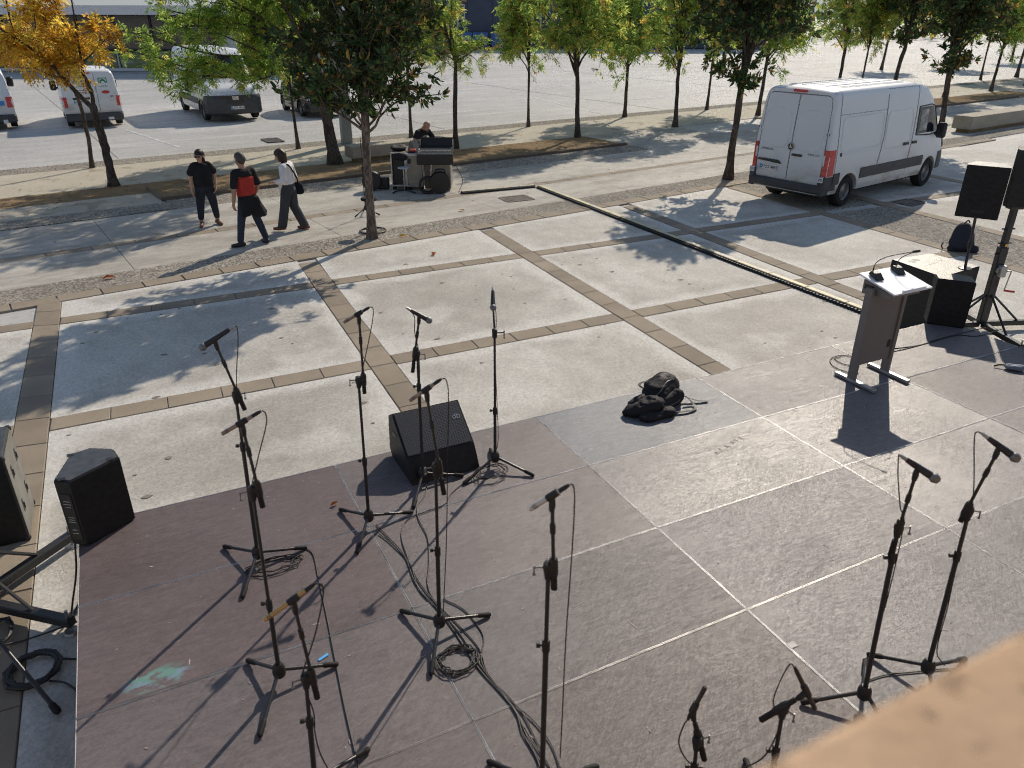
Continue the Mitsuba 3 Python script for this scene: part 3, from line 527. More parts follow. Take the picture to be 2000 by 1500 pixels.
# ---------------------------------------------------------------- vehicles
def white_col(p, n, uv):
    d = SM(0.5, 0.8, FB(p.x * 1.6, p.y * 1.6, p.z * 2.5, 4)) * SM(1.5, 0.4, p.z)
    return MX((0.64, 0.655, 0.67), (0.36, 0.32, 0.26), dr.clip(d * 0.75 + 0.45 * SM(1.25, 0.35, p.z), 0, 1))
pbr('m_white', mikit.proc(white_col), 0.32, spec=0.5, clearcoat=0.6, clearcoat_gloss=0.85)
pbr('m_cladding', mikit.proc(lambda p, n, uv: mi.Color3f(0.045, 0.046, 0.05) * (0.8 + 0.5 * N(p.x * 8, p.y * 8, p.z * 8))), 0.55)
pbr('m_carblack', (0.012, 0.013, 0.016), 0.2, spec=0.5, clearcoat=0.7)
pbr('m_seam', (0.15, 0.155, 0.16), 0.7)
pbr('m_emboss', (0.62, 0.635, 0.65), 0.4)
pbr('m_tyre', mikit.proc(lambda p, n, uv: mi.Color3f(0.022, 0.021, 0.02) * (0.7 + 0.7 * N(p.x * 20, p.y * 20, p.z * 20))), 0.85, spec=0.3)
pbr('m_rim', (0.20, 0.20, 0.205), 0.4, 0.7)
pbr('m_red_lamp', mikit.proc(lambda p, n, uv: MX((0.42, 0.015, 0.02), (0.62, 0.06, 0.05), N(p.x * 16, p.y * 16, p.z * 16))), 0.15, spec=0.5, clearcoat=1.0)
pbr('m_clear_lamp', (0.55, 0.57, 0.6), 0.12, spec=0.6, clearcoat=1.0)
pbr('m_dark_glass', (0.012, 0.016, 0.02), 0.05, spec=0.6)
pbr('m_print_dark', (0.03, 0.035, 0.04), 0.5)
pbr('m_print_green', (0.02, 0.22, 0.13), 0.5)
pbr('m_print_red', (0.45, 0.05, 0.04), 0.5)
pbr('m_print_blue', (0.05, 0.22, 0.55), 0.5)
pbr('m_plate', (0.68, 0.68, 0.66), 0.5)
scene['m_pane'] = {'type': 'thindielectric', 'int_ior': 1.5}
class Van:
    "x forward from the rear bumper, y left, z up"
    HS = [(0.975, 0.0), (1.0, 0.05), (1.0, 0.22), (1.0, 0.38), (0.985, 0.52), (0.957, 0.70), (0.925, 0.86), (0.90, 0.93), (0.86, 0.968), (0.79, 0.988), (0.55, 0.998), (0.25, 1.003), (0.0, 1.005)]
    def __init__(s, L, W, H, zb, roof, front, M, lean=0.10):
        s.L, s.W, s.H, s.zb, s.roof, s.front, s.M, s.lean = L, W, H, zb, A(roof), A(front), M, lean
    def zt(s, x): return np.interp(x, s.roof[:, 0], s.roof[:, 1])
    def wf(s, x): return s.W / 2 * np.interp(x, s.front[:, 0], s.front[:, 1])
    def w(s, x, z):
        hs = A(s.HS); t = np.clip((z - s.zb) / (s.zt(x) - s.zb), 0, 1); return s.wf(x) * np.interp(t, hs[:, 1], hs[:, 0])
    def rear_x(s, z): return s.lean * np.maximum(0, (z - 0.9) / (s.H - 0.9)) ** 1.5
    def side(s, x, z, off, sg): return A((x, sg * (s.w(x, z) + off), z))
    def rear(s, y, z, off, sg=0): return A((s.rear_x(z) - off, y, z))
    def body(s, axles, rw):
        xs = np.unique(np.concatenate([[0.0, 0.03, 0.08], np.linspace(0.2, s.L - 1.3, 14), np.linspace(s.L - 1.2, s.L, 14)]))
        hs = s.HS + [(-y, z) for y, z in s.HS[-2::-1]]; n = len(hs); V = []
        for x in xs:
            k = {0.0: 0.965, 0.03: 0.99}.get(round(float(x), 3), 1.0); zt = s.zt(x)
            for y, z in hs:
                zz = s.zb + z * (zt - s.zb); V.append((x + (s.rear_x(zz) if x < 1.0 else 0) * max(0, 1 - x), y * s.wf(x) * k, zz))
        V = A(V); F = []
        for i in range(len(xs) - 1):
            for j in range(n):
                p, q = i * n + j, i * n + (j + 1) % n; F += [(p, q + n, q), (p, p + n, q + n)]
        c0 = len(V); V = np.vstack([V, V[:n].mean(0), V[-n:].mean(0)])
        for j in range(n): F += [(c0, j, (j + 1) % n), (c0 + 1, (len(xs) - 1) * n + (j + 1) % n, (len(xs) - 1) * n + j)]
        m = m3.Manifold(m3.Mesh(V.astype(np.float32), np.asarray(F, np.uint32)))
        if m.volume() < 0 or m.status() != m3.Error.NoError: m = m3.Manifold(m3.Mesh(V.astype(np.float32), np.asarray(F, np.uint32)[:, ::-1].copy()))
        for ax in axles:
            for sg in (1, -1):
                m = m - m3.Manifold.cylinder(0.5, rw + 0.07, rw + 0.07, 28).rotate((90, 0, 0)).translate((ax, sg * (s.W / 2 - 0.30) + (0.5 if sg > 0 else 0.0), rw))
        q = m.to_mesh(); return tm(q.vert_properties[:, :3], q.tri_verts)
    def patch(s, fn, a0, a1, z0, z1, off=0.006, sg=-1, na=12, nz=8, t=0.03):
        "a closed slab over a piece of surface"
        aa, zz = np.linspace(a0, a1, na), np.linspace(z0, z1, nz)
        o = A([fn(a, z, off, sg) for a in aa for z in zz]); i_ = A([fn(a, z, off - t, sg) for a in aa for z in zz])
        k = na * nz; F = []
        for i in range(na - 1):
            for j in range(nz - 1):
                p = i * nz + j; F += [(p, p + nz, p + nz + 1), (p, p + nz + 1, p + 1), (k + p, k + p + nz + 1, k + p + nz), (k + p, k + p + 1, k + p + nz + 1)]
        ring = [j for j in range(nz)] + [i * nz + nz - 1 for i in range(1, na)] + [(na - 1) * nz + j for j in range(nz - 2, -1, -1)] + [i * nz for i in range(na - 2, 0, -1)]
        for a, b in zip(ring, ring[1:] + ring[:1]): F += [(a, b, k + b), (a, k + b, k + a)]
        m = tm(np.vstack([o, i_]), F); trimesh.repair.fix_normals(m); return m
    def seam(s, fn, pts, r=0.006, sg=-1, off=0.004):
        P = []
        for (a, b), (c, d) in zip(pts, pts[1:]):
            for t in np.linspace(0, 1, 7)[:-1 if (c, d) != pts[-1] else None]: P.append(fn(a + (c - a) * t, b + (d - b) * t, off, sg))
        return tube(P, r, 5)
    def add(s, t, name, m, b, smooth=False, **kw): return part(t, name, xf(m, s.M), b, smooth, **kw)
def rpath(x0, x1, z0, z1, r=0.12, n=4):
    out = []
    for cx, cz, a0 in ((x1 - r, z1 - r, 0), (x0 + r, z1 - r, 90), (x0 + r, z0 + r, 180), (x1 - r, z0 + r, 270)):
        for k in range(n): a = math.radians(a0 + 90 * k / (n - 1)); out.append((cx + r * math.cos(a), cz + r * math.sin(a)))
    return out + out[:1]
def wheels(t, v, axles, r, w=0.24, inset=0.03):
    for ax in axles:
        for sg in (1, -1):
            prof = [(r * 0.62, -w / 2), (r * 0.93, -w / 2), (r, -w / 2 + 0.03), (r, w / 2 - 0.03), (r * 0.93, w / 2), (r * 0.62, w / 2), (r * 0.62, -w / 2)]
            M = np.eye(4); M[:3, 0], M[:3, 1], M[:3, 2] = (1, 0, 0), (0, 0, -sg * 1.0), (0, sg * 1.0, 0); M[:3, 3] = (ax, sg * (v.W / 2 - inset - w / 2), r)
            if np.linalg.det(M[:3, :3]) < 0: M[:3, 0] *= -1
            wk = v.add(t, 'wheel', xf(lathe(prof, 32), M), 'm_tyre', 40)
            hub = [lathe([(0.0, w * 0.30), (0.07, w * 0.30), (0.10, w * 0.22), (r * 0.52, w * 0.20), (r * 0.60, w * 0.36), (r * 0.64, w * 0.40), (r * 0.64, -w * 0.3), (0, -w * 0.3)], 28)]
            for k in range(8):
                a = k * math.pi / 4; hub.append(box(0.035, 0.075, 0.02, (r * 0.44 * math.cos(a), r * 0.44 * math.sin(a), w * 0.22), 0.004))
            part(wk, 'rim', xf(xf(cat(hub), M), v.M), 'm_rim', 35)
def plate(t, v, fn, y, z, txt, off=0.02, wy=0.52, hz=0.11, xdir=(0, -1, 0), dark_first=True):
    c = fn(y, z, off); sgn = -1 if xdir[1] < 0 else 1
    pk = v.add(t, 'number_plate', box(0.012, wy, hz, c, 0.003), 'm_plate')
    n = A((-1, 0, 0)) if xdir[1] < 0 else A((1, 0, 0))
    part(pk, 'lettering', xf(text_on(txt, hz * 0.62, c + n * 0.007 + A(xdir) * 0.02, xdir, (0, 0, 1)), v.M), 'm_print_dark')
    part(pk, 'country_band', xf(box(0.004, 0.045, hz - 0.01, c + n * 0.0075 - A(xdir) * (wy / 2 - 0.03)), v.M), 'm_print_blue')
def mirror(t, v, x, z, sg, y=None):
    y = v.w(x, z) if y is None else y
    b = box(0.14, 0.24, 0.38, (x, sg * (y + 0.17), z), 0.045)
    v.add(t, 'mirror', cat([b, rod((x + 0.02, sg * (y - 0.02), z - 0.1), (x, sg * (y + 0.12), z - 0.08), 0.035)]), 'm_black', 30)
# --- the big white van
v = Van(5.93, 2.02, 2.66, 0.36, [(0, 2.60), (0.12, 2.655), (0.6, 2.66), (3.6, 2.66), (4.15, 2.60), (4.45, 2.47), (4.95, 1.95), (5.25, 1.55), (5.6, 1.32), (5.82, 1.15), (5.93, 0.98)],
        [(0, 1), (4.6, 1), (5.2, 0.97), (5.6, 0.93), (5.85, 0.84), (5.93, 0.74)], Mat((14.92, 7.80, 0), math.radians(11.3)))
t = thing('panel_van', 'large white panel van parked across the plaza, red tail lamps towards the stage', 'van')
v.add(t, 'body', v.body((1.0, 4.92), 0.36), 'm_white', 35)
for sg, nm in ((1, 'l'), (-1, 'r')):
    y0, y1 = (0.012, 0.86) if sg > 0 else (-0.86, -0.012)
    d = v.add(t, 'rear_door', v.patch(v.rear, y0, y1, 0.62, 2.50, 0.008, t=0.02), 'm_white')
    part(d, 'emboss', xf(v.seam(v.rear, rpath(y0 + 0.08, y1 - 0.05, 1.30, 2.18, 0.22), 0.009, off=0.006), v.M), 'm_emboss', True)
v.add(t, 'door_gap', v.seam(v.rear, [(0, 0.62), (0, 2.5)], 0.007, off=0.009), 'm_seam', True)
v.add(t, 'door_gap', v.seam(v.rear, [(0.875, 0.62), (0.875, 1.4), (0.84, 2.3), (0.80, 2.47), (0.7, 2.515), (-0.7, 2.515), (-0.80, 2.47), (-0.84, 2.3), (-0.875, 1.4), (-0.875, 0.62)], 0.009, off=0.004), 'm_seam', True)
v.add(t, 'rear_bumper', cat([box(0.24, 2.0, 0.20, (0.03, 0, 0.49), 0.04), box(0.5, 0.06, 0.36, (0.23, 0.985, 0.62), 0.02), box(0.5, 0.06, 0.36, (0.23, -0.985, 0.62), 0.02), box(0.3, 0.16, 0.42, (0.08, -0.93, 0.56), 0.03), box(0.3, 0.16, 0.42, (0.08, 0.93, 0.56), 0.03)]), 'm_cladding', 30)
for sg in (1, -1):
    P = [v.side(x, z, 0.012, sg) for x in (0.10, 0.26) for z in (0.80, 1.05, 1.38)] + [A((v.rear_x(z) - 0.015, sg * 0.885, z)) for z in (0.80, 1.05, 1.38)] + [A((v.rear_x(z) - 0.008, sg * 0.985, z)) for z in (0.80, 1.38)] + [A((0.2, sg * 0.9, z)) for z in (0.8, 1.38)]
    lk = v.add(t, 'tail_lamp', hull(P), 'm_red_lamp', 30)
    part(lk, 'reflector', xf(box(0.012, 0.05, 0.24, v.rear(sg * 0.90, 1.15, 0.022), 0.004), v.M), 'm_clear_lamp')
    k = v.add(t, 'speed_sticker', box(0.008, 0.13, 0.12, (-0.075, sg * 0.93, 0.735), 0.002), 'm_plate')
    part(k, 'lettering', xf(text_on('20', 0.06, (-0.080, sg * 0.93, 0.735), (0, -1, 0), (0, 0, 1)), v.M), 'm_print_dark')
    k = v.add(t, 'door_hinge', box(0.03, 0.10, 0.07, v.rear(sg * 0.90, 1.72, 0.02), 0.008), 'm_white')
    part(k, 'pin', xf(cat([box(0.01, 0.02, 0.05, v.rear(sg * 0.90 + q, 1.72, 0.04)) for q in (-0.03, 0.03)]), v.M), 'm_seam')
    # side cladding, seams, handles
    v.add(t, 'side_cladding', v.patch(v.side, 0.30, 0.56, 0.58, 0.84, 0.02, sg, 4, 3), 'm_cladding')
    v.add(t, 'side_cladding', v.patch(v.side, 1.46, 4.46, 0.62, 0.86, 0.02, sg, 14, 3), 'm_cladding')
    v.add(t, 'side_cladding', v.patch(v.side, 5.38, 5.82, 0.42, 0.86, 0.02, sg, 6, 4), 'm_cladding')
    v.add(t, 'panel_seam', v.seam(v.side, [(0.32, 0.86), (0.30, 1.4), (0.26, 2.2), (0.30, 2.60)], sg=sg), 'm_seam', True)
    v.add(t, 'panel_seam', v.seam(v.side, [(0.3, 2.12), (2.28, 2.12)], 0.005, sg), 'm_seam', True)
    v.add(t, 'panel_seam', v.seam(v.side, [(2.16, 0.60), (2.18, 0.9), (2.28, 1.5), (2.28, 2.62)], 0.008, sg), 'm_seam', True)
    v.add(t, 'panel_seam', v.seam(v.side, [(2.30, 2.57), (3.95, 2.57)], 0.005, sg), 'm_seam', True)
    v.add(t, 'panel_seam', v.seam(v.side, [(3.62, 0.45), (3.66, 0.9), (3.70, 1.5), (3.72, 2.12)], 0.008, sg), 'm_seam', True)
    v.add(t, 'panel_seam', v.seam(v.side, [(3.72, 2.12), (3.74, 2.57)], 0.005, sg), 'm_seam', True)
    v.add(t, 'panel_emboss', v.seam(v.side, rpath(0.42, 2.18, 1.32, 2.06, 0.12), 0.007, sg), 'm_emboss', True)
    v.add(t, 'panel_emboss', v.seam(v.side, rpath(2.36, 3.58, 1.20, 2.06, 0.16), 0.007, sg), 'm_emboss', True)
    rl = v.add(t, 'door_rail', v.patch(v.side, 0.45, 2.18, 1.22, 1.29, 0.012, sg, 10, 2), 'm_emboss')
    part(rl, 'end_cap', xf(v.patch(v.side, 0.44, 0.50, 1.215, 1.295, 0.016, sg, 2, 2), v.M), 'm_cladding')
    for hx in (3.40, 3.82):
        v.add(t, 'door_handle', v.patch(v.side, hx - 0.11, hx + 0.11, 1.21, 1.27, 0.035, sg, 5, 3), 'm_black')
    # cab window: dark frame and pane
    def win(x, z, off, s_=sg): return v.side(x, z, off, s_)
    wn = v.add(t, 'cab_window', v.patch(win, 3.86, 4.62, 1.43, 2.06, 0.010, sg, 8, 6, 0.02), 'm_dark_glass')
    part(wn, 'front_quarter', xf(hull([win(4.62, 1.42, 0.01), win(5.08, 1.42, 0.01), win(4.62, 2.06, 0.008), win(4.70, 2.04, 0.008), win(4.62, 1.42, -0.02), win(5.08, 1.42, -0.02), win(4.62, 2.06, -0.02)]), v.M), 'm_dark_glass')
    part(wn, 'reflection_pane', xf(v.patch(win, 3.95, 4.34, 1.50, 2.0, 0.016, sg, 6, 5, 0.005), v.M), 'm_winlight')
    part(wn, 'frame', xf(v.seam(v.side, [(3.84, 1.41), (3.84, 2.08), (4.5, 2.10), (4.72, 2.06), (5.1, 1.45), (5.0, 1.38), (4.6, 1.36), (3.84, 1.41)], 0.016, sg), v.M), 'm_black', True)
    mirror(t, v, 4.93, 1.45, sg)
    v.add(t, 'sill_panel', v.patch(v.side, 1.46, 4.46, 0.38, 0.60, 0.008, sg, 14, 3), 'm_white')
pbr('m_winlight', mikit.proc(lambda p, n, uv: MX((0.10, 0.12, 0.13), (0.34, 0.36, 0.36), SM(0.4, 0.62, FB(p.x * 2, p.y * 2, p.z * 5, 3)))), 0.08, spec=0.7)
k = v.add(t, 'brake_lamp', box(0.09, 0.34, 0.06, (0.045, 0, 2.585), 0.02), 'm_red_lamp')
v.add(t, 'plate_handle', hull([v.rear(0.85, 0.97, 0.035), v.rear(0.80, 1.02, 0.05), v.rear(0.18, 0.94, 0.035), v.rear(0.25, 1.02, 0.05), v.rear(0.85, 0.97, 0), v.rear(0.18, 0.94, 0), v.rear(0.3, 1.02, 0)]), 'm_carblack')
v.add(t, 'rear_handle', box(0.05, 0.28, 0.055, v.rear(-0.20, 1.19, 0.03), 0.018), 'm_carblack', 30)
plate(t, v, v.rear, 0.50, 0.83, '2722 MRZ')
Mx = np.eye(4); Mx[:3, 0], Mx[:3, 1], Mx[:3, 2] = (0, -1, 0), (0, 0, 1), (-1, 0, 0); Mx[:3, 3] = v.rear(0.0, 1.36, 0.012)
bk = v.add(t, 'badge', xf(lathe([(0, 0), (0.085, 0), (0.085, 0.012), (0.075, 0.016), (0, 0.016)], 28), Mx), 'm_carblack', 30)
star = cat([hull([(0.010 * math.cos(a + 1.57), 0.010 * math.sin(a + 1.57), z) for z in (0.012, 0.022)] + [(0.010 * math.cos(a - 1.57), 0.010 * math.sin(a - 1.57), z) for z in (0.012, 0.022)] + [(0.07 * math.cos(a), 0.07 * math.sin(a), z) for z in (0.012, 0.019)]) for a in (1.5708, 3.665, 5.7596)])
ring = tube([(0.075 * math.cos(a), 0.075 * math.sin(a), 0.017) for a in np.linspace(0, 2 * math.pi, 29)], 0.005, 5, False)
part(bk, 'star', xf(xf(cat([star, ring]), Mx), v.M), 'm_chrome')
v.add(t, 'lettering', text_on('SPRINTER', 0.05, v.rear(0.62, 1.24, 0.012), (0, -1, 0), (0, 0, 1)), 'm_rim')
v.add(t, 'lettering', text_on('COPA 317', 0.045, v.rear(-0.62, 1.24, 0.012), (0, -1, 0), (0, 0, 1)), 'm_rim')
for i in range(5): v.add(t, 'roof_rib', box(2.9, 0.05, 0.014, (2.0, -0.6 + 0.3 * i, 2.673), 0.006), 'm_white')
wheels(t, v, (1.0, 4.92), 0.36)
v.add(t, 'underbody', box(5.2, 1.5, 0.2, (2.9, 0, 0.33), 0.03), 'm_black')
def windscreen(v, t, x0, x1, z0, z1):
    h = []
    for k in range(7):
        f = k / 6 * 2 - 1
        for x in (x0, x1):
            zz = v.zt(x); h.append((x + 0.004, f * v.wf(x) * (0.80 if x == x1 else 0.74) , zz + 0.012 - 0.03 * abs(f) ** 3)); h.append((x, f * v.wf(x) * 0.7, zz - 0.06))
    v.add(t, 'windscreen', hull(h), 'm_dark_glass')
windscreen(v, t, 4.55, 5.22, 0, 0)
# --- the white van with lettering on its rear doors
v = Van(4.9, 2.05, 2.12, 0.32, [(0, 2.05), (0.12, 2.11), (0.6, 2.12), (2.9, 2.12), (3.3, 2.03), (3.9, 1.45), (4.5, 1.2), (4.9, 0.95)], [(0, 1), (3.8, 1), (4.5, 0.93), (4.9, 0.75)], Mat((0.24, 30.0, 0), math.radians(94)), 0.16)
t = thing('panel_van', 'white panel van with black lettering and a green square on its rear doors', 'van')
v.add(t, 'body', v.body((0.85, 3.85), 0.33), 'm_white', 35)
v.add(t, 'rear_bumper', cat([box(0.22, 2.02, 0.30, (0.02, 0, 0.40), 0.04), box(0.35, 0.05, 0.28, (0.15, 1.0, 0.42), 0.02), box(0.35, 0.05, 0.28, (0.15, -1.0, 0.42), 0.02)]), 'm_cladding', 30)
for sg in (1, -1):
    y0, y1 = (0.12, 0.88) if sg > 0 else (-0.88, 0.10)
    if sg < 0: y0, y1 = -0.86, -0.24
    else: y0, y1 = -0.22, 0.86
    v.add(t, 'rear_door', v.patch(v.rear, y0, y1, 0.62, 1.98, 0.008, t=0.02), 'm_white')
    v.add(t, 'tail_lamp', hull([v.side(x, z, 0.012, sg) for x in (0.08, 0.17) for z in (0.78, 1.16)] + [A((v.rear_x(z) - 0.012, sg * 0.87, z)) for z in (0.78, 1.16)] + [A((v.rear_x(z) - 0.006, sg * 0.985, z)) for z in (0.78, 1.16)]), 'm_red_lamp', 30)
    v.add(t, 'side_seam', v.seam(v.side, [(0.5, 1.0), (2.4, 1.0)], 0.008, sg), 'm_seam', True)
    v.add(t, 'side_window', v.patch(v.side, 2.5, 3.3, 1.3, 1.8, 0.01, sg, 6, 4), 'm_dark_glass')
    mirror(t, v, 3.5, 1.35, sg)
v.add(t, 'door_gap', v.seam(v.rear, [(-0.23, 0.62), (-0.23, 1.98)], 0.009, off=0.009), 'm_seam', True)
v.add(t, 'brake_lamp', box(0.06, 0.30, 0.06, (0.15, 0.0, 1.99), 0.015), 'm_red_lamp')
v.add(t, 'lettering', text_on('KENDi', 0.17, v.rear(0.22, 1.66, 0.012), (0, -1, 0.0), (0, 0, 1)), 'm_print_dark')
v.add(t, 'small_lettering', cat([box(0.006, w_, 0.016, v.rear(0.25, z_, 0.012)) for w_, z_ in ((0.5, 1.52), (0.5, 1.38), (0.42, 1.32), (0.3, 1.26))]), 'm_print_dark')
gs = v.add(t, 'green_square', cat([box(0.006, 0.32, 0.03, v.rear(-0.52, 1.66 + q * 0.145, 0.012)) for q in (1, -1)] + [box(0.006, 0.03, 0.26, v.rear(-0.52 + q * 0.145, 1.66, 0.012)) for q in (1, -1)]), 'm_print_green')
Mx2 = Mx.copy(); Mx2[:3, 3] = v.rear(-0.52, 1.66, 0.008)
part(gs, 'arch', xf(xf(prism(Polygon([(0.11 * math.cos(a), 0.11 * math.sin(a)) for a in np.linspace(0, math.pi, 15)] + [(-0.11, -0.11), (0.11, -0.11)]).difference(Polygon([(0.065 * math.cos(a), 0.065 * math.sin(a) - 0.02) for a in np.linspace(0, 2 * math.pi, 16)])), 0.006), Mx2), v.M), 'm_print_green')
Mx2 = Mx.copy(); Mx2[:3, 3] = v.rear(-0.55, 1.30, 0.010)
v.add(t, 'red_oval', xf(prism([(0.15 * math.cos(a), 0.06 * math.sin(a)) for a in np.linspace(0, 2 * math.pi, 25)[:-1]], 0.005), Mx2), 'm_print_red')
v.add(t, 'rear_handle', box(0.03, 0.12, 0.03, v.rear(-0.74, 1.14, 0.02), 0.008), 'm_carblack'); v.add(t, 'plate_handle', box(0.05, 0.6, 0.07, v.rear(0.35, 1.09, 0.02), 0.015), 'm_carblack')
plate(t, v, v.rear, 0.38, 0.97, '8295 JKZ')
v.add(t, 'fog_lamp', box(0.03, 0.2, 0.10, (-0.09, -0.55, 0.33), 0.01), 'm_clear_lamp')
wheels(t, v, (0.85, 3.85), 0.33); windscreen(v, t, 3.35, 3.95, 0, 0)
v.add(t, 'underbody', box(4.2, 1.5, 0.2, (2.4, 0, 0.30), 0.03), 'm_black')
# --- the white van cut by the left edge
v = Van(5.0, 2.05, 2.15, 0.32, [(0, 2.05), (0.12, 2.13), (0.6, 2.15), (2.9, 2.15), (3.3, 2.05), (3.9, 1.45), (4.5, 1.2), (5.0, 0.95)], [(0, 1), (3.8, 1), (4.5, 0.93), (5.0, 0.75)], Mat((-3.52, 30.75, 0), math.radians(96)), 0.35)
t = thing('panel_van', 'white van cut by the left edge, blue stripe beside its tail lamp', 'van')
v.add(t, 'body', v.body((0.85, 3.9), 0.33), 'm_white', 35)
v.add(t, 'rear_bumper', cat([box(0.22, 2.02, 0.30, (0.02, 0, 0.40), 0.04), box(0.35, 0.05, 0.28, (0.15, -1.0, 0.42), 0.02)]), 'm_cladding', 30)
for sg in (1, -1):
    v.add(t, 'tail_lamp', hull([v.side(x, z, 0.012, sg) for x in (0.08, 0.15) for z in (0.80, 1.18)] + [A((v.rear_x(z) - 0.012, sg * 0.80, z)) for z in (0.80, 1.18)] + [A((v.rear_x(z) - 0.006, sg * 0.975, z)) for z in (0.80, 1.18)]), 'm_red_lamp', 30)
    v.add(t, 'side_window', v.patch(v.side, 0.5, 3.3, 1.35, 1.85, 0.01, sg, 10, 4), 'm_dark_glass'); mirror(t, v, 3.4, 1.5, sg)
v.add(t, 'rear_window', v.patch(v.rear, -0.62, 0.7, 1.30, 1.95, 0.01), 'm_dark_glass')
v.add(t, 'blue_stripe', v.patch(v.rear, -0.72, -0.1, 0.88, 1.04, 0.01), 'm_print_blue')
v.add(t, 'fog_lamp', box(0.03, 0.16, 0.14, (-0.09, -0.62, 0.30), 0.01), 'm_clear_lamp')
wheels(t, v, (0.85, 3.9), 0.33); v.add(t, 'underbody', box(4.2, 1.5, 0.2, (2.4, 0, 0.30), 0.03), 'm_black')
# --- the white van with the black front
v = Van(6.3, 2.30, 2.75, 0.34, [(0, 2.7), (0.2, 2.75), (3.9, 2.75), (4.5, 2.62), (5.25, 1.72), (5.55, 1.47), (6.0, 1.30), (6.18, 1.12), (6.30, 0.82)], [(0, 1), (5.0, 1), (5.7, 0.985), (6.05, 0.95), (6.22, 0.86), (6.30, 0.72)], Mat((4.88, 35.72, 0), math.radians(-84)), 0.1)
t = thing('delivery_van', 'white delivery van with a black front bumper and grille facing the plaza', 'van')
v.add(t, 'body', v.body((1.0, 5.25), 0.37), 'm_white', 35)
def fz(y, z, off, sg=1): return A((6.30 - 0.42 * (abs(y) / 1.12) ** 3 + off, y, z))
v.add(t, 'front_bumper', hull([(x, sg * y, z) for sg in (1, -1) for x, y in ((5.72, 1.165), (6.0, 1.15), (6.2, 1.06), (6.34, 0.80), (6.385, 0.4)) for z in (0.36, 0.92)] + [(x, sg * y, z) for sg in (1, -1) for x, y in ((5.95, 1.13), (6.16, 1.03), (6.28, 0.75), (6.32, 0.4)) for z in (0.30, 1.04)]), 'm_cladding', 40)
g = v.add(t, 'grille', v.patch(lambda y, z, off, sg=1: A((6.39 - 0.05 * (abs(y) / 0.62) ** 2 + off, y, z)), -0.62, 0.62, 0.74, 1.03, 0.012, 1, 11, 5, 0.08), 'm_carblack')
part(g, 'badge', xf(cat([box(0.02, 0.032, 0.14, (6.41, q, 0.93), 0.004) for q in (-0.10, -0.045, 0.01, 0.06, 0.105)] + [box(0.02, 0.10, 0.028, (6.409, -0.07, 0.995), 0.004), box(0.02, 0.08, 0.028, (6.409, 0.085, 0.995), 0.004)]), v.M), 'm_chrome')
for sg in (1, -1):
    v.add(t, 'headlight', hull([fz(sg * y, z, o) for y, z in ((0.66, 1.07), (1.02, 1.14), (1.06, 1.40), (0.86, 1.32)) for o in (0.02, -0.35)]), 'm_clear_lamp', 30)
    v.add(t, 'bumper_trim', hull([fz(sg * y, z, o) for y, z in ((0.78, 0.66), (1.08, 0.82), (1.08, 0.74), (0.8, 0.62)) for o in (0.055, 0.0)]), 'm_rim')
    v.add(t, 'side_window', v.patch(v.side, 4.15, 4.95, 1.5, 2.15, 0.01, sg, 6, 4), 'm_dark_glass'); mirror(t, v, 5.1, 1.65, sg)
    v.add(t, 'panel_seam', v.seam(v.side, [(3.9, 0.45), (3.95, 2.4)], 0.009, sg), 'm_seam', True); v.add(t, 'side_cladding', v.patch(v.side, 1.5, 4.75, 0.62, 0.86, 0.02, sg, 10, 3), 'm_cladding')
    v.add(t, 'arch_trim', tube([(5.25 + 0.47 * math.cos(a), sg * (v.wf(5.25) + 0.005), 0.37 + 0.47 * math.sin(a)) for a in np.linspace(0, math.pi, 13)], 0.045, 6), 'm_cladding', True)
plate(t, v, lambda y, z, off: A((6.395, y, z)), 0.05, 0.56, '5439 MXM', 0.0, 0.56, 0.12, (0, 1, 0))
windscreen(v, t, 4.6, 5.35, 0, 0); wheels(t, v, (1.0, 5.25), 0.37); v.add(t, 'underbody', box(5.4, 1.6, 0.2, (3, 0, 0.32), 0.03), 'm_black')
v.add(t, 'bonnet_badge', xf(lathe([(0, 0), (0.06, 0), (0.05, 0.012), (0, 0.012)], 16), Mat((6.02, 0.42, 1.30), 0, 0, 0.6)), 'm_chrome')
# --- the dark car behind the magnolia
v = Van(4.4, 1.95, 1.55, 0.24, [(0, 0.95), (0.3, 1.1), (0.8, 1.45), (1.6, 1.55), (2.5, 1.52), (3.2, 1.08), (3.9, 0.98), (4.25, 0.86), (4.4, 0.66)], [(0, 0.85), (0.3, 0.97), (1, 1), (3.6, 1), (4.1, 0.93), (4.4, 0.75)], Mat((9.0, 33.6, 0), math.radians(-86)), 0.0)
t = thing('parked_car', 'black car half hidden behind the nearest magnolia crown', 'car')
v.add(t, 'body', v.body((0.8, 3.5), 0.32), 'm_carblack', 35)
for sg in (1, -1):
    v.add(t, 'side_window', v.patch(v.side, 1.0, 2.7, 1.0, 1.36, 0.01, sg, 8, 4), 'm_dark_glass'); v.add(t, 'headlight', box(0.2, 0.4, 0.13, (4.2, sg * 0.62, 0.72), 0.03), 'm_clear_lamp', 30)
windscreen(v, t, 2.55, 3.15, 0, 0); wheels(t, v, (0.8, 3.5), 0.32)
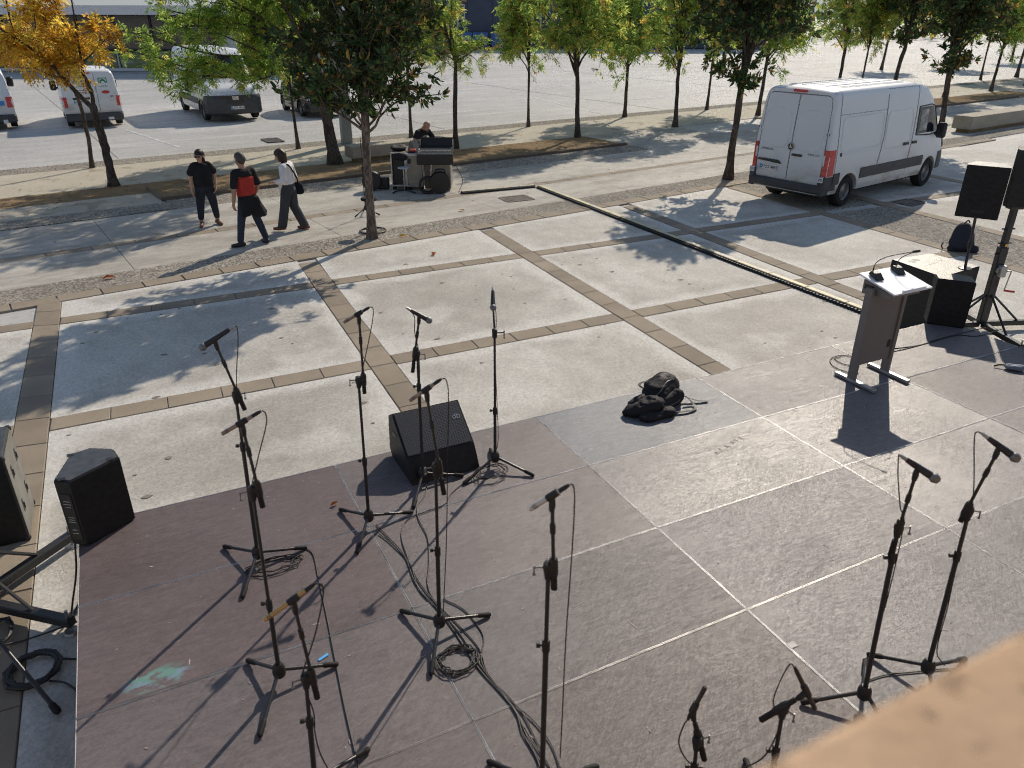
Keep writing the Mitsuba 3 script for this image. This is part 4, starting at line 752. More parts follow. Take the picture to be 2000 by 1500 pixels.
# ---------------------------------------------------------------- people
def skin(c0): return mikit.proc(lambda p, n, uv: mi.Color3f(c0) * (0.88 + 0.24 * FB(p.x * 25, p.y * 25, p.z * 25, 2)))
pbr('m_skin', skin((0.46, 0.27, 0.19)), 0.5, spec=0.4)
pbr('m_skin_tan', skin((0.40, 0.22, 0.15)), 0.5, spec=0.4)
def cloth(name, c, rough=0.9):
    pbr(name, mikit.proc(lambda p, n, uv: mi.Color3f(c) * (0.75 + 0.5 * FB(p.x * 9, p.y * 9, p.z * 5, 3))), rough, spec=0.2, sheen=0.2, bump=lambda p, n, uv: FB(p.x * 7, p.y * 7, p.z * 3.5, 3), bscale=0.07)
for nm, c in (('m_cl_black', (0.020, 0.020, 0.023)), ('m_cl_navy', (0.028, 0.031, 0.042)), ('m_cl_red', (0.42, 0.045, 0.035)), ('m_cl_white', (0.70, 0.69, 0.70)), ('m_cl_grey', (0.060, 0.062, 0.070)), ('m_cl_denim', (0.034, 0.042, 0.064))): cloth(nm, c)
pbr('m_hair_dark', (0.012, 0.009, 0.008), 0.5, spec=0.4); pbr('m_hair_brown', (0.035, 0.022, 0.016), 0.5, spec=0.4); pbr('m_hair_grey', (0.05, 0.045, 0.042), 0.6)
pbr('m_shoe_brown', (0.16, 0.06, 0.035), 0.5); pbr('m_shoe_black', (0.015, 0.015, 0.016), 0.5)
def hand(w, d, pn, s):
    "wrist w, finger direction d, palm normal pn, s = +1 thumb towards cross(d, pn)"
    w, d, pn = A(w), nrm(d), nrm(pn); pn = nrm(pn - d * np.dot(pn, d)); x = np.cross(d, pn) * s; segs = []
    k = w + d * 0.085
    segs += [(w, (0.022, 0.022, 0.022), w + d * 0.03 , 0.024)]
    for i in range(4):
        o = x * (0.028 - 0.019 * i); L = (0.068, 0.078, 0.072, 0.055)[i]; b = k + o; m = b + d * L * 0.5 + pn * 0.012; e = m + d * L * 0.42 + pn * 0.026
        segs += [(w + d * 0.02 + o * 0.6, 0.014, b, 0.0125), (b, 0.0105, m, 0.0095), (m, 0.0095, e, 0.008)]
    tb = w + d * 0.03 + x * 0.026; te = tb + d * 0.04 + x * 0.024 + pn * 0.012
    segs += [(w + d * 0.02, 0.015, tb, 0.014), (tb, 0.0125, te, 0.0105), (te, 0.0105, te + d * 0.026 + pn * 0.01, 0.009)]
    return segs
def head_segs(c, fwd, up):
    "head centred c (eye level), facing fwd"
    f, u = nrm(fwd), nrm(up); f = nrm(f - u * np.dot(f, u)); r = np.cross(f, u)
    return [(c + u * 0.035 - f * 0.012, 0.088, c + u * 0.015 - f * 0.03, 0.082), (c + u * 0.02 + f * 0.02, 0.072, c - u * 0.06 + f * 0.032, 0.054), (c - u * 0.06 + f * 0.030, 0.054, c - u * 0.095 + f * 0.045, 0.036),
            (c - u * 0.005 + f * 0.082, 0.010, c - u * 0.04 + f * 0.106, 0.015), (c + u * 0.012 + f * 0.078 + r * 0.03, 0.014, c + u * 0.012 + f * 0.078 - r * 0.03, 0.014), (c - u * 0.072 + f * 0.078 + r * 0.014, 0.012, c - u * 0.072 + f * 0.078 - r * 0.014, 0.012),
            (c + r * 0.083 + u * 0.0, 0.015, c + r * 0.088 - u * 0.03, 0.012), (c - r * 0.083 + u * 0.0, 0.015, c - r * 0.088 - u * 0.03, 0.012)], f, u, r
class Person:
    def __init__(s, label, loc, yaw):
        "local frame: x right, y forward, z up; yaw turns it"
        s.t = thing('person', label, 'person', None); s.M = Mat((*loc, 0), yaw)
    def add(s, name, m, b, smooth=True, label=None): return part(s.t, name, xf(m, s.M), b, smooth, label)
def shoe(a, d, h=0.05):
    a, d = A(a), nrm(d); return blob([(a - d * 0.05 + A((0, 0, 0.045)), 0.042, a + d * 0.07 + A((0, 0, 0.035)), 0.042), (a + d * 0.07 + A((0, 0, 0.032)), 0.042, a + d * 0.16 + A((0, 0, 0.028)), 0.034), (a - d * 0.04 + A((0, 0, 0.05)), 0.044, a + A((0, 0, 0.09)), 0.045)], 0.03, 3)
def leg(hip, knee, ank, r0, r1, r2): return [(hip, r0, knee, r1), (knee, r1, ank, r2)]
def eyes(P, c, f, u, r):
    for q in (1, -1): P.add('eye', sphere(c + f * 0.083 + r * q * 0.031 - u * 0.004, 0.011, 1), 'm_plate')
# 1. the woman in black, facing the stage, looking to her left
P = Person('woman in black T-shirt and black cropped trousers wearing sunglasses, leftmost of the three', (2.30, 11.80), math.pi + 0.1)
c = A((0.0, 0.03, 1.455)); hs, f, u, r = head_segs(c, (0.75, 1.0, -0.25), (0.06, 0, 1))
sh = lambda x, z=1.27: A((x, 0.0, z))
body = hs + [(c - A((0, 0.02, 0.08)), 0.052, A((0, -0.005, 1.27)), 0.06), (A((0, 0, 1.22)), (0.15, 0.09, 0.09), A((0, 0.0, 0.92)), (0.15, 0.10, 0.1)),
             (sh(0.17), 0.052, A((0.235, 0.0, 1.03)), 0.042), (A((0.235, 0, 1.03)), 0.042, A((0.27, 0.06, 0.80)), 0.028), (sh(-0.17), 0.052, A((-0.25, -0.04, 1.03)), 0.042), (A((-0.25, -0.04, 1.03)), 0.042, A((-0.23, 0.05, 0.83)), 0.028)]
body += hand((0.272, 0.065, 0.79), (0.02, 0.25, -1), (-1, 0.2, 0), 1) + hand((-0.228, 0.055, 0.82), (0.3, 0.2, -1), (1, 0.2, 0), -1)
body += [(A((0.17, 0.0, 0.26)), 0.045, A((0.175, 0.0, 0.07)), 0.038), (A((-0.155, 0.0, 0.26)), 0.045, A((-0.16, 0.0, 0.07)), 0.038), (A((0, 0, 0.95)), 0.10, A((0.09, 0, 0.80)), 0.07), (A((0, 0, 0.95)), 0.10, A((-0.09, 0, 0.80)), 0.07), (A((0.09, 0, 0.80)), 0.07, A((0.14, 0.02, 0.48)), 0.05), (A((-0.09, 0, 0.80)), 0.07, A((-0.13, 0.02, 0.48)), 0.05), (A((0.14, 0.02, 0.48)), 0.05, A((0.17, 0, 0.26)), 0.042), (A((-0.13, 0.02, 0.48)), 0.05, A((-0.155, 0, 0.26)), 0.042)]
P.add('body', blob(body, 0.018, 4), 'm_skin'); eyes(P, c, f, u, r)
P.add('shirt', blob([(A((-0.13, 0, 1.265)), 0.075, A((0.13, 0, 1.265)), 0.075), (A((0, 0, 1.24)), (0.20, 0.115, 0.09), A((0, 0.01, 1.08)), (0.195, 0.14, 0.1)), (A((0, 0.01, 1.08)), (0.195, 0.14, 0.1), A((0, 0.0, 0.84)), (0.205, 0.14, 0.06)), (A((0.15, 0, 1.25)), 0.08, A((0.225, 0, 1.13)), 0.078), (A((-0.15, 0, 1.25)), 0.08, A((-0.23, -0.02, 1.13)), 0.078)], 0.04, 4), 'm_cl_black')
P.add('trousers', blob([(A((0, 0, 0.93)), (0.185, 0.135, 0.1), A((0, 0, 0.80)), (0.19, 0.14, 0.08))] + leg(A((0.09, 0, 0.80)), A((0.14, 0.02, 0.48)), A((0.172, 0, 0.18)), (0.105, 0.115, 0.1), 0.085, 0.062) + leg(A((-0.09, 0, 0.80)), A((-0.13, 0.02, 0.48)), A((-0.158, 0, 0.18)), (0.105, 0.115, 0.1), 0.085, 0.062), 0.04, 4), 'm_cl_navy')
P.add('hair', blob([(c + u * 0.055 - f * 0.02, 0.092, c + u * 0.02 - f * 0.045, 0.094), (c + u * 0.06 + f * 0.03, 0.068, c + u * 0.05, 0.09), (c - f * 0.06, 0.075, c - f * 0.055 - u * 0.09, 0.055), (c - r * 0.065 - f * 0.02 + u * 0.03, 0.03, c - r * 0.075 - f * 0.02 - u * 0.10, 0.022)], 0.02, 3), 'm_hair_dark')
P.add('sunglasses', cat([box(0.05, 0.016, 0.036, (0, 0, 0), 0.008)] * 0 + [xf(box(0.056, 0.014, 0.040, (q * 0.034, 0, 0), 0.006), np.vstack([np.column_stack([r, f, u, c + f * 0.094 + u * 0.004]), [0, 0, 0, 1]])) for q in (1, -1)] + [rod(c + f * 0.09 + r * q * 0.065 + u * 0.01, c - f * 0.01 + r * q * 0.09 + u * 0.012, 0.004, n=5) for q in (1, -1)]), 'm_carblack', False)
for x, dx in ((0.175, 0.35), (-0.16, -0.25)): P.add('shoe', shoe((x, 0.0, 0.0), (dx, 1, 0)), 'm_shoe_brown')
# 2. the man in red and black, walking away to the left
P = Person('man seen from behind in red and black T-shirt, dark jacket tied round his waist', (2.87, 9.80), 0.45)
c = A((0.0, 0.06, 1.645)); hs, f, u, r = head_segs(c, (-0.15, 1, -0.1), (0, 0.02, 1))
body = hs + [(c - A((0, 0.03, 0.09)), 0.058, A((0, 0.0, 1.44)), 0.066), (A((0, 0, 1.38)), (0.17, 0.10, 0.1), A((0, 0, 1.02)), (0.15, 0.10, 0.1)),
             (A((0.195, 0, 1.41)), 0.058, A((0.25, -0.06, 1.13)), 0.046), (A((0.25, -0.06, 1.13)), 0.046, A((0.24, 0.10, 0.93)), 0.031), (A((-0.195, 0, 1.41)), 0.058, A((-0.27, -0.03, 1.12)), 0.046), (A((-0.27, -0.03, 1.12)), 0.046, A((-0.28, 0.03, 0.87)), 0.031)]
body += hand((0.24, 0.105, 0.92), (0, 0.4, -1), (-1, 0, 0), 1) + hand((-0.282, 0.035, 0.86), (0.0, 0.15, -1), (1, 0.1, 0), -1)
body += [(A((0, 0, 1.02)), 0.10, A((0.09, 0, 0.86)), 0.07), (A((0, 0, 1.02)), 0.10, A((-0.09, 0, 0.86)), 0.07), (A((0.09, 0, 0.86)), 0.07, A((0.165, 0, 0.49)), 0.05), (A((-0.09, 0, 0.86)), 0.07, A((-0.165, 0.05, 0.49)), 0.05), (A((0.165, 0, 0.49)), 0.045, A((0.235, -0.10, 0.1)), 0.038), (A((-0.165, 0.05, 0.49)), 0.045, A((-0.24, 0.06, 0.1)), 0.038)]
P.add('body', blob(body, 0.018, 4), 'm_skin_tan'); eyes(P, c, f, u, r)
tor = [(A((0, 0, 1.36)), (0.185, 0.125, 0.09), A((0, 0, 1.20)), (0.18, 0.125, 0.08)), (A((0, 0, 1.20)), (0.18, 0.125, 0.08), A((0, 0.0, 0.99)), (0.175, 0.13, 0.05))]
P.add('shirt', blob([(A((-0.17, 0, 1.41)), 0.078, A((0.17, 0, 1.41)), 0.078), (A((0, 0, 1.42)), (0.18, 0.115, 0.07), A((0, 0, 1.36)), (0.19, 0.13, 0.04)), (A((0.19, 0, 1.40)), 0.076, A((0.243, -0.05, 1.19)), 0.068), (A((-0.19, 0, 1.40)), 0.076, A((-0.258, -0.02, 1.18)), 0.068)], 0.035, 4), 'm_cl_black', label='black yoke and sleeves of the T-shirt')
P.add('shirt_panel', blob([(A((0.01, 0.0, 1.31)), (0.190, 0.133, 0.05), A((0.01, 0.0, 1.10)), (0.182, 0.138, 0.05)), (A((0.01, 0, 1.10)), (0.182, 0.138, 0.05), A((0.0, 0, 0.98)), (0.186, 0.142, 0.04))], 0.03, 4), 'm_cl_red', label='red body of the T-shirt')
P.add('trousers', blob([(A((0, 0, 1.0)), (0.165, 0.12, 0.08), A((0, 0, 0.86)), (0.175, 0.13, 0.08))] + leg(A((0.09, 0, 0.86)), A((0.165, 0.0, 0.49)), A((0.235, -0.10, 0.12)), (0.10, 0.11, 0.1), 0.075, 0.062) + leg(A((-0.09, 0, 0.86)), A((-0.165, 0.05, 0.49)), A((-0.24, 0.06, 0.12)), (0.10, 0.11, 0.1), 0.075, 0.062), 0.035, 4), 'm_cl_denim')
P.add('tied_jacket', blob([(A((0, -0.02, 0.97)), (0.19, 0.14, 0.04), A((0.0, -0.06, 0.72)), (0.22, 0.13, 0.04)), (A((0.05, -0.08, 0.93)), (0.15, 0.09, 0.05), A((0.20, -0.10, 0.56)), (0.13, 0.07, 0.03)), (A((0.17, 0.02, 0.92)), 0.06, A((0.33, -0.04, 0.60)), (0.05, 0.05, 0.04)), (A((-0.12, -0.05, 0.92)), (0.08, 0.09, 0.05), A((-0.12, -0.10, 0.62)), (0.10, 0.05, 0.03))], 0.03, 3), 'm_cl_black')
P.add('hair', blob([(c + u * 0.05 - f * 0.02, 0.090, c + u * 0.01 - f * 0.045, 0.090), (c - f * 0.05, 0.075, c - f * 0.045 - u * 0.06, 0.055), (c + u * 0.06 + f * 0.03, 0.06, c + u * 0.05, 0.086)], 0.02, 3), 'm_hair_grey')
P.add('shoe', shoe((0.235, -0.11, 0.0), (0.1, 1, 0)), 'm_shoe_black'); P.add('shoe', shoe((-0.245, 0.05, 0.0), (-0.9, 0.6, 0)), 'm_shoe_black')
# 3. the woman in the white blouse, walking left
P = Person('woman in white blouse and wide grey trousers with a black shoulder bag, looking down', (3.83, 10.58), 0.95)
c = A((-0.02, 0.10, 1.53)); hs, f, u, r = head_segs(c, (-0.25, 1, -0.6), (0, 0.25, 1))
body = hs + [(c - A((0, 0.04, 0.09)), 0.05, A((0, 0.0, 1.34)), 0.06), (A((0, 0, 1.29)), (0.15, 0.09, 0.09), A((0, 0, 0.97)), (0.14, 0.10, 0.1)), (A((0.17, 0, 1.33)), 0.05, A((0.24, -0.04, 1.06)), 0.04), (A((0.24, -0.04, 1.06)), 0.04, A((0.20, 0.14, 0.93)), 0.027), (A((-0.17, 0, 1.33)), 0.05, A((-0.22, -0.02, 1.07)), 0.04), (A((-0.22, -0.02, 1.07)), 0.04, A((-0.16, 0.21, 1.02)), 0.027)]
body += hand((0.198, 0.145, 0.925), (-0.2, 0.8, -0.5), (-1, 0, -0.2), 1) + hand((-0.158, 0.215, 1.02), (0.1, 1, 0.0), (0.6, 0, -1), -1)
body += [(A((0, 0, 1.0)), 0.09, A((0.09, 0, 0.85)), 0.07), (A((0, 0, 1.0)), 0.09, A((-0.09, 0.02, 0.85)), 0.07), (A((0.09, 0, 0.85)), 0.07, A((0.11, -0.02, 0.48)), 0.05), (A((-0.09, 0.02, 0.85)), 0.07, A((-0.10, 0.10, 0.48)), 0.05), (A((0.11, -0.02, 0.48)), 0.045, A((0.13, -0.20, 0.08)), 0.033), (A((-0.10, 0.10, 0.48)), 0.045, A((-0.12, 0.20, 0.08)), 0.033)]
P.add('body', blob(body, 0.018, 4), 'm_skin'); eyes(P, c, f, u, r)
P.add('blouse', blob([(A((-0.14, 0, 1.33)), 0.075, A((0.14, 0, 1.33)), 0.075), (A((0, 0, 1.31)), (0.185, 0.115, 0.09), A((0, 0.0, 1.10)), (0.185, 0.125, 0.09)), (A((0, 0, 1.10)), (0.185, 0.125, 0.09), A((0, 0.0, 0.99)), (0.18, 0.125, 0.05)), (A((0.17, 0, 1.32)), 0.078, A((0.24, -0.04, 1.06)), 0.068), (A((0.24, -0.04, 1.06)), 0.068, A((0.212, 0.10, 0.955)), 0.048), (A((-0.17, 0, 1.32)), 0.078, A((-0.225, -0.02, 1.07)), 0.068), (A((-0.225, -0.02, 1.07)), 0.068, A((-0.175, 0.15, 1.03)), 0.048), (A((-0.12, 0.10, 0.99)), 0.05, A((-0.13, 0.13, 0.80)), (0.045, 0.02, 0.03))], 0.035, 4), 'm_cl_white')
P.add('trousers', blob([(A((0, 0, 1.0)), (0.165, 0.12, 0.05), A((0, 0, 0.85)), (0.18, 0.135, 0.08))] + leg(A((0.09, 0, 0.85)), A((0.11, -0.02, 0.48)), A((0.13, -0.19, 0.09)), (0.105, 0.115, 0.1), 0.095, (0.085, 0.10, 0.04)) + leg(A((-0.09, 0.02, 0.85)), A((-0.10, 0.10, 0.48)), A((-0.12, 0.19, 0.10)), (0.105, 0.115, 0.1), 0.095, (0.085, 0.10, 0.04)), 0.035, 4), 'm_cl_grey')
P.add('hair', blob([(c + u * 0.05 - f * 0.02, 0.098, c + u * 0.01 - f * 0.045, 0.10), (c - f * 0.05, 0.09, c - f * 0.05 - u * 0.10, 0.075), (c + u * 0.06 + f * 0.03, 0.07, c + u * 0.05, 0.092), (c + r * 0.07 + u * 0.03, 0.04, c + r * 0.075 - u * 0.08, 0.035), (c - r * 0.07 + u * 0.03, 0.04, c - r * 0.075 - u * 0.08, 0.035)], 0.02, 2), 'm_hair_brown')
P.add('bag', blob([(A((0.19, -0.12, 0.92)), (0.06, 0.10, 0.05), A((0.20, -0.13, 0.78)), (0.065, 0.12, 0.07))], 0.03, 3), 'm_cl_black')
P.add('strap', tube([(-0.11, 0.04, 1.41), (-0.08, -0.10, 1.36), (0.02, -0.145, 1.20), (0.13, -0.15, 1.05), (0.19, -0.13, 0.93)], 0.017, 6), 'm_cl_black')
P.add('shoe', shoe((0.13, -0.22, 0.0), (0, 1, 0)), 'm_shoe_brown'); P.add('shoe', shoe((-0.12, 0.20, 0.02), (-0.2, 1, 0)), 'm_shoe_brown')
# 4. the sound engineer leaning over the desk
P = Person('bald man in a black T-shirt bending over the mixing desk', (8.25, 14.62), math.pi + 0.35)
c = A((0.0, 0.26, 1.42)); hs, f, u, r = head_segs(c, (0.05, 1, -0.9), (0, 0.75, 0.75))
body = hs + [(c - f * 0.03 - u * 0.09, 0.06, A((0, 0.10, 1.30)), 0.07), (A((0, 0.08, 1.24)), (0.17, 0.11, 0.11), A((0, -0.12, 0.98)), (0.16, 0.11, 0.1)), (A((0.20, 0.10, 1.24)), 0.058, A((0.38, 0.18, 1.06)), 0.046), (A((0.38, 0.18, 1.06)), 0.046, A((0.16, 0.36, 1.08)), 0.031), (A((-0.20, 0.10, 1.24)), 0.058, A((-0.30, 0.24, 1.02)), 0.046), (A((-0.30, 0.24, 1.02)), 0.046, A((-0.16, 0.44, 1.0)), 0.031),
             (A((0, -0.12, 0.98)), 0.13, A((0.1, -0.08, 0.5)), 0.065), (A((0, -0.12, 0.98)), 0.13, A((-0.1, -0.08, 0.5)), 0.065), (A((0.1, -0.08, 0.5)), 0.065, A((0.12, -0.12, 0.08)), 0.04), (A((-0.1, -0.08, 0.5)), 0.065, A((-0.12, -0.12, 0.08)), 0.04)]
body += hand((0.155, 0.37, 1.08), (-0.8, 0.5, -0.2), (0, 0, -1), -1) + hand((-0.155, 0.45, 0.995), (0.4, 1, -0.2), (0, 0.1, -1), 1)
P.add('body', blob(body, 0.018, 4), 'm_skin_tan'); eyes(P, c, f, u, r)
P.add('shirt', blob([(A((-0.17, 0.09, 1.25)), 0.08, A((0.17, 0.09, 1.25)), 0.08), (A((0, 0.08, 1.25)), (0.195, 0.13, 0.10), A((0, -0.10, 0.96)), (0.185, 0.14, 0.07)), (A((0.19, 0.10, 1.24)), 0.078, A((0.31, 0.15, 1.14)), 0.068), (A((-0.19, 0.10, 1.24)), 0.078, A((-0.26, 0.18, 1.11)), 0.068)], 0.035, 4), 'm_cl_black')
P.add('print', xf(text_on('AZTE', 0.055, (0.0, 0.185, 1.13), (-1, 0, 0), (0, -0.35, 1)), np.eye(4)), 'm_plate', False)
P.add('trousers', blob([(A((0, -0.12, 0.96)), (0.17, 0.13, 0.06), A((0, -0.12, 0.86)), (0.18, 0.14, 0.08))] + leg(A((0.09, -0.1, 0.86)), A((0.1, -0.06, 0.49)), A((0.12, -0.12, 0.1)), 0.10, 0.08, 0.065) + leg(A((-0.09, -0.1, 0.86)), A((-0.1, -0.06, 0.49)), A((-0.12, -0.12, 0.1)), 0.10, 0.08, 0.065), 0.035, 4), 'm_cl_navy')
for q in (1, -1): P.add('shoe', shoe((0.12 * q, -0.13, 0), (0.1 * q, 1, 0)), 'm_shoe_black')
# ---------------------------------------------------------------- stage gear: measured points
STANDS = {
 '1': dict(hub=(1.169,-1.084,0.700), feet=[(0.970,-0.780,0.615), (1.504,-1.058,0.615), (1.005,-1.399,0.615)], knob=(1.184,-1.085,1.580), clutch=(1.208,-1.086,1.957), top=(1.193,-1.085,2.345), cnt=(1.248,-1.089,1.844), mic=((1.069,-1.077,2.317), (1.266,-1.090,2.422)), cab=[(1.266,-1.090,2.422), (1.285,-1.092,2.413), (1.276,-1.091,2.311), (1.239,-1.088,2.122), (1.212,-1.087,1.945)]),
 '2': dict(hub=(1.091,-2.252,0.700), feet=[(0.942,-1.999,0.615), (1.419,-2.268,0.615), (0.913,-2.579,0.615)], knob=(1.119,-2.254,1.204), clutch=(1.117,-2.254,1.958), top=(1.136,-2.255,2.335), cnt=(1.155,-2.257,1.846), mic=((1.025,-2.248,2.313), (1.223,-2.261,2.401)), cab=[(1.223,-2.261,2.401), (1.242,-2.263,2.382), (1.236,-2.262,2.319), (1.177,-2.258,2.154), (1.113,-2.254,1.969)]),
 '3': dict(hub=(2.011,-1.006,0.700), feet=[(1.864,-0.704,0.615), (2.361,-0.988,0.615), (1.835,-1.281,0.615)], knob=(2.034,-1.012,1.194), clutch=(2.032,-1.011,1.858), top=(2.084,-1.024,2.329), cnt=(2.064,-1.019,1.750), mic=((1.972,-0.997,2.294), (2.148,-1.040,2.390)), cab=[(2.148,-1.040,2.390), (2.170,-1.045,2.373), (2.156,-1.042,2.278), (2.099,-1.028,2.056), (2.042,-1.014,1.857)]),
 '4': dict(hub=(2.594,-0.628,0.700), feet=[(2.931,-0.674,0.615), (2.399,-0.929,0.615), (2.522,-0.354,0.615)], knob=(2.605,-0.631,1.513), clutch=(2.604,-0.631,1.800), top=(2.635,-0.641,2.045), cnt=(2.562,-0.617,1.641), mic=((2.702,-0.664,2.067), (2.610,-0.633,2.126)), cab=[(2.610,-0.633,2.126), (2.598,-0.629,2.106), (2.594,-0.628,1.972), (2.616,-0.635,1.800), (2.608,-0.632,1.490)]),
 '5': dict(hub=(2.083,-2.292,0.700), feet=[(1.924,-2.007,0.615), (2.429,-2.295,0.615), (1.909,-2.591,0.615)], knob=(2.098,-2.297,1.258), clutch=(2.107,-2.300,1.850), top=(2.097,-2.297,2.321), cnt=(2.145,-2.313,1.662), mic=((1.991,-2.259,2.281), (2.158,-2.318,2.403)), cab=[(2.158,-2.318,2.403), (2.183,-2.327,2.390), (2.190,-2.329,2.277), (2.172,-2.323,1.886), (2.148,-2.315,1.349), (2.110,-2.301,0.773)]),
 '6': dict(hub=(3.249,-0.660,0.700), feet=[(3.473,-0.942,0.615), (2.900,-0.790,0.615), (3.326,-0.396,0.615)], knob=(3.252,-0.661,1.159), clutch=(3.253,-0.662,1.866), top=(3.250,-0.660,2.019), cnt=(3.252,-0.661,1.804), mic=((3.243,-0.657,2.079), (3.255,-0.663,2.143)), cab=[(3.258,-0.664,2.135), (3.265,-0.667,1.997), (3.255,-0.663,1.641), (3.274,-0.672,0.920), (3.249,-0.660,0.741)]),
 '7': dict(hub=(2.129,-3.572,0.700), feet=[(1.967,-3.289,0.615), (2.462,-3.565,0.615), (1.975,-3.791,0.615)], knob=(2.123,-3.569,1.623), clutch=(2.130,-3.573,2.065), top=(2.145,-3.581,2.420), cnt=(2.154,-3.586,1.949), mic=((2.059,-3.532,2.358), (2.194,-3.610,2.484)), cab=[(2.194,-3.610,2.484), (2.209,-3.618,2.477), (2.215,-3.622,2.391), (2.214,-3.621,2.145), (2.206,-3.616,1.659), (2.205,-3.616,1.173), (2.204,-3.615,0.888)]),
 '9': dict(hub=(4.042,-3.895,0.700), feet=[(3.746,-3.741,0.615), (4.033,-4.070,0.615), (4.327,-3.677,0.615)], knob=(4.037,-3.887,1.650), clutch=(4.014,-3.848,1.833), top=(4.013,-3.847,2.169), cnt=(4.013,-3.846,1.643), mic=((4.061,-3.928,2.161), (3.980,-3.791,2.229)), cab=[(3.980,-3.791,2.229), (3.972,-3.778,2.224), (3.982,-3.795,2.118), (4.005,-3.833,1.952), (4.024,-3.865,1.841), (4.033,-3.881,1.346), (4.026,-3.869,1.158), (4.041,-3.894,0.791)]),
 '10': dict(hub=(4.539,-3.927,0.700), feet=[(4.387,-3.652,0.615), (4.887,-3.941,0.615), (4.241,-4.248,0.615)], knob=(4.527,-3.902,1.510), clutch=(4.519,-3.887,1.802), top=(4.526,-3.901,2.178), cnt=(4.509,-3.867,1.722), mic=((4.572,-3.992,2.173), (4.499,-3.847,2.253)), cab=[(4.499,-3.847,2.253), (4.486,-3.822,2.256), (4.486,-3.822,2.207), (4.513,-3.875,1.949), (4.522,-3.893,1.795), (4.531,-3.911,1.391), (4.539,-3.927,1.142), (4.546,-3.941,0.840), (4.573,-3.994,0.756)]),
}
CAB8 = [(1.243,-3.078,1.933), (1.270,-3.081,1.919), (1.269,-3.081,1.853), (1.212,-3.074,1.646), (1.138,-3.066,1.452), (1.126,-3.064,1.391), (1.154,-3.068,1.180), (1.146,-3.067,1.043), (1.154,-3.068,0.894), (1.187,-3.071,0.729)]
FLOOR_CABLES = {
 'a': [(1.508,-1.054,0.606),(1.538,-1.167,0.606),(1.510,-1.435,0.606),(1.471,-1.809,0.606),(1.422,-2.228,0.606),(1.376,-2.629,0.606),(1.341,-3.005,0.606),(1.318,-3.194,0.606)],
 'b': [(2.062,-1.013,0.606),(2.100,-1.211,0.606),(2.134,-1.463,0.606),(2.103,-1.788,0.606),(2.141,-2.061,0.606),(2.168,-2.309,0.606),(2.179,-2.648,0.606),(2.220,-2.886,0.606),(2.244,-3.039,0.606),(2.222,-3.238,0.606),(2.212,-3.444,0.606),(2.217,-3.640,0.606)],
 'c': [(2.897,-0.774,0.606),(2.737,-0.881,0.606),(2.637,-0.993,0.606),(2.459,-1.022,0.606),(2.298,-1.056,0.606),(2.194,-1.222,0.606),(2.151,-1.471,0.606),(2.131,-1.742,0.606),(2.154,-2.029,0.606),(2.194,-2.373,0.606),(2.204,-2.705,0.606),(2.234,-2.926,0.606),(2.238,-3.095,0.606),(2.237,-3.300,0.606),(2.253,-3.497,0.606)],
 'd': [(2.634,-0.618,0.606),(2.548,-0.787,0.606),(2.429,-0.930,0.606),(2.380,-1.097,0.606),(2.361,-1.339,0.606),(2.264,-1.623,0.606),(2.177,-1.824,0.606),(2.159,-2.015,0.606),(2.209,-2.253,0.606),(2.252,-2.523,0.606),(2.220,-2.722,0.606),(2.241,-2.945,0.606),(2.302,-3.147,0.606),(2.320,-3.323,0.606),(2.290,-3.482,0.606)],
 'e': [(2.218,-2.016,0.606),(2.300,-2.167,0.606),(2.325,-2.362,0.606),(2.308,-2.478,0.606),(2.223,-2.625,0.606),(2.220,-2.779,0.606),(2.258,-2.978,0.606),(2.272,-3.112,0.606),(2.254,-3.326,0.606),(2.241,-3.491,0.606)],
 'f': [(2.046,-1.128,0.606),(2.094,-1.290,0.606),(2.139,-1.561,0.606),(2.104,-1.846,0.606),(2.148,-2.091,0.606),(2.171,-2.361,0.606),(2.184,-2.673,0.606),(2.224,-2.912,0.606),(2.240,-3.065,0.606),(2.212,-3.196,0.606),(2.207,-3.373,0.606),(2.170,-3.522,0.606)],
 'g': [(8.518,-0.385,0.606),(8.912,-0.459,0.606),(9.302,-0.440,0.606),(9.781,-0.437,0.606),(10.200,-0.453,0.606)],
 'h': [(8.458,-0.456,0.606),(8.763,-0.471,0.606),(9.175,-0.466,0.606),(9.647,-0.464,0.606),(9.859,-0.586,0.606),(10.371,-0.576,0.606)],
 'i': [(7.995,-0.376,0.606),(7.859,-0.260,0.606),(7.673,-0.297,0.606),(7.561,-0.445,0.606),(7.566,-0.599,0.606),(7.655,-0.717,0.606)],
 'j': [(7.778,-0.553,0.606),(7.704,-0.439,0.606),(7.737,-0.297,0.606),(7.825,-0.292,0.606),(7.835,-0.297,0.606)],
 'k': [(4.205,-3.785,0.606),(4.354,-3.807,0.606),(4.540,-3.872,0.606),(4.728,-3.939,0.606),(4.852,-4.018,0.606)],
}
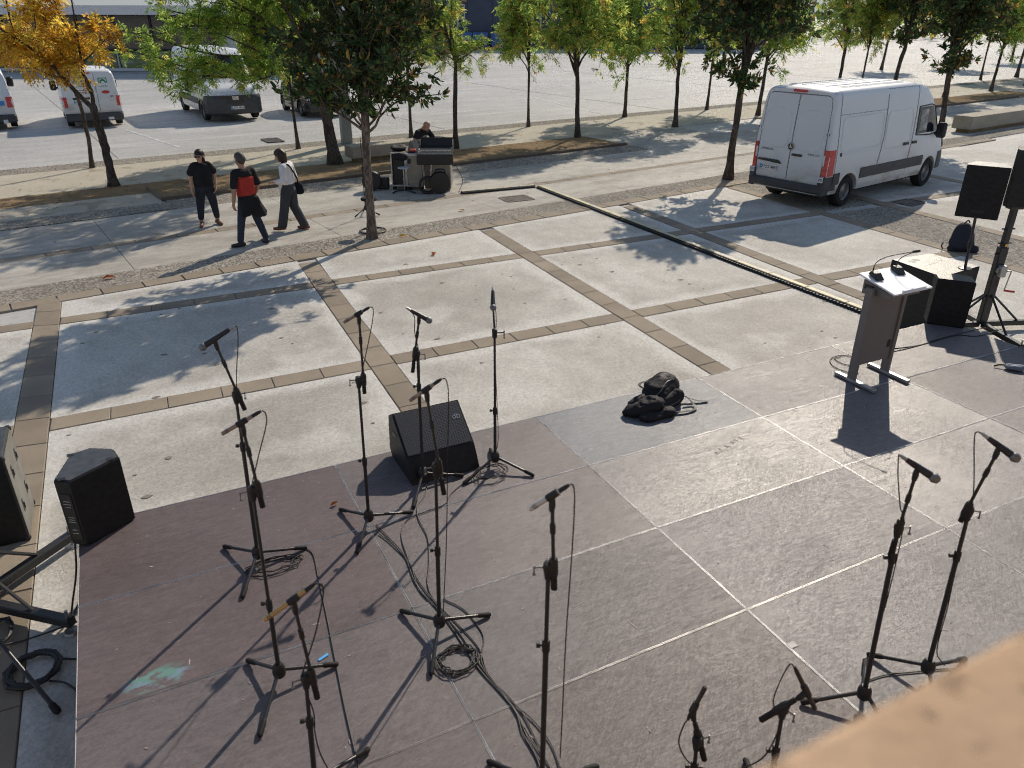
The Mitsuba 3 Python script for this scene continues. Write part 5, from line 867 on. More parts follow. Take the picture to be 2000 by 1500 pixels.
# ---------------------------------------------------------------- microphones, stands, cables
pbr('m_mic_bronze', mikit.proc(lambda p, n, uv: mi.Color3f(0.34, 0.26, 0.215) * (0.8 + 0.4 * N(p.x * 60, p.y * 60, p.z * 60))), 0.35, 0.6)
pbr('m_mic_gold', (0.52, 0.34, 0.14), 0.32, 0.8); pbr('m_mic_silver', (0.55, 0.53, 0.51), 0.35, 0.7); pbr('m_grille', mikit.proc(lambda p, n, uv: mi.Color3f(0.20, 0.21, 0.22) * (0.5 + 0.9 * N(p.x * 400, p.y * 400, p.z * 400))), 0.45, 0.5)
pbr('m_cable', (0.02, 0.02, 0.021), 0.45, spec=0.45)
def ringpts(c, rx, ry, n, z, turns=1.0, wob=0.0, seed=0):
    r = np.random.default_rng(seed); out = []
    for k in range(n): a = k / n * 2 * math.pi * turns; q = 1 + wob * math.sin(a * 0.37 + seed) + wob * 0.5 * r.standard_normal(); out.append((c[0] + rx * q * math.cos(a), c[1] + ry * q * math.sin(a), z + 0.004 * (k / n * turns) % 0.02))
    return out
def pencil_mic(label, tip, tail, mat, group):
    tip, tail = A(tip), A(tail); d = nrm(tail - tip); L = np.linalg.norm(tail - tip)
    t = thing('microphone', label, 'microphone', group)
    part(t, 'body', along(lathe([(0, 0), (0.0085, 0), (0.0105, 0.003), (0.0105, 0.012), (0.0098, 0.014), (0.0105, 0.016), (0.0105, L - 0.06), (0.010, L - 0.05), (0, L - 0.05)], 16), tip, d), mat, 35)
    part(t, 'capsule_slots', along(cat([lathe([(0.0100, z), (0.0109, z), (0.0109, z + 0.003), (0.0100, z + 0.003)], 16) for z in (0.02, 0.027, 0.034)]), tip, d), 'm_black')
    part(t, 'connector', along(lathe([(0, L - 0.052), (0.0098, L - 0.052), (0.0098, L - 0.02), (0.006, L), (0, L)], 14), tip, d), 'm_black', 35)
    return d
def vocal_mic(label, ball, tail, group):
    ball, tail = A(ball), A(tail); d = nrm(tail - ball); L = np.linalg.norm(tail - ball)
    t = thing('microphone', label, 'microphone', group)
    part(t, 'grille', along(lathe([(0, -0.026), (0.014, -0.022), (0.023, -0.010), (0.0255, 0.002), (0.022, 0.016), (0.017, 0.022), (0, 0.022)], 20), ball, d), 'm_grille', True)
    part(t, 'ring', along(lathe([(0.0245, 0.0), (0.0265, 0.0), (0.0265, 0.006), (0.0245, 0.006)], 20), ball, d), 'm_rim')
    part(t, 'body', along(lathe([(0, 0.02), (0.0185, 0.022), (0.0195, 0.032), (0.0135, L - 0.04), (0.012, L - 0.03), (0, L - 0.03)], 18), ball, d), 'm_blackmetal', 35)
    part(t, 'connector', along(lathe([(0, L - 0.032), (0.0098, L - 0.032), (0.0098, L - 0.01), (0.006, L + 0.01), (0, L + 0.01)], 14), ball, d), 'm_steel', 35)
    return d
def mic_stand(label, hub, feet, clutch, top, cnt, clip=None, knob=None, group='microphone stands on the stage', boom=True):
    hub, clutch, top, cnt = A(hub), A(clutch), A(top), A(cnt); t = thing('microphone_stand', label, 'microphone stand', group)
    part(t, 'hub', xf(lathe([(0, -0.045), (0.022, -0.045), (0.036, -0.03), (0.040, 0.0), (0.036, 0.03), (0.022, 0.055), (0, 0.055)], 16), Mat(hub)), 'm_black', 35)
    for f in feet:
        f = A(f); a = hub + nrm((f - hub) * A((1, 1, 0))) * 0.03; d = nrm(f - a); lk = part(t, 'leg', rod(a, f - d * 0.06, 0.0115), 'm_blackmetal', 40)
        part(lk, 'rubber_foot', tube([f - d * 0.085, f - d * 0.07, f, f + d * 0.012], [0.012, 0.0165, 0.0165, 0.010], 10), 'm_rubber', 40)
    up = nrm(clutch - hub); kz = knob if knob is not None else hub + (clutch - hub) * 0.6; kz = hub + up * np.dot(A(kz) - hub, up)
    part(t, 'lower_tube', rod(hub, kz, 0.0135, n=12), 'm_blackmetal', 40); part(t, 'upper_tube', rod(kz, clutch, 0.0098, n=12), 'm_blackmetal', 40)
    ck = part(t, 'height_collar', along(lathe([(0, -0.04), (0.016, -0.04), (0.0185, -0.03), (0.0185, 0.02), (0.014, 0.03), (0, 0.03)], 14), kz, up), 'm_black', 35)
    sd = nrm(np.cross(up, FWD)); part(ck, 'knob', cat([rod(kz, kz + sd * 0.03, 0.005), rod(kz + sd * 0.026, kz + sd * 0.044, 0.012)]), 'm_black', 35)
    if boom:
        d = nrm(top - cnt); off = nrm(np.cross(d, FWD)); 
        if np.linalg.norm(off) < 0.1: off = sd
        cpt = cnt + d * np.dot(clutch - cnt, d); side = cpt - clutch
        if np.linalg.norm(side) < 0.02: side = off * 0.028
        cb = part(t, 'clutch', cat([along(lathe([(0, -0.06), (0.015, -0.06), (0.019, -0.03), (0.024, 0.0), (0.02, 0.024), (0, 0.028)], 14), clutch, up), rod(clutch + side * 0.2 - nrm(side) * 0.02, cpt, 0.022, n=12), along(lathe([(0, -0.045), (0.017, -0.045), (0.020, -0.03), (0.020, 0.035), (0.014, 0.05), (0, 0.05)], 14), cpt, d)]), 'm_black', 35)
        hd = nrm(np.cross(up, side)); part(cb, 'handle', cat([rod(clutch, clutch - nrm(side) * 0.06, 0.004), rod(clutch - nrm(side) * 0.06 - up * 0.035, clutch - nrm(side) * 0.06 + up * 0.01, 0.0035), sphere(clutch - nrm(side) * 0.06 - up * 0.037, 0.008, 1)]), 'm_rim', 35)
        part(t, 'boom', rod(cnt, top, 0.0082, n=10), 'm_blackmetal', 40)
        part(t, 'counterweight', rod(cnt, cnt + d * 0.11, 0.0145, n=12), 'm_rubber', 40)
        part(t, 'boom_collar', along(lathe([(0, -0.02), (0.0125, -0.02), (0.0125, 0.03), (0, 0.03)], 12), cnt + d * np.linalg.norm(top - cnt) * 0.72, d), 'm_black', 35)
    if clip is not None:
        a, md = clip; a = A(a)
        part(t, 'clip', cat([tube([top - nrm(top - clutch) * 0.03, top, (top * 0.5 + a * 0.5) , a - md * 0.005], [0.012, 0.015, 0.013, 0.012], 10), along(lathe([(0.0112, -0.028), (0.0155, -0.028), (0.0165, 0.0), (0.0155, 0.028), (0.0112, 0.028)], 14), a, md)]), 'm_black', 35)
    return t
def cable(name, label, pts, r=0.0032, group=None, n=60):
    return solo(name, tube(bez(pts, n), r, 6), 'm_cable', label, 'cable', group, smooth=True)
LAB = {'1': 'stand with a bronze microphone, leftmost and behind the other left stands', '2': 'stand with a bronze microphone overlapping the leftmost stand, nearer', '3': 'tall stand left of the black wedge monitor', '4': 'vocal stand standing right in front of the wedge monitor',
       '5': 'stand by the coiled cable with its boom in front of the wedge monitor', '6': 'straight stand without bent boom right of the wedge monitor', '7': 'stand with the silver microphone, base cut by the bottom edge', '9': 'stand with vocal microphone, left of the pair at the right', '10': 'stand with vocal microphone at the right, farthest right'}
MLAB = {'1': 'bronze pencil microphone on the leftmost stand', '2': 'bronze pencil microphone on the second stand from the left', '3': 'bronze pencil microphone high above the left of the wedge monitor', '4': 'black vocal microphone above the wedge monitor', '5': 'bronze pencil microphone tilted in front of the wedge monitor',
        '6': 'vocal microphone pointing at the viewer on the straight stand', '7': 'silver pencil microphone over the middle of the stage', '9': 'black vocal microphone with grey grille, left of the right pair', '10': 'black vocal microphone with grey grille, farthest right'}
for k, s in STANDS.items():
    m0, m1 = A(s['mic'][0]), A(s['mic'][1]); top = A(s['top']); cl = A(s['clutch'])
    if k in '46910':
        d = nrm(m1 - m0)
        if k == '6': d = nrm(A((0.35, 0.75, 0.6))); m1 = m0 + d * 0.19
        elif k == '4': m1 = m0 + nrm(d + A((-0.1, 0.2, 0.1))) * 0.19
        else: m1 = m0 + d * max(0.18, np.linalg.norm(m1 - m0))
        md = nrm(m1 - m0); cp = m0 + md * 0.09
        vocal_mic(MLAB[k], m0, m1, None)
    else:
        md = nrm(m1 - m0); cp = m0 + md * np.dot(top + A((0, 0, 0.0)) - m0, md)
        pencil_mic(MLAB[k], m0, m1, {'7': 'm_mic_silver'}.get(k, 'm_mic_bronze'), None)
    tp = cp - A((0, 0, 0.045)) if k != '6' else cp - A((0, 0, 0.04))
    if k == '6': mic_stand(LAB[k], s['hub'], s['feet'], cl, tp, cl, (cp, md), s['knob'], boom=False); part('microphone_stand_%03d' % (USED['microphone_stand']), 'top_tube', rod(cl, tp, 0.008), 'm_blackmetal', 40); part('microphone_stand_%03d' % (USED['microphone_stand']), 'clutch', cat([along(lathe([(0, -0.05), (0.02, -0.04), (0.022, 0.03), (0, 0.04)], 12), cl, (0, 0, 1)), rod(cl, cl + A((0.07, -0.03, 0.0)), 0.005), rod(cl + A((0.07, -0.03, 0.02)), cl + A((0.07, -0.03, -0.05)), 0.005)]), 'm_black', 35)
    else: mic_stand(LAB[k], s['hub'], s['feet'], cl, tp, s['cnt'], (cp, md), s['knob'])
    cb = [A(p) for p in s['cab']]; cb[0] = m1 + md * 0.005
    cable('microphone_cable', 'black cable hanging from the ' + MLAB[k].split(' microphone')[0] + ' microphone ' + MLAB[k].split(' microphone ')[1], cb, 0.0033)
# stands cut by the lower edge of the picture
def pole_stand(label, base, clutch, top, cnt, clip, yaw=0.0):
    feet = [(base[0] + 0.33 * math.cos(yaw + q), base[1] + 0.33 * math.sin(yaw + q), 0.615) for q in (0, 2.09, 4.19)]
    return mic_stand(label, (base[0], base[1], 0.70), feet, clutch, top, cnt, clip)
m0, m1 = A((1.013, -3.051, 1.796)), A((1.243, -3.078, 1.933)); md = nrm(m1 - m0); cp = m0 + md * 0.155
pencil_mic('gold pencil microphone near the bottom edge', m0, m1, 'm_mic_gold', None)
pole_stand('stand with the gold microphone, base below the bottom edge', (1.11, -3.06), (1.143, -3.066, 1.401), cp - A((0, 0, 0.05)), (1.181, -3.071, 1.261), (cp, md), 0.4)
cable('microphone_cable', 'black cable hanging from the gold microphone near the bottom edge', [m1] + CAB8[1:], 0.0036)
m0, m1 = A((2.741, -4.010, 1.447)), A((2.668, -3.935, 1.251)); m0, m1 = m0 + A((0.0, 0.05, 0)), m1 + A((0, -0.02, 0.02)); md = nrm(m1 - m0); cp = m0 + md * 0.12
pencil_mic('black stubby microphone pointing up right at the bottom edge', m0, m1, 'm_blackmetal', None)
pole_stand('stand with black microphone at the bottom edge, left of the parapet', (2.73, -3.995), (2.715, -3.985, 1.14), cp - A((0, 0, 0.05)), (2.765, -4.0, 1.0), (cp, md), 2.2)
cable('microphone_cable', 'black cable under the stubby microphone at the bottom edge', [m1, m1 + A((-0.02, 0, -0.03)), (2.64, -3.95, 1.12), (2.69, -3.98, 1.0), (2.75, -4.03, 0.98), (2.86, -4.10, 0.99), (2.97, -4.15, 1.06), (3.01, -4.17, 1.22), (3.02, -4.17, 1.36)], 0.0036)
m0, m1 = A((3.098, -4.265, 1.438)), A((3.028, -4.171, 1.633)); md = nrm(m1 - m0); cp = m0 + md * 0.10
pencil_mic('black long microphone tilted down beside the parapet', m0, m1, 'm_blackmetal', None)
pole_stand('stand with a black tilted boom beside the parapet', (3.04, -4.18), (3.023, -4.164, 1.379), cp - A((0.02, 0.0, 0.02)), (2.975, -4.10, 1.262), (cp, md), 1.1)
cable('microphone_cable', 'thin black cable between boom and microphone beside the parapet', [m1, (3.015, -4.155, 1.64), (3.0, -4.14, 1.55), (2.99, -4.13, 1.42), (3.0, -4.14, 1.36)], 0.003)
CL = {'a': 'black floor cable running down from the leftmost stand to the bottom edge', 'b': 'black floor cable from the stand left of the monitor, in the cable bundle', 'c': 'thin black floor cable curling from the straight stand to the bundle', 'd': 'black floor cable from the stand in front of the monitor to the bundle',
      'e': 'black floor cable swinging out right of the coil into the bundle', 'f': 'second black cable from the stand left of the monitor, beside the first', 'g': 'upper black cable from the lectern to the right speaker', 'h': 'lower black cable from the lectern to the right speaker',
      'i': 'black cable looped at the left foot of the lectern', 'j': 'short cable end with plug lying left of the lectern', 'k': 'black floor cable between the two right vocal stands'}
for k, p in FLOOR_CABLES.items(): cable('floor_cable', CL[k], p, 0.0042 if k not in 'ghij' else 0.005)
def coil(label, c, rx, ry, z, turns=5, r=0.0042, seed=1, wob=0.06): return solo('cable_coil', tube(ringpts(c, rx, ry, int(22 * turns), z, turns, wob, seed), r, 5), 'm_cable', label, 'cable', smooth=True)
coil('coiled black cable on the floor beside the middle stand', (2.09, -2.56), 0.115, 0.10, 0.606, 6.2, seed=3, wob=0.16); coil('coiled black cable round the leg of the straight stand', (3.16, -0.76), 0.13, 0.10, 0.63, 4.3, 0.0036, 5, 0.2)
coil('flat coil of cable under the leftmost stand', (1.26, -1.16), 0.17, 0.07, 0.61, 3.6, 0.004, 6, 0.25)
coil('thick cable coil on the ground left of the stage', (-0.40, -0.80), 0.16, 0.16, 0.03, 8.3, 0.013, 8, 0.08); coil('small loops of cable at the foot of the left lifting tower', (-0.66, -0.30), 0.10, 0.14, 0.05, 3.2, 0.009, 9, 0.1)
cable('ground_cable', 'black cable leaving the thick coil under the stage edge', [(-0.25, -0.75, 0.02), (-0.12, -0.82, 0.02), (0.0, -0.9, 0.02), (0.3, -1.0, 0.02)], 0.008); cable('ground_cable', 'black cable curving below the thick coil', [(-0.30, -0.95, 0.02), (-0.2, -1.02, 0.02), (-0.08, -1.2, 0.02), (0.1, -1.4, 0.02)], 0.008)
cable('ground_cable', 'black cable loop hanging at the stage corner below the left speaker', [(-0.02, -0.25, 0.62), (-0.06, -0.3, 0.4), (-0.14, -0.34, 0.15), (-0.17, -0.30, 0.02), (-0.1, -0.12, 0.02), (0.0, -0.05, 0.02), (0.15, -0.1, 0.02)], 0.008); cable('ground_cable', 'black cable crossing the ground by the left tower leg', [(-0.75, -0.42, 0.03), (-0.5, -0.45, 0.03), (-0.2, -0.42, 0.03), (0.1, -0.36, 0.03)], 0.006)
# ---------------------------------------------------------------- loudspeakers
def cabinet(name, label, cat_, plan, z0, z1, b=0.012, mat='m_spk'):
    t = thing(name, label, cat_); P = A(plan); c = P.mean(0); ins = c + (P - c) * (1 - b / np.linalg.norm(P - c, axis=1, keepdims=True))
    part(t, 'cabinet', hull([(*p, z0 + b) for p in P] + [(*p, z0) for p in ins] + [(*p, z1 - b) for p in P] + [(*p, z1) for p in ins]), mat)
    part(t, 'top_panel', prism([tuple(p) for p in ins], 0.003, z1 - 0.001), 'm_spktop')
    return t
pl = [(-0.035, -0.245), (0.065, -0.315), (0.396, -0.10), (0.36, 0.05), (0.20, 0.145), (0.06, 0.10)]
t = cabinet('loudspeaker', 'black loudspeaker standing at the left front corner of the stage', 'loudspeaker', pl, 0.602, 1.175, 0.014)
a, b = A((-0.035, -0.245, 0)), A((0.065, -0.315, 0)); d = nrm(b - a); nn = A((d[1], -d[0], 0)); mc = (a + b) / 2
pk = part(t, 'amplifier_panel', xf(box(0.085, 0.006, 0.40, (0, 0, 0), 0.002), np.vstack([np.column_stack([d, -nn, (0, 0, 1), mc + nn * 0.003 + A((0, 0, 0.86))]), [0, 0, 0, 1]])), 'm_black')
for z_, w_ in ((1.0, 0.05), (0.975, 0.06), (0.95, 0.04), (0.86, 0.05), (0.84, 0.045), (0.82, 0.055), (0.75, 0.04), (0.72, 0.05)): part(pk, 'legend', xf(box(w_, 0.002, 0.006), np.vstack([np.column_stack([d, -nn, (0, 0, 1), mc + nn * 0.0075 + A((0, 0, z_))]), [0, 0, 0, 1]])), 'm_steel')
[part(t, 'rigging_plate', box(0.05, 0.04, 0.004, (x, y, 1.177), 0.001), 'm_black') for x, y in ((0.02, -0.26), (0.07, 0.08), (0.33, -0.11))]
sb = thing('subwoofer', 'grey sided black subwoofer cut by the left edge beside the stage', 'subwoofer')
part(sb, 'cabinet', box(1.05, 0.62, 0.84, (-1.045, 1.235, 0.425), 0.012), 'm_spk')
part(sb, 'top_panel', box(1.03, 0.60, 0.004, (-1.045, 1.235, 0.846), 0.001), 'm_spktop')
part(sb, 'side_panel', box(0.004, 0.58, 0.80, (-0.519, 1.235, 0.425), 0.001), 'm_subside')
pbr('m_subside', mikit.proc(lambda p, n, uv: mi.Color3f(0.16, 0.155, 0.14) * (0.75 + 0.5 * FB(p.x * 6, p.y * 6, p.z * 6, 3))), 0.6)
for y in (1.08, 1.40):
    for z in (0.62, 0.28): part(sb, 'handle', cat([box(0.006, 0.05, 0.12, (-0.5165, y, z), 0.002), box(0.012, 0.016, 0.06, (-0.512, y + 0.02, z - 0.015), 0.004)]), 'm_black')
part(sb, 'corner', cat([box(0.05, 0.05, 0.05, (-0.535, y, z), 0.012) for y in (0.94, 1.53) for z in (0.03, 0.825)]), 'm_black')
# wedge monitor
t = thing('stage_monitor', 'black wedge monitor with a perforated front facing the stands', 'stage monitor')
prof = [(-0.62, 0.602), (-0.50, 0.80), (-0.155, 1.06), (-0.06, 1.0), (-0.03, 0.66), (-0.09, 0.602)]
m = prism([(y, z) for y, z in prof], 0.62); R = np.eye(4); R[:3, :3] = [[0, 0, 1], [1, 0, 0], [0, 1, 0]]; m = xf(m, R); m = xf(m, Mat((2.50, 0.0, 0)))
part(t, 'cabinet', m, 'm_spk')
fa, fb_ = A((0, -0.50, 0.80)), A((0, -0.155, 1.06)); fd = nrm(fb_ - fa); fn = A((0, -fd[2], fd[1])); gm = []
def fpt(x, s_, o): return A((2.50 + x, 0, 0)) + fa + fd * s_ + fn * o
Mg = np.eye(4); Mg[:3, 0], Mg[:3, 1], Mg[:3, 2], Mg[:3, 3] = (1, 0, 0), fd, fn, fpt(0.31, 0.216, 0.004)
part(t, 'grille', xf(box(0.585, 0.405, 0.012, (0, 0, 0), 0.003), Mg), 'm_grillecloth')
def gholes(p, n, uv):
    x, s_ = p.x, p.y * float(fd[1]) + p.z * float(fd[2]); k = 1 / 0.016
    row_ = dr.floor(s_ * k * 1.15); fx = (x * k + 0.5 * (row_ - 2 * dr.floor(row_ / 2))); fx = fx - dr.floor(fx) - 0.5; fy = s_ * k * 1.15 - row_ - 0.5
    return MX((0.004, 0.004, 0.005), (0.085, 0.088, 0.095), SM(0.30, 0.42, dr.sqrt(fx * fx + fy * fy)))
pbr('m_grillecloth', mikit.proc(gholes), 0.45, 0.2)
part(t, 'logo', xf(text_on('db', 0.045, (0, 0, 0), (1, 0, 0), (0, 1, 0)), Mg @ Mat((0.235, 0.06, 0.006))), 'm_steel')
part(t, 'side_handle', box(0.006, 0.10, 0.045, (2.499, -0.2, 0.88), 0.002), 'm_black')
# right side: lectern
pbr('m_taupe', (0.17, 0.152, 0.142), 0.55); pbr('m_whitelam', (0.78, 0.79, 0.81), 0.36, spec=1.0)
t = thing('lectern', 'taupe lectern with a glaring white sloped top on the stage', 'lectern')
for i, x in enumerate((7.425, 7.935)):
    part(t, 'foot', box(0.06, 0.52, 0.035, (x, -0.86, 0.62), 0.006), 'm_steel'); part(t, 'post', box(0.05, 0.09, 1.02, (x, -0.81, 1.145), 0.004), 'm_taupe')
bd = part(t, 'board', box(0.458, 0.022, 0.86, (7.68, -0.825, 1.225), 0.003), 'm_taupe'); part(bd, 'socket_plate', box(0.045, 0.006, 0.085, (7.86, -0.838, 0.98), 0.002), 'm_black')
SL = (1.755 - 1.665) / 0.44; ang = math.atan(SL)
bx = hull([(x, y, z) for x in (7.46, 7.90) for y, z in ((-1.02, 1.64), (-0.68, 1.71), (-0.68, 1.56), (-1.02, 1.60))]); part(t, 'top_box', bx, 'm_taupe')
part(t, 'side_display', box(0.006, 0.12, 0.05, (7.457, -0.76, 1.645), 0.002), 'm_black')
part(t, 'top', xf(box(0.56, 0.47, 0.018, (0, 0, 0), 0.003), Mat((7.70, -0.86, 1.712), 0, ang)), 'm_whitelam'); part(t, 'paper_ledge', xf(box(0.34, 0.022, 0.03, (0, 0, 0), 0.004), Mat((7.72, -1.075, 1.680), 0, ang)), 'm_whitelam')
for i, (c, neck, lab) in enumerate((((7.52, -0.76, 1.752), [(7.505, -0.72, 1.77), (7.51, -0.725, 1.86), (7.53, -0.74, 1.91), (7.58, -0.80, 1.965), (7.662, -0.907, 2.016), (7.709, -0.968, 2.042)], 'gooseneck desk microphone on the left of the lectern top'), ((7.87, -0.735, 1.755), [(7.865, -0.70, 1.775), (7.87, -0.71, 1.84), (7.89, -0.735, 1.90), (7.93, -0.79, 1.95), (7.96, -0.825, 1.972)], 'gooseneck desk microphone on the right of the lectern top'))):
    t = thing('desk_microphone', lab, 'microphone'); Mb = Mat(c, -0.25, ang)
    part(t, 'base', xf(hull([(x, y, 0) for x in (-0.045, 0.045) for y in (-0.085, 0.065)] + [(x * 0.8, y, z) for x in (-0.045, 0.045) for y, z in ((0.055, 0.042), (-0.01, 0.045), (-0.075, 0.012))]), Mb), 'm_black'); part(t, 'keypad', xf(box(0.05, 0.05, 0.004, (0, -0.045, 0.032), 0.001), Mb @ Mat((0, 0, 0), 0, 0.45) @ Mat((0, 0, 0.006))), 'm_rim')
    part(t, 'gooseneck', tube(bez(neck, 24), 0.0042, 7), 'm_blackmetal', True); part(t, 'capsule', tube([neck[-1], A(neck[-1]) + nrm(A(neck[-1]) - A(neck[-2])) * 0.045], 0.0115, 10), 'm_rubber', 40); part(t, 'stem', rod(A(neck[0]) - A((0, 0, 0.02)), A(neck[0]) + (A(neck[1]) - A(neck[0])) * 0.8, 0.009, 0.006), 'm_black', 40)
# subwoofer, pole speaker, side speaker, lifting tower at the right
t = cabinet('subwoofer', 'big black subwoofer with sunlit top behind the lectern', 'subwoofer', [(10.37, 0.394), (11.28, 0.482), (11.22, 1.209), (10.45, 1.25)], 0.02, 1.0, 0.01)
part(t, 'top_cup', cat([xf(lathe([(0, 0), (0.055, 0), (0.05, 0.004), (0, 0.004)], 18), Mat((x, y, 1.0))) for x, y in ((10.62, 1.05), (10.74, 1.08))]), 'm_black', 35); part(t, 'castor', cat([sphere((x, y, 0.03), 0.035, 1) for x in (10.5, 11.2) for y in (0.5, 1.1)]), 'm_rubber')
part(t, 'fly_slot', cat([box(0.07, 0.012, 0.003, (10.62 + 0.1 * i, 0.82 + 0.02 * i, 1.0015)) for i in range(5)]), 'm_black')
t = thing('loudspeaker', 'black loudspeaker on a pole above the right subwoofer', 'loudspeaker'); bo = Mat((10.98, 0.54, 2.035), math.atan2(-0.436, 0.271))
part(t, 'cabinet', xf(hull([(x, y, z) for z in (-0.34, 0.34) for x, y in ((-0.255, -0.0), (0.255, -0.0), (0.255, 0.1), (0.17, 0.36), (-0.17, 0.36), (-0.255, 0.1))]), bo), 'm_spk'); part(t, 'top_panel', xf(prism([(-0.25, 0.005), (0.25, 0.005), (0.25, 0.1), (0.167, 0.355), (-0.167, 0.355), (-0.25, 0.1)], 0.003, 0.339), bo), 'm_spktop'); part(t, 'handle_slot', xf(box(0.16, 0.006, 0.05, (0, -0.002, -0.25), 0.002), bo), 'm_black')
t = thing('speaker_pole', 'black pole carrying the right loudspeaker on the subwoofer', 'pole'); part(t, 'tube', rod((10.985, 0.50, 1.0), (10.975, 0.54, 1.72), 0.018), 'm_blackmetal', 40); part(t, 'base_flange', xf(lathe([(0, 0), (0.09, 0), (0.085, 0.014), (0.03, 0.03), (0, 0.03)], 18), Mat((10.985, 0.5, 1.0))), 'm_black', 35); part(t, 'collar', rod((10.98, 0.52, 1.3), (10.98, 0.52, 1.38), 0.027), 'm_black', 40)
t = cabinet('loudspeaker', 'small black loudspeaker at the front right corner of the stage', 'loudspeaker', [(9.66, -0.02), (9.93, -0.35), (10.10, -0.17), (10.02, 0.03), (9.80, 0.13)], 0.602, 1.205, 0.014)
t = thing('loudspeaker', 'black loudspeaker on the lifting tower, cut by the right edge', 'loudspeaker'); bo = Mat((11.80, 0.15, 2.20), math.atan2(-0.455, 0.89) - 0.10)
part(t, 'cabinet', xf(hull([(x, y, z) for z in (-0.37, 0.37) for x, y in ((-0.52, 0.0), (0.45, 0.0), (0.45, 0.1), (0.3, 0.45), (-0.35, 0.45), (-0.52, 0.1))]), bo @ Mat((0.02, 0, 0))), 'm_spk'); part(t, 'label', xf(box(0.08, 0.004, 0.05, (-0.1, -0.003, 0.16)), bo), 'm_black')
def tower(label, o, yaw, h, arms, cat_='lifting tower'):
    t = thing('lifting_tower', label, cat_); M = Mat((*o, 0), yaw)
    part(t, 'mast', xf(cat([box(0.12, 0.10, h * 0.62, (0, 0, 0.1 + h * 0.31), 0.01), box(0.08, 0.075, h * 0.42, (0, 0.0, h * 0.78), 0.008)]), M), 'm_blackmetal')
    for i, a in enumerate(arms):
        d = A((math.cos(a), math.sin(a), 0)); lk = part(t, 'outrigger', xf(xf(box(0.85, 0.075, 0.075, (0.47, 0, 0.10), 0.008), Mat((0, 0, 0), a)), M), 'm_blackmetal')
        part(lk, 'brace', xf(rod(d * 0.05 + A((0, 0, 0.55)), d * 0.55 + A((0, 0, 0.13)), 0.016, n=6), M), 'm_blackmetal'); part(lk, 'foot_pad', xf(cat([xf(lathe([(0, 0), (0.06, 0), (0.05, 0.014), (0, 0.02)], 14), Mat(d * 0.86)), rod(d * 0.86, d * 0.86 + A((0, 0, 0.2)), 0.012)]), M), 'm_steel', 35)
    w = part(t, 'winch', xf(cat([rod((0.02, -0.10, 0.92), (0.02, -0.04, 0.92), 0.07, n=16), box(0.10, 0.10, 0.16, (0.02, -0.08, 0.92), 0.01)]), M), 'm_steel', 35)
    part(w, 'crank', xf(cat([rod((0.02, -0.12, 0.92), (0.12, -0.14, 0.94), 0.008), rod((0.12, -0.14, 0.94), (0.08, -0.16, 0.66), 0.008)]), M), 'm_steel', 40); part(w, 'crank_handle', xf(rod((0.08, -0.16, 0.66), (0.22, -0.18, 0.645), 0.015), M), 'm_print_red', 40, label='red grip of the crank')
    part(t, 'pin', xf(cat([rod((-0.09, 0, z), (0.09, 0, z), 0.012) for z in (1.15, 1.3, 1.5)] + [box(0.2, 0.12, 0.07, (0, 0, h * 0.98), 0.01)]), M), 'm_blackmetal'); part(t, 'level_dot', xf(rod((0.0, -0.055, 1.28), (0, -0.049, 1.28), 0.022), M), 'm_mic_gold', 35)
    return t
tower('black lifting tower with a red crank grip at the right of the stage', (11.62, 0.44), -0.42, 1.85, (0.05, 1.6, 3.3, 4.75))
tower('black lifting tower base with outriggers at the left edge beside the stage', (-0.82, 0.10), 0.0, 2.6, (0.74, -0.72, 2.4, 3.8))
t = thing('tripod_stand', 'black tripod leg reaching from the left edge over the thick cable coil', 'stand')
for i, (a, b) in enumerate((((-0.80, -0.30, 0.55), (-0.243, -1.265, 0.03)), ((-0.80, -0.30, 0.55), (-1.5, 0.2, 0.03)), ((-0.80, -0.30, 0.55), (-1.4, -0.9, 0.03)))):
    lk = part(t, 'leg', rod(a, b, 0.016), 'm_blackmetal', 40); d = nrm(A(b) - A(a)); part(lk, 'rubber_foot', tube([A(b) - d * 0.06, A(b), A(b) + d * 0.02], [0.022, 0.026, 0.018], 10), 'm_rubber', 40)
part(t, 'pole', rod((-0.80, -0.30, 0.3), (-0.80, -0.30, 1.4), 0.018), 'm_blackmetal', 40)
# ---------------------------------------------------------------- bags and small things on the stage
def lumpy(m, amp, freq, seed=0):
    v = A(m.vertices); n_ = m.vertex_normals; m.vertices = v + n_ * ((meshkit.fbm(v * freq, 3, seed) - 0.5) * 2 * amp)[:, None]; return m
cloth('m_cl_bag', (0.012, 0.012, 0.014), 0.6); cloth('m_cl_bag2', (0.02, 0.02, 0.024), 0.7)
def folds(m, amp, freq, seed=0):
    v = A(m.vertices); n_ = m.vertex_normals; f = meshkit.fbm(v * freq, 3, seed); m.vertices = v + n_ * (amp * (1 - 4 * np.abs(f - 0.5)) )[:, None]; return m
t = thing('backpack', 'black backpack lying with trailing straps on the front of the stage', 'backpack')
part(t, 'pack', folds(blob([(A((5.20, -0.33, 0.715)), (0.15, 0.15, 0.13), A((5.36, -0.24, 0.748)), (0.15, 0.15, 0.14)), (A((5.32, -0.24, 0.813)), (0.11, 0.10, 0.06), A((5.22, -0.27, 0.789)), (0.11, 0.11, 0.06)), (A((5.42, -0.30, 0.666)), (0.10, 0.13, 0.08), A((5.20, -0.40, 0.657)), (0.13, 0.10, 0.07))], 0.013, 2), 0.006, 7), 'm_cl_bag', True)
part(t, 'front_pocket', folds(blob([(A((5.18, -0.46, 0.682)), (0.12, 0.05, 0.08), A((5.37, -0.42, 0.698)), (0.10, 0.05, 0.09))], 0.013, 2), 0.005, 9, 2), 'm_cl_bag2', True)
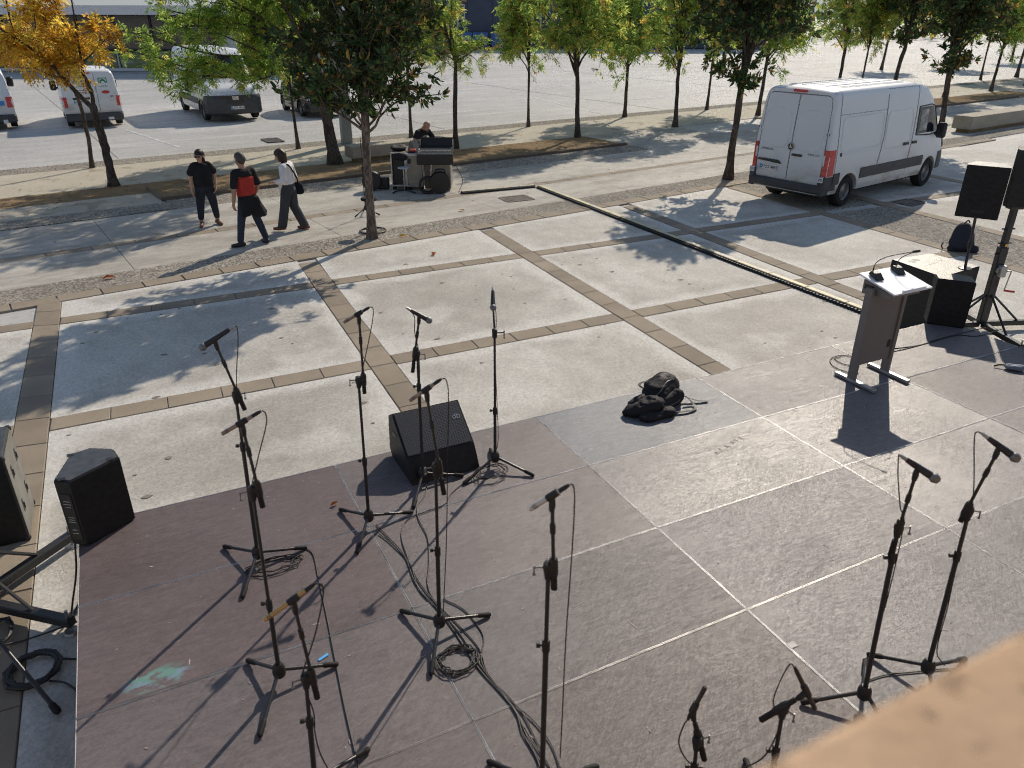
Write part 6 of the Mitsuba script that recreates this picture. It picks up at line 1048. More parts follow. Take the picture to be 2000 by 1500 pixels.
part(t, 'lid', folds(blob([(A((5.20, -0.33, 0.830)), (0.10, 0.09, 0.03), A((5.36, -0.26, 0.846)), (0.10, 0.09, 0.03))], 0.013, 2), 0.004, 9, 6), 'm_cl_bag2', True)
def ribbon(pts, w, th=0.004):
    P = bez(pts, 26); T_ = np.gradient(P, axis=0); S_ = unit(np.cross(T_, (0.15, 0.25, 1.0))); n = len(P); V = np.concatenate([P + S_ * w / 2, P - S_ * w / 2, P + S_ * w / 2 + A((0, 0, th)), P - S_ * w / 2 + A((0, 0, th))]); F = []
    for i in range(n - 1):
        for a, b in ((0, n), (n, 3 * n), (3 * n, 2 * n), (2 * n, 0)): F += [(a + i, b + i, b + i + 1), (a + i, b + i + 1, a + i + 1)]
    return tm(V, F)
for P_ in ([(5.50, -0.42, 0.68), (5.54, -0.50, 0.620), (5.50, -0.585, 0.61), (5.40, -0.60, 0.615), (5.28, -0.57, 0.62), (5.20, -0.52, 0.64)], [(5.50, -0.36, 0.66), (5.60, -0.45, 0.625), (5.66, -0.48, 0.615), (5.73, -0.50, 0.608)], [(5.09, -0.26, 0.78), (5.03, -0.27, 0.83), (5.06, -0.24, 0.84), (5.15, -0.24, 0.85)]): part(t, 'strap', ribbon(P_, 0.032), 'm_cl_strap', True)
pbr('m_cl_strap', (0.05, 0.052, 0.056), 0.6)
for P_ in ([(5.10, -0.42, 0.76), (5.16, -0.44, 0.82), (5.28, -0.37, 0.865), (5.42, -0.33, 0.84), (5.48, -0.34, 0.76)], [(5.08, -0.50, 0.73), (5.22, -0.515, 0.68), (5.38, -0.475, 0.69), (5.45, -0.42, 0.76)]): part(t, 'zip', tube(bez(P_, 18), 0.004, 5), 'm_rim', True)
solo('jacket', folds(blob([(A((4.90, -0.40, 0.65)), (0.10, 0.09, 0.055), A((5.08, -0.44, 0.69)), (0.12, 0.11, 0.09)), (A((4.98, -0.53, 0.63)), (0.11, 0.08, 0.035), A((5.16, -0.55, 0.64)), (0.10, 0.07, 0.045)), (A((4.81, -0.37, 0.63)), 0.03, A((4.93, -0.36, 0.66)), 0.06), (A((5.02, -0.34, 0.70)), 0.06, A((4.92, -0.34, 0.68)), 0.05)], 0.012, 2), 0.013, 11, 4), 'm_cl_bag2', 'crumpled black jacket against the left of the backpack on the stage', 'jacket', smooth=True)
t = thing('backpack', 'black rucksack with a white mark standing on the plaza behind the lectern', 'backpack')
part(t, 'pack', lumpy(blob([(A((15.17, 3.30, 0.14)), (0.24, 0.22, 0.14), A((15.18, 3.32, 0.30)), (0.20, 0.19, 0.14)), (A((15.18, 3.32, 0.30)), (0.20, 0.19, 0.14), A((15.18, 3.33, 0.42)), (0.14, 0.14, 0.13)), (A((14.98, 3.36, 0.06)), 0.07, A((15.3, 3.1, 0.06)), 0.08)], 0.03, 3), 0.015, 6, 3), 'm_cl_navy', True)
part(t, 'mark', text_on('PS', 0.085, (15.265, 3.155, 0.43), (0.75, -0.55, -0.15), (0.1, 0.25, 1.0)), 'm_plate')
part(t, 'handle', tube(bez([(15.1, 3.3, 0.54), (15.15, 3.27, 0.60), (15.22, 3.27, 0.55)], 10), 0.012, 6), 'm_cl_black', True); part(t, 'loop', tube(bez([(14.92, 3.5, 0.14), (14.88, 3.5, 0.08), (14.9, 3.47, 0.03)], 8), 0.012, 6), 'm_cl_black', True)
t = thing('beltpack', 'small grey pack with a strap end lying on the stage at the right edge', 'pack'); part(t, 'body', lumpy(blob([(A((9.28, -1.36, 0.63)), (0.06, 0.05, 0.03), A((9.34, -1.44, 0.63)), (0.06, 0.05, 0.035))], 0.012, 2), 0.01, 22, 5), 'm_cl_bag3', True); part(t, 'strap', tube([(9.26, -1.33, 0.64), (9.22, -1.27, 0.625), (9.18, -1.25, 0.61)], 0.009, 6), 'm_cl_bag2', True)
cloth('m_cl_bag3', (0.16, 0.19, 0.25), 0.6)
def flat(name, label, cat_, pts, z, b, t_=0.0015): return solo(name, prism(pts, t_, z), b, label, cat_)
pbr('m_bluetape', (0.08, 0.36, 0.72), 0.5)
flat('tape_strip', 'strip of blue tape on the stage by the second stand foot', 'tape', [(1.335, -2.185), (1.40, -2.16), (1.394, -2.142), (1.329, -2.167)], 0.6015, 'm_bluetape'); flat('tape_strip', 'small white tape square on the stage near the right pair of stands', 'tape', [(4.00, -3.395), (4.06, -3.395), (4.06, -3.352), (4.00, -3.352)], 0.6015, 'm_paint')
# paint stain: a thin worn film with ragged edges
def stain_cover(p, n, uv):
    x, y = (p.x - 0.435) / 0.20, (p.y + 1.885) / 0.105; q = x * x + y * y + 0.9 * (FB(p.x * 9, p.y * 14, 3.0, 4) - 0.5)
    return SM(1.0, 0.35, q) * SM(0.28, 0.62, FB(p.x * 22, p.y * 40, 1.0, 4)) * 0.9
c, r, b = deck(*DECK[0][:3])
scene['m_stain'] = two({'type': 'blendbsdf', 'weight': mikit.proc(stain_cover), 'bsdf_0': {'type': 'principled', 'base_color': mikit.proc(c), 'roughness': 0.55, 'specular': 0.5},
    'bsdf_1': {'type': 'principled', 'base_color': mikit.proc(lambda p, n, uv: MX((0.11, 0.25, 0.22), (0.16, 0.24, 0.33), SM(0.5, 0.66, FB(p.x * 8 + 4, p.y * 12, 8, 3))) + mi.Color3f(0, 0.12, 0.02) * SM(0.12, -0.02, p.y + 1.93 + 0.1)), 'roughness': 0.7}})
solo('paint_stain', prism([(0.24 + 0.0, -1.985), (0.66, -1.985), (0.68, -1.90), (0.62, -1.775), (0.30, -1.775), (0.22, -1.88)], 0.0012, 0.5993), 'm_stain', 'worn teal green paint stain on the left front part of the stage', 'paint stain')
pbr('m_chalk', (0.42, 0.34, 0.35), 0.9)
tx = thing('chalk_writing', 'faint pale chalk letters on the stage panel behind the middle', 'writing')
for ch, x, y in (('A', 5.15, -1.33), ('r', 5.22, -1.29), ('K', 5.31, -1.28), ('A', 5.40, -1.25), ('T', 5.46, -1.24), ('E', 5.53, -1.22)): part(tx, 'letter', text_on(ch, 0.045, (x, y, 0.6003), (1, 0.3, 0), (-0.3, 1, 0), False, 0.001), 'm_chalk')
# scratches and chips on the deck panels (thin pale flakes)
def chips():
    r = np.random.default_rng(21); ms = []
    for i in range(330):
        x, y = 0.1 + 7.8 * r.random(), -0.05 - 4.6 * r.random(); a = 0.003 + 0.006 * r.random() ** 3; q0 = r.random() * 6.28
        if abs(x / 2 - round(x / 2)) * 2 < 0.03 or abs(y - round(y)) < 0.03: continue
        ln = 1 + 5 * r.random() ** 4; ca, sa = math.cos(q0), math.sin(q0); pts = [(x + ca * a * ln * math.cos(q) - sa * a * 0.5 * math.sin(q), y + sa * a * ln * math.cos(q) + ca * a * 0.5 * math.sin(q)) for q in np.linspace(0, 2 * math.pi, 7)[:-1]]
        ms.append(prism(pts, 0.0008, 0.6003))
    return cat(ms)
solo('deck_chips', chips(), 'm_chalk', 'scattered pale chips and scuffs on the stage panels', 'chips', kind='stuff')
# fallen leaves
def leaf_at(label, x, y, z, a, s_, col, seed):
    r = np.random.default_rng(seed); d = A([[math.cos(a), math.sin(a), 0.08]]); sd = A([[-math.sin(a), math.cos(a), 0.1]])
    V, F, C_ = leaves(A([[x, y, z + 0.012]]), unit(d), unit(sd), s_, s_ * 0.42, A([col]), 0.3, 0.05); solo('fallen_leaf', tm(V, F), 'm_leaf', label, 'leaf', color=C_)
leaf_at('brown leaf on the stage beside the stand left of the monitor', 1.80, -0.62, 0.60, 0.4, 0.085, (0.30, 0.12, 0.05), 1); leaf_at('orange brown leaf on the plaza slab in the middle distance', 5.78, 7.45, 0.0, 1.1, 0.22, (0.42, 0.16, 0.06), 2); leaf_at('brown leaf on the gravel strip at the left', 0.12, 8.66, 0.0, 0.1, 0.24, (0.38, 0.12, 0.06), 3); leaf_at('pale dry leaf on the street near the drain cover', 7.75, 10.5, 0.0, 2.0, 0.2, (0.35, 0.22, 0.12), 4); leaf_at('yellow leaf on the kerb right of the front magnolia trunk', 5.62, 9.0, 0.0, 0.2, 0.22, (0.5, 0.28, 0.05), 5)
def litter():
    r = np.random.default_rng(31); P = []
    for i in range(520):
        u, v_ = -8 + 32 * r.random(), 8.9 + 12 * r.random() ** 0.8
        if r.random() < 0.6: v_ = 14.5 + 2.4 * r.random()
        P.append((*uv(u, v_), 0.008))
    P = A(P); n = len(P); a = r.random(n) * 6.28; D = unit(np.column_stack([np.cos(a), np.sin(a), 0.1 * r.random(n)])); S = unit(np.column_stack([-np.sin(a), np.cos(a), 0.3 * r.random(n)])); 
    return leaves(P, D, S, 0.05 + 0.07 * r.random(n), 0.035, colours(n, r, [(3, (0.30, 0.14, 0.06)), (2, (0.40, 0.24, 0.10)), (1, (0.16, 0.08, 0.04))]), 0.3, 0.1)
V, F, C_ = litter(); solo('leaf_litter', tm(V, F), 'm_leaf', 'scattered dry leaves on the street and earth beds', kind='stuff', color=C_)
# ---------------------------------------------------------------- cable ramp across the plaza
pbr('m_ramp_yellow', mikit.proc(lambda p, n, uv: MX((0.52, 0.47, 0.27), (0.42, 0.39, 0.31), SM(0.4, 0.65, FB(p.x * 7, p.y * 7, 1, 3)))), 0.6)
def ramp(P0, P1, n):
    P0, P1 = A(P0), A(P1); d = (P1 - P0) / n; L = np.linalg.norm(d); a = math.atan2(d[1], d[0])
    for i in range(n):
        o = P0 + d * i; M = Mat((*o, 0.003), a); pf = [(-0.115, 0), (0.115, 0), (0.10, 0.016), (0.06, 0.05), (-0.06, 0.05), (-0.10, 0.016)]
        R = np.eye(4); R[:3, :3] = [[0, 0, 1], [1, 0, 0], [0, 1, 0]]; part(rp, 'module', xf(xf(prism(pf, L - 0.012), R), M), 'm_rubber')
        part(rp, 'lid', xf(box(L - 0.02, 0.10, 0.008, (L / 2, -0.01, 0.053), 0.002), M), 'm_ramp_yellow')
        part(rp, 'grip_row', xf(cat([box(0.03, 0.03, 0.006, (L * (k + 0.5) / 12, 0.088, 0.036), 0.0) for k in range(12)]), M @ Mat((0, 0, 0), 0, 0)), 'm_cladding', kind='stuff')
rp = thing('cable_ramp', 'black and yellow cable ramp crossing from the desk to the stage', 'cable ramp')
ramp((10.50, 12.25), (8.45, 12.35), 3); ramp((10.70, 1.2), (10.58, 12.1), 13)
# ---------------------------------------------------------------- the sound desk on flight cases
pbr('m_ply', mikit.proc(lambda p, n, uv: MX((0.21, 0.185, 0.14), (0.38, 0.34, 0.26), FB(p.x * 3 + p.z * 6, p.y * 3, p.z * 14, 4))), 0.55)
pbr('m_plybrown', mikit.proc(lambda p, n, uv: MX((0.13, 0.10, 0.075), (0.22, 0.17, 0.13), FB(p.x * 3, p.y * 3, p.z * 12, 4))), 0.6)
MD = np.eye(4); MD[:3, 0], MD[:3, 1], MD[:3, 3] = (0.898, -0.439, 0), (0.439, 0.898, 0), (6.99, 13.47, 0)
def dk(t, n_, m, b, sm=False, **k): return part(t, n_, xf(m, MD), b, sm, **k)
t = thing('flight_case', 'open brown flight case on castors at the left of the mixing desk', 'flight case')
dk(t, 'shell', cat([box(0.02, 1.15, 0.80, (0.01, 0.58, 0.52), 0.004), box(0.02, 1.15, 0.80, (0.36, 0.58, 0.52), 0.004), box(0.36, 1.15, 0.02, (0.185, 0.58, 0.93), 0.004), box(0.36, 1.15, 0.02, (0.185, 0.58, 0.13), 0.004)]), 'm_plybrown')
dk(t, 'rack_front', box(0.32, 0.02, 0.76, (0.185, 0.06, 0.53), 0.003), 'm_black')
dk(t, 'edge_profile', cat([box(0.03, 0.03, 0.84, (x, 0.0, 0.53), 0.004) for x in (0.01, 0.36)] + [box(0.38, 0.03, 0.03, (0.185, 0.0, z), 0.004) for z in (0.12, 0.94)]), 'm_alu'); dk(t, 'castor', cat([sphere((x, y, 0.055), 0.055, 2) for x in (0.05, 0.32) for y in (0.08, 1.05)]), 'm_rubber', True)
t = thing('flight_case', 'tan plywood flight case under the middle of the mixing desk', 'flight case')
dk(t, 'shell', box(0.44, 0.85, 0.78, (0.60, 0.43, 0.50), 0.006), 'm_ply'); dk(t, 'lid', box(0.46, 0.87, 0.035, (0.60, 0.43, 0.91), 0.006), 'm_alu'); dk(t, 'edge_profile', cat([box(0.03, 0.03, 0.80, (x, 0.0, 0.50), 0.004) for x in (0.39, 0.81)] + [box(0.45, 0.03, 0.03, (0.60, -0.001, z), 0.004) for z in (0.11, 0.88)]), 'm_alu'); dk(t, 'latch', box(0.08, 0.02, 0.12, (0.47, -0.02, 0.74), 0.01), 'm_black'); dk(t, 'castor', cat([sphere((x, y, 0.055), 0.055, 2) for x in (0.45, 0.76) for y in (0.08, 0.75)]), 'm_rubber', True)
t = thing('flight_case', 'tan plywood flight case under the right of the mixing desk behind the cable drum', 'flight case')
dk(t, 'shell', box(0.50, 0.7, 0.62, (1.27, 0.36, 0.36), 0.006), 'm_ply'); dk(t, 'edge_profile', cat([box(0.03, 0.03, 0.64, (x, 0.0, 0.36), 0.004) for x in (1.03, 1.51)]), 'm_alu'); dk(t, 'side_board', box(0.16, 0.03, 0.62, (0.92, 0.05, 0.36), 0.004), 'm_plybrown')
t = thing('mixing_desk', 'black mixing desk with its raised case lid on the flight cases', 'mixing desk')
dk(t, 'front_panel', box(0.92, 0.06, 0.26, (1.14, -0.12, 0.80), 0.008), 'm_black'); dk(t, 'console', hull([(x, y, z) for x in (0.72, 1.56) for y, z in ((-0.08, 0.78), (0.6, 0.78), (-0.08, 0.92), (0.6, 1.04))]), 'm_blackmetal'); dk(t, 'lid', hull([(x, y, z) for x in (0.70, 1.56) for y, z in ((0.60, 1.02), (0.64, 1.02), (0.70, 1.23), (0.66, 1.235))]), 'm_black')
dk(t, 'rail', cat([rod((0.70, -0.09, 0.935), (1.58, -0.09, 0.935), 0.008), rod((0.70, 0.1, 1.0), (1.56, 0.1, 1.0), 0.006)]), 'm_steel', True); dk(t, 'fader_row', cat([box(0.018, 0.03, 0.012, (0.76 + 0.03 * i, 0.12 + 0.1 * ((i * 7) % 3) / 3, 0.965 + 0.006), 0.002) for i in range(26)]), 'm_paint', kind='stuff'); dk(t, 'side_flap', hull([(x, y, z) for x, y, z in ((0.42, 0.1, 0.945), (0.70, 0.0, 0.945), (0.44, 0.62, 1.16), (0.70, 0.62, 1.16), (0.43, 0.12, 0.92), (0.71, 0.02, 0.92), (0.45, 0.66, 1.15), (0.71, 0.66, 1.15))]), 'm_black'); dk(t, 'end_post', cat([box(0.03, 0.04, 0.3, (x, 0.58, 1.05), 0.004) for x in (0.71, 1.56)]), 'm_steel')
t = solo('equipment_bag', lumpy(xf(blob([(A((0.06, 0.55, 1.0)), (0.13, 0.30, 0.07), A((0.24, 0.5, 1.0)), (0.12, 0.28, 0.07))], 0.03, 3), MD), 0.015, 6, 7), 'm_cl_bag2', 'black bag lying on top of the left flight case', 'bag', smooth=True)
t = solo('equipment_pouch', lumpy(xf(blob([(A((0.20, -0.05, 0.86)), (0.15, 0.05, 0.09), A((0.32, -0.04, 0.84)), (0.12, 0.05, 0.09))], 0.03, 3), MD), 0.01, 6, 8), 'm_cl_bag2', 'black pouch hanging on the front of the left flight case', 'pouch', smooth=True)
t = thing('tool_box', 'small red and black box on the middle flight case', 'box'); dk(t, 'lid', box(0.17, 0.13, 0.06, (0.56, 0.15, 0.985), 0.02), 'm_print_red', 30); dk(t, 'base', box(0.19, 0.15, 0.03, (0.56, 0.15, 0.945), 0.008), 'm_black')
t = thing('round_stool', 'black stand with a pale round top in front of the left flight case', 'stool'); dk(t, 'seat', xf(lathe([(0, 0), (0.14, 0), (0.15, 0.012), (0.14, 0.025), (0, 0.028)], 24), Mat((0.34, -0.22, 0.60))), 'm_lightmetal', 35); dk(t, 'post', rod((0.34, -0.22, 0.05), (0.34, -0.22, 0.6), 0.017), 'm_steel', True); dk(t, 'foot_bar', tube(bez([(0.06, -0.42, 0.02), (0.14, -0.28, 0.035), (0.34, -0.22, 0.05), (0.52, -0.30, 0.035), (0.64, -0.40, 0.02)], 16), 0.018, 7), 'm_black', True)
t = thing('cable_drum', 'big black cable drum with a carrying handle right of the flight cases', 'cable drum'); R = Mat((1.26, -0.32, 0.27), 0.15) @ np.array([[1, 0, 0, 0], [0, 0, 1, 0], [0, -1, 0, 0], [0, 0, 0, 1.]])
dk(t, 'flange', xf(cat([lathe([(0.0, z), (0.26, z), (0.26, z + 0.02), (0.0, z + 0.02)], 28) for z in (-0.12, 0.10)]), R), 'm_black', 35); dk(t, 'cable_winding', xf(cat([xf(trimesh.creation.torus(0.2, 0.011, 20, 6), Mat((0, 0, -0.09 + 0.02 * k))) for k in range(10)]), R), 'm_cable', True, kind='stuff'); dk(t, 'handle', tube(bez([(1.15, -0.32, 0.50), (1.17, -0.32, 0.58), (1.28, -0.32, 0.60), (1.38, -0.32, 0.58), (1.40, -0.32, 0.50)], 16), 0.02, 7), 'm_black', True); dk(t, 'hub_ring', xf(lathe([(0.05, 0.12), (0.09, 0.12), (0.09, 0.135), (0.05, 0.135)], 20), R), 'm_cladding', 35); dk(t, 'coil', xf(cat([xf(trimesh.creation.torus(0.19, 0.03, 22, 7), Mat((-0.32, 0.06, 0.03 * k))) for k in (-2, 0, 2)]), R), 'm_cable', True)
t = thing('drum_case', 'round black case on the street behind the front magnolia trunk', 'case'); dk(t, 'shell', xf(lathe([(0, -0.09), (0.23, -0.09), (0.245, -0.07), (0.245, 0.07), (0.23, 0.09), (0, 0.09)], 26), Mat((-0.52, -0.02, 0.25)) @ np.array([[1, 0, 0, 0], [0, 0, 1, 0], [0, -1, 0, 0], [0, 0, 0, 1.]])), 'm_black', 35); dk(t, 'box', box(0.34, 0.2, 0.30, (-0.26, 0.1, 0.17), 0.03), 'm_black')
mic_stand('tall empty black stand on the street left of the front magnolia trunk', (5.59, 11.18, 0.16), [(5.30, 11.05, 0.02), (5.85, 11.0, 0.02), (5.62, 11.5, 0.02)], (5.59, 11.18, 1.05), (5.60, 11.18, 1.72), (5.60, 11.18, 0.95), None, None, None)
t = thing('round_base_stand', 'low stand with a round ring base behind the front magnolia trunk', 'stand'); part(t, 'ring_base', xf(trimesh.creation.torus(0.27, 0.016, 28, 7), Mat((5.30, 9.72, 0.02))), 'm_black', True); part(t, 'post', rod((5.24, 9.72, 0.02), (5.24, 9.74, 0.66), 0.022), 'm_black', True); part(t, 'seat', xf(lathe([(0, 0), (0.16, 0), (0.17, 0.03), (0.15, 0.06), (0, 0.065)], 22), Mat((5.27, 9.73, 0.66))), 'm_cl_black', 35); part(t, 'spoke', cat([rod((5.3 + 0.27 * math.cos(a), 9.72 + 0.27 * math.sin(a), 0.02), (5.24, 9.72, 0.06), 0.01) for a in (0.3, 2.4, 4.5)]), 'm_black', True)
cable('power_cable', 'thin black cable hanging from the desk to the cable ramp', [(8.45, 12.93, 0.75), (8.62, 12.85, 0.45), (8.68, 12.8, 0.2), (8.5, 12.6, 0.03), (8.45, 12.45, 0.03)], 0.008); cable('power_cable', 'black cable on the front of the middle flight case', [xf(sphere((0.80, -0.03, z), 0.01, 0), MD).vertices.mean(0) + A((0.01 * math.sin(z * 9), 0, 0)) for z in (0.84, 0.6, 0.35, 0.2, 0.05)], 0.007)
# ---------------------------------------------------------------- the parapet in front of the camera
pbr('m_stucco', mikit.proc(lambda p, n, uv: MX((0.40, 0.275, 0.18), (0.50, 0.35, 0.235), FB(p.x * 30, p.y * 30, p.z * 30, 4)) * (1 - 0.35 * SM(0.70, 0.78, N(p.x * 70, p.y * 70, p.z * 70)))), 0.9, spec=0.1, bump=lambda p, n, uv: FB(p.x * 90, p.y * 90, p.z * 90, 3), bscale=0.0025)
t = thing('parapet', 'tan rough stucco parapet close to the camera in the lower right corner', 'wall')
def para():
    m = box(13.0, 0.42, 0.30, (3.0, -5.805, 3.648), 0.012); xs = np.linspace(-3.5, 9.5, 400); prof = [(-5.590, 3.50), (-5.589, 3.70), (-5.590, 3.785), (-5.593, 3.798), (-5.602, 3.804), (-5.63, 3.806), (-5.75, 3.808), (-5.98, 3.805), (-6.0, 3.80), (-6.005, 3.5)]
    V, F, n = [], [], len(prof)
    for x in xs:
        for y, z in prof: V.append((x, y, z))
    V = A(V); V += ((meshkit.fbm(V * 14, 3, 5) - 0.5) * 0.003)[:, None] * A((0, 0.6, 0.8))
    for i in range(len(xs) - 1):
        for j in range(n - 1): p = i * n + j; F += [(p, p + 1, p + n + 1), (p, p + n + 1, p + n)]
    return tm(V, F)
part(t, 'coping', para(), 'm_stucco', True)
part(t, 'wall', box(13.0, 0.37, 3.6, (3.0, -5.80, 1.72)), 'm_stucco')
# ---------------------------------------------------------------- far buildings, lot furniture
pbr('m_fascia', mikit.proc(lambda p, n, uv: mi.Color3f(0.62, 0.63, 0.65) * (0.85 + 0.2 * FB(p.x * 0.6, p.y * 0.6, p.z * 3, 3))), 0.5)
pbr('m_navy', mikit.proc(lambda p, n, uv: mi.Color3f(0.075, 0.085, 0.115) * (0.7 + 0.6 * FB(p.x * 0.5, p.y * 0.5, p.z * 0.9, 4))), 0.8)
pbr('m_green_panel', mikit.proc(lambda p, n, uv: MX((0.17, 0.20, 0.08), (0.42, 0.45, 0.38), SM(0.5, 0.75, FB(p.x * 0.8, p.y * 0.8, p.z * 1.5, 3)))), 0.6)
pbr('m_bin', mikit.proc(lambda p, n, uv: mi.Color3f(0.06, 0.14, 0.34) * (0.7 + 0.5 * N(p.x * 5, p.y * 5, p.z * 5))), 0.5)
pbr('m_lightmetal', (0.5, 0.51, 0.53), 0.5, 0.3)
pbr('m_interior', (0.05, 0.052, 0.06), 0.9)
RT = A((0.895, -0.446, 0)); BK = A((0.446, 0.895, 0))
def wall_frame(o):
    M = np.eye(4); M[:3, 0], M[:3, 1], M[:3, 2] = RT / np.linalg.norm(RT), BK / np.linalg.norm(BK), (0, 0, 1); M[:3, 3] = o
    return M
M = wall_frame((-6.13, 67.54, 0))
t = thing('pavilion_building', 'low glazed pavilion with a pale flat roof fascia behind the orange tree', 'building')
part(t, 'wall', xf(box(36, 8, 3.9, (10, 5.2, 1.95)), M), 'm_interior')
part(t, 'roof', xf(box(38, 11, 0.62, (10, 4.0, 4.22), 0.02), M), 'm_fascia')
part(t, 'plinth', xf(box(36, 0.6, 0.22, (10, 0.9, 0.11), 0.02), M), 'm_fascia')
for i in range(13):
    w = part(t, 'window', xf(box(2.6, 0.06, 2.3, (-6.6 + 2.8 * i, 1.15, 2.72), 0.01), M), 'm_dark_glass')
    part(w, 'frame', xf(cat([box(0.10, 0.12, 2.5, (-8.0 + 2.8 * i, 1.13, 2.68)), box(2.62, 0.10, 0.09, (-6.6 + 2.8 * i, 1.13, 1.53))]), M), 'm_interior')
    part(t, 'green_panel', xf(box(2.5, 0.07, 1.15, (-6.6 + 2.8 * i, 0.82, 0.82), 0.01), M), 'm_green_panel')
    part(t, 'post', xf(box(0.12, 0.14, 1.45, (-8.0 + 2.8 * i, 0.78, 0.72), 0.01), M), 'm_lightmetal')
part(t, 'door', xf(box(1.4, 0.08, 2.4, (17.5, 1.05, 1.3), 0.01), M), 'm_fascia')
M = wall_frame((37.0, 92.2, 0))
t = thing('long_warehouse', 'long dark blue warehouse wall in shade beyond the court', 'building')
part(t, 'wall', xf(box(62, 10, 8.5, (12, 5.5, 4.25)), M), 'm_navy')
for i in range(20): part(t, 'cladding_panel', xf(box(3.04, 0.08, 8.2, (-17.4 + 3.1 * i, 0.45, 4.2), 0.01), M), 'm_navy')
for i in range(6): part(t, 'downpipe', xf(rod((-16 + 10.3 * i, 0.28, 0), (-16 + 10.3 * i, 0.28, 8.2), 0.13), M), 'm_steel')
part(t, 'roof', xf(box(63, 11, 0.3, (12, 5.2, 8.65)), M), 'm_interior')
SIDES = ('blue recycling container at the left end of the row by the dark wall', 'blue recycling container left of the wall downpipe', 'blue recycling container just right of the wall downpipe', 'blue recycling container, third along to the right of the downpipe', 'blue recycling container hidden most by the slim green tree')
for i, x in enumerate((1.0, 3.4, 5.6, 7.5, 9.7)):
    t = thing('recycling_container', SIDES[i], 'container', 'blue containers by the dark wall'); M2 = M @ Mat((x, -1.4, 0))
    part(t, 'body', xf(hull([(sx * (0.80 + 0.08 * k), sy * (0.55 + 0.08 * k), 0.15 + 1.35 * k) for sx in (1, -1) for sy in (1, -1) for k in (0, 1)]), M2), 'm_bin')
    part(t, 'lid', xf(hull([(sx * 0.9, sy * 0.66, 1.5) for sx in (1, -1) for sy in (1, -1)] + [(sx * 0.86, sy * 0.3, 1.9) for sx in (1, -1) for sy in (1, -1)]), M2), 'm_bin')
    part(t, 'label_band', xf(box(1.0, 0.02, 0.16, (0.05, -0.63, 1.32)), M2), 'm_paint')
    for sx in (1, -1): part(t, 'wheel', xf(rod((sx * 0.6 - 0.04, -0.4, 0.1), (sx * 0.6 + 0.04, -0.4, 0.1), 0.1), M2), 'm_rubber')
# basketball hoop
t = thing('basketball_hoop', 'pale basketball hoop with a clear backboard on a curved post', 'basketball hoop'); o = A((28.5, 63.2, 0)); r_ = nrm(RT); b_ = nrm(BK)
def hp(x, y, z): return o + r_ * x - b_ * y + A((0, 0, z))
part(t, 'post', cat([tube(bez([hp(0, 0, -0.05), hp(0, 0, 1.4), hp(0.05, 0.1, 2.2), hp(0.5, 0.3, 3.0), hp(1.2, 0.5, 3.6)], 16), 0.07, 8), tube(bez([hp(0, 0.1, 1.0), hp(0.0, 0.1, 2.4), hp(0.3, 0.3, 3.0), hp(0.75, 0.5, 3.5)], 16), 0.05, 8)]), 'm_lightmetal', True)
fr = cat([box(1.9, 0.06, 0.07, (0, 0, z)) for z in (-0.55, 0.55)] + [box(0.07, 0.06, 1.1, (x, 0, 0)) for x in (-0.93, 0.93)])
Mb = wall_frame(hp(0.95, 0.6, 4.15)); bb = part(t, 'backboard', xf(box(1.8, 0.02, 1.05, (0, 0, 0)), Mb), 'm_pane')
part(bb, 'frame', xf(fr, Mb), 'm_paint'); part(bb, 'target_square', xf(cat([box(0.6, 0.03, 0.05, (0.1, -0.03, z)) for z in (-0.25, 0.2)] + [box(0.05, 0.03, 0.45, (x, -0.03, -0.02)) for x in (-0.18, 0.38)]), Mb), 'm_paint')
part(t, 'rim', tube([hp(0.95 + 0.23 * math.cos(a), 0.95 + 0.23 * math.sin(a), 3.6) for a in np.linspace(0, 2 * math.pi, 20)], 0.012, 5), 'm_print_red', True)
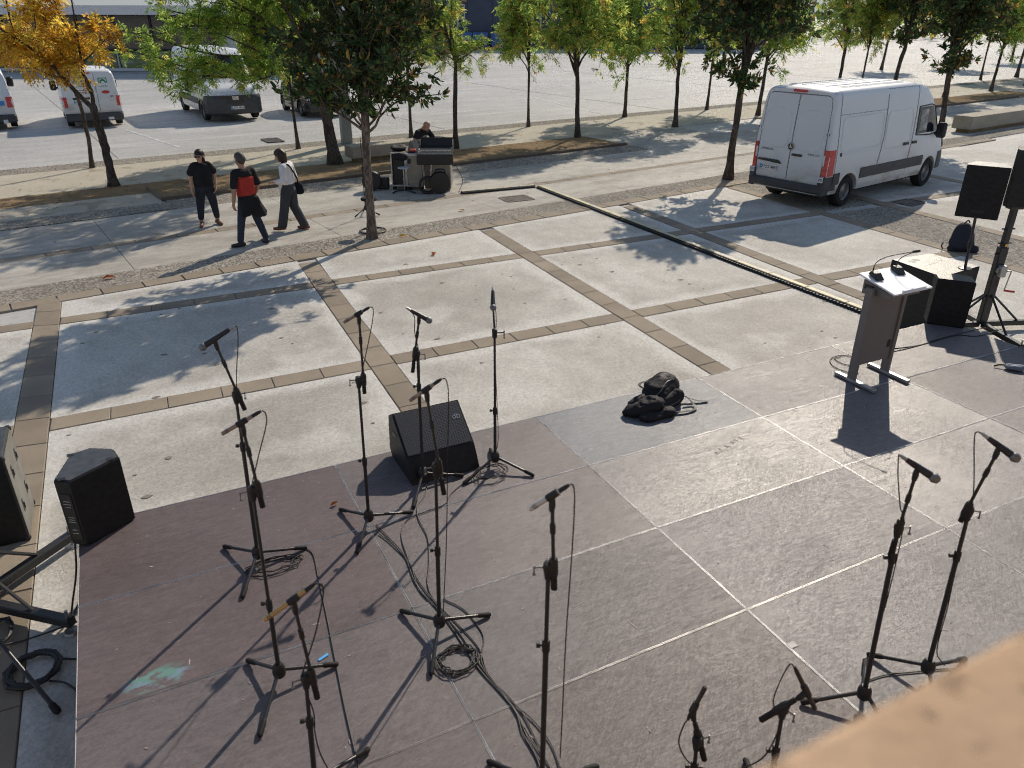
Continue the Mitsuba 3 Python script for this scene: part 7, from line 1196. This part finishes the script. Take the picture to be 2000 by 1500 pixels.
# lamp post beside the thick ash trunk
t = thing('lamp_post', 'square grey lamp post between the ash trunk and the magnolia trunk', 'lamp post')
part(t, 'post', box(0.34, 0.34, 6.5, (8.05, 21.67, 3.25), 0.02), 'm_postgrey'); part(t, 'base_plate', box(0.5, 0.5, 0.04, (8.05, 21.67, 0.0), 0.01), 'm_postgrey')
part(t, 'lamp_head', box(0.5, 1.2, 0.16, (8.05, 21.3, 6.58), 0.04), 'm_postgrey')
pbr('m_postgrey', (0.17, 0.19, 0.19), 0.6)
# concrete benches
def bench(label, c, rz, L, w=0.62, h=0.50):
    t = thing('concrete_bench', label, 'bench'); M = Mat((*c, 0), rz)
    part(t, 'seat', xf(box(L, w, h - 0.14, (L / 2, 0, 0.14 + (h - 0.14) / 2), 0.015), M), 'm_benchc'); part(t, 'foot', xf(box(L - 0.3, w - 0.26, 0.15, (L / 2, 0, 0.075)), M), 'm_dirt')
pbr('m_benchc', mikit.proc(lambda p, n, uv: MX((0.27, 0.235, 0.18), (0.40, 0.355, 0.28), FB(p.x * 3, p.y * 3, p.z * 4, 4)) * (0.8 + 0.3 * N(p.x * 40, p.y * 40, p.z * 40))), 0.8)
bench('long concrete bench behind the mixing desk', (7.1, 17.95), 0.155, 3.4, 0.6, 0.49)
bench('long concrete bench at the right edge beyond the white van', (30.1, 14.0), 0.15, 5.5, 0.75, 0.62)
# far tree belt closing the view at the right, and low far buildings
def far_belt():
    r = np.random.default_rng(5); P = []
    for i in range(2600):
        u = r.random(); x = 62 + 150 * u; y = 118 - 45 * u + 8 * r.standard_normal(); P.append((x, y, 0.4 + 7.5 * r.random() ** 0.8 * (0.6 + 0.4 * math.sin(x * 0.35) ** 2)))
    P = A(P); n = len(P); D = unit(r.standard_normal((n, 3)) + A((0, 0, -0.3))); S = perp(D, r)
    return leaves(P, D, S, 0.9 + 0.8 * r.random(n), 0.8, colours(n, r, [(3, (0.05, 0.085, 0.03)), (2, (0.08, 0.11, 0.035)), (1, (0.12, 0.13, 0.05))]))
V, F, C_ = far_belt()
solo('far_trees', tm(V, F), 'm_leaf', 'dark belt of trees closing the view at the far right', kind='stuff', color=C_)
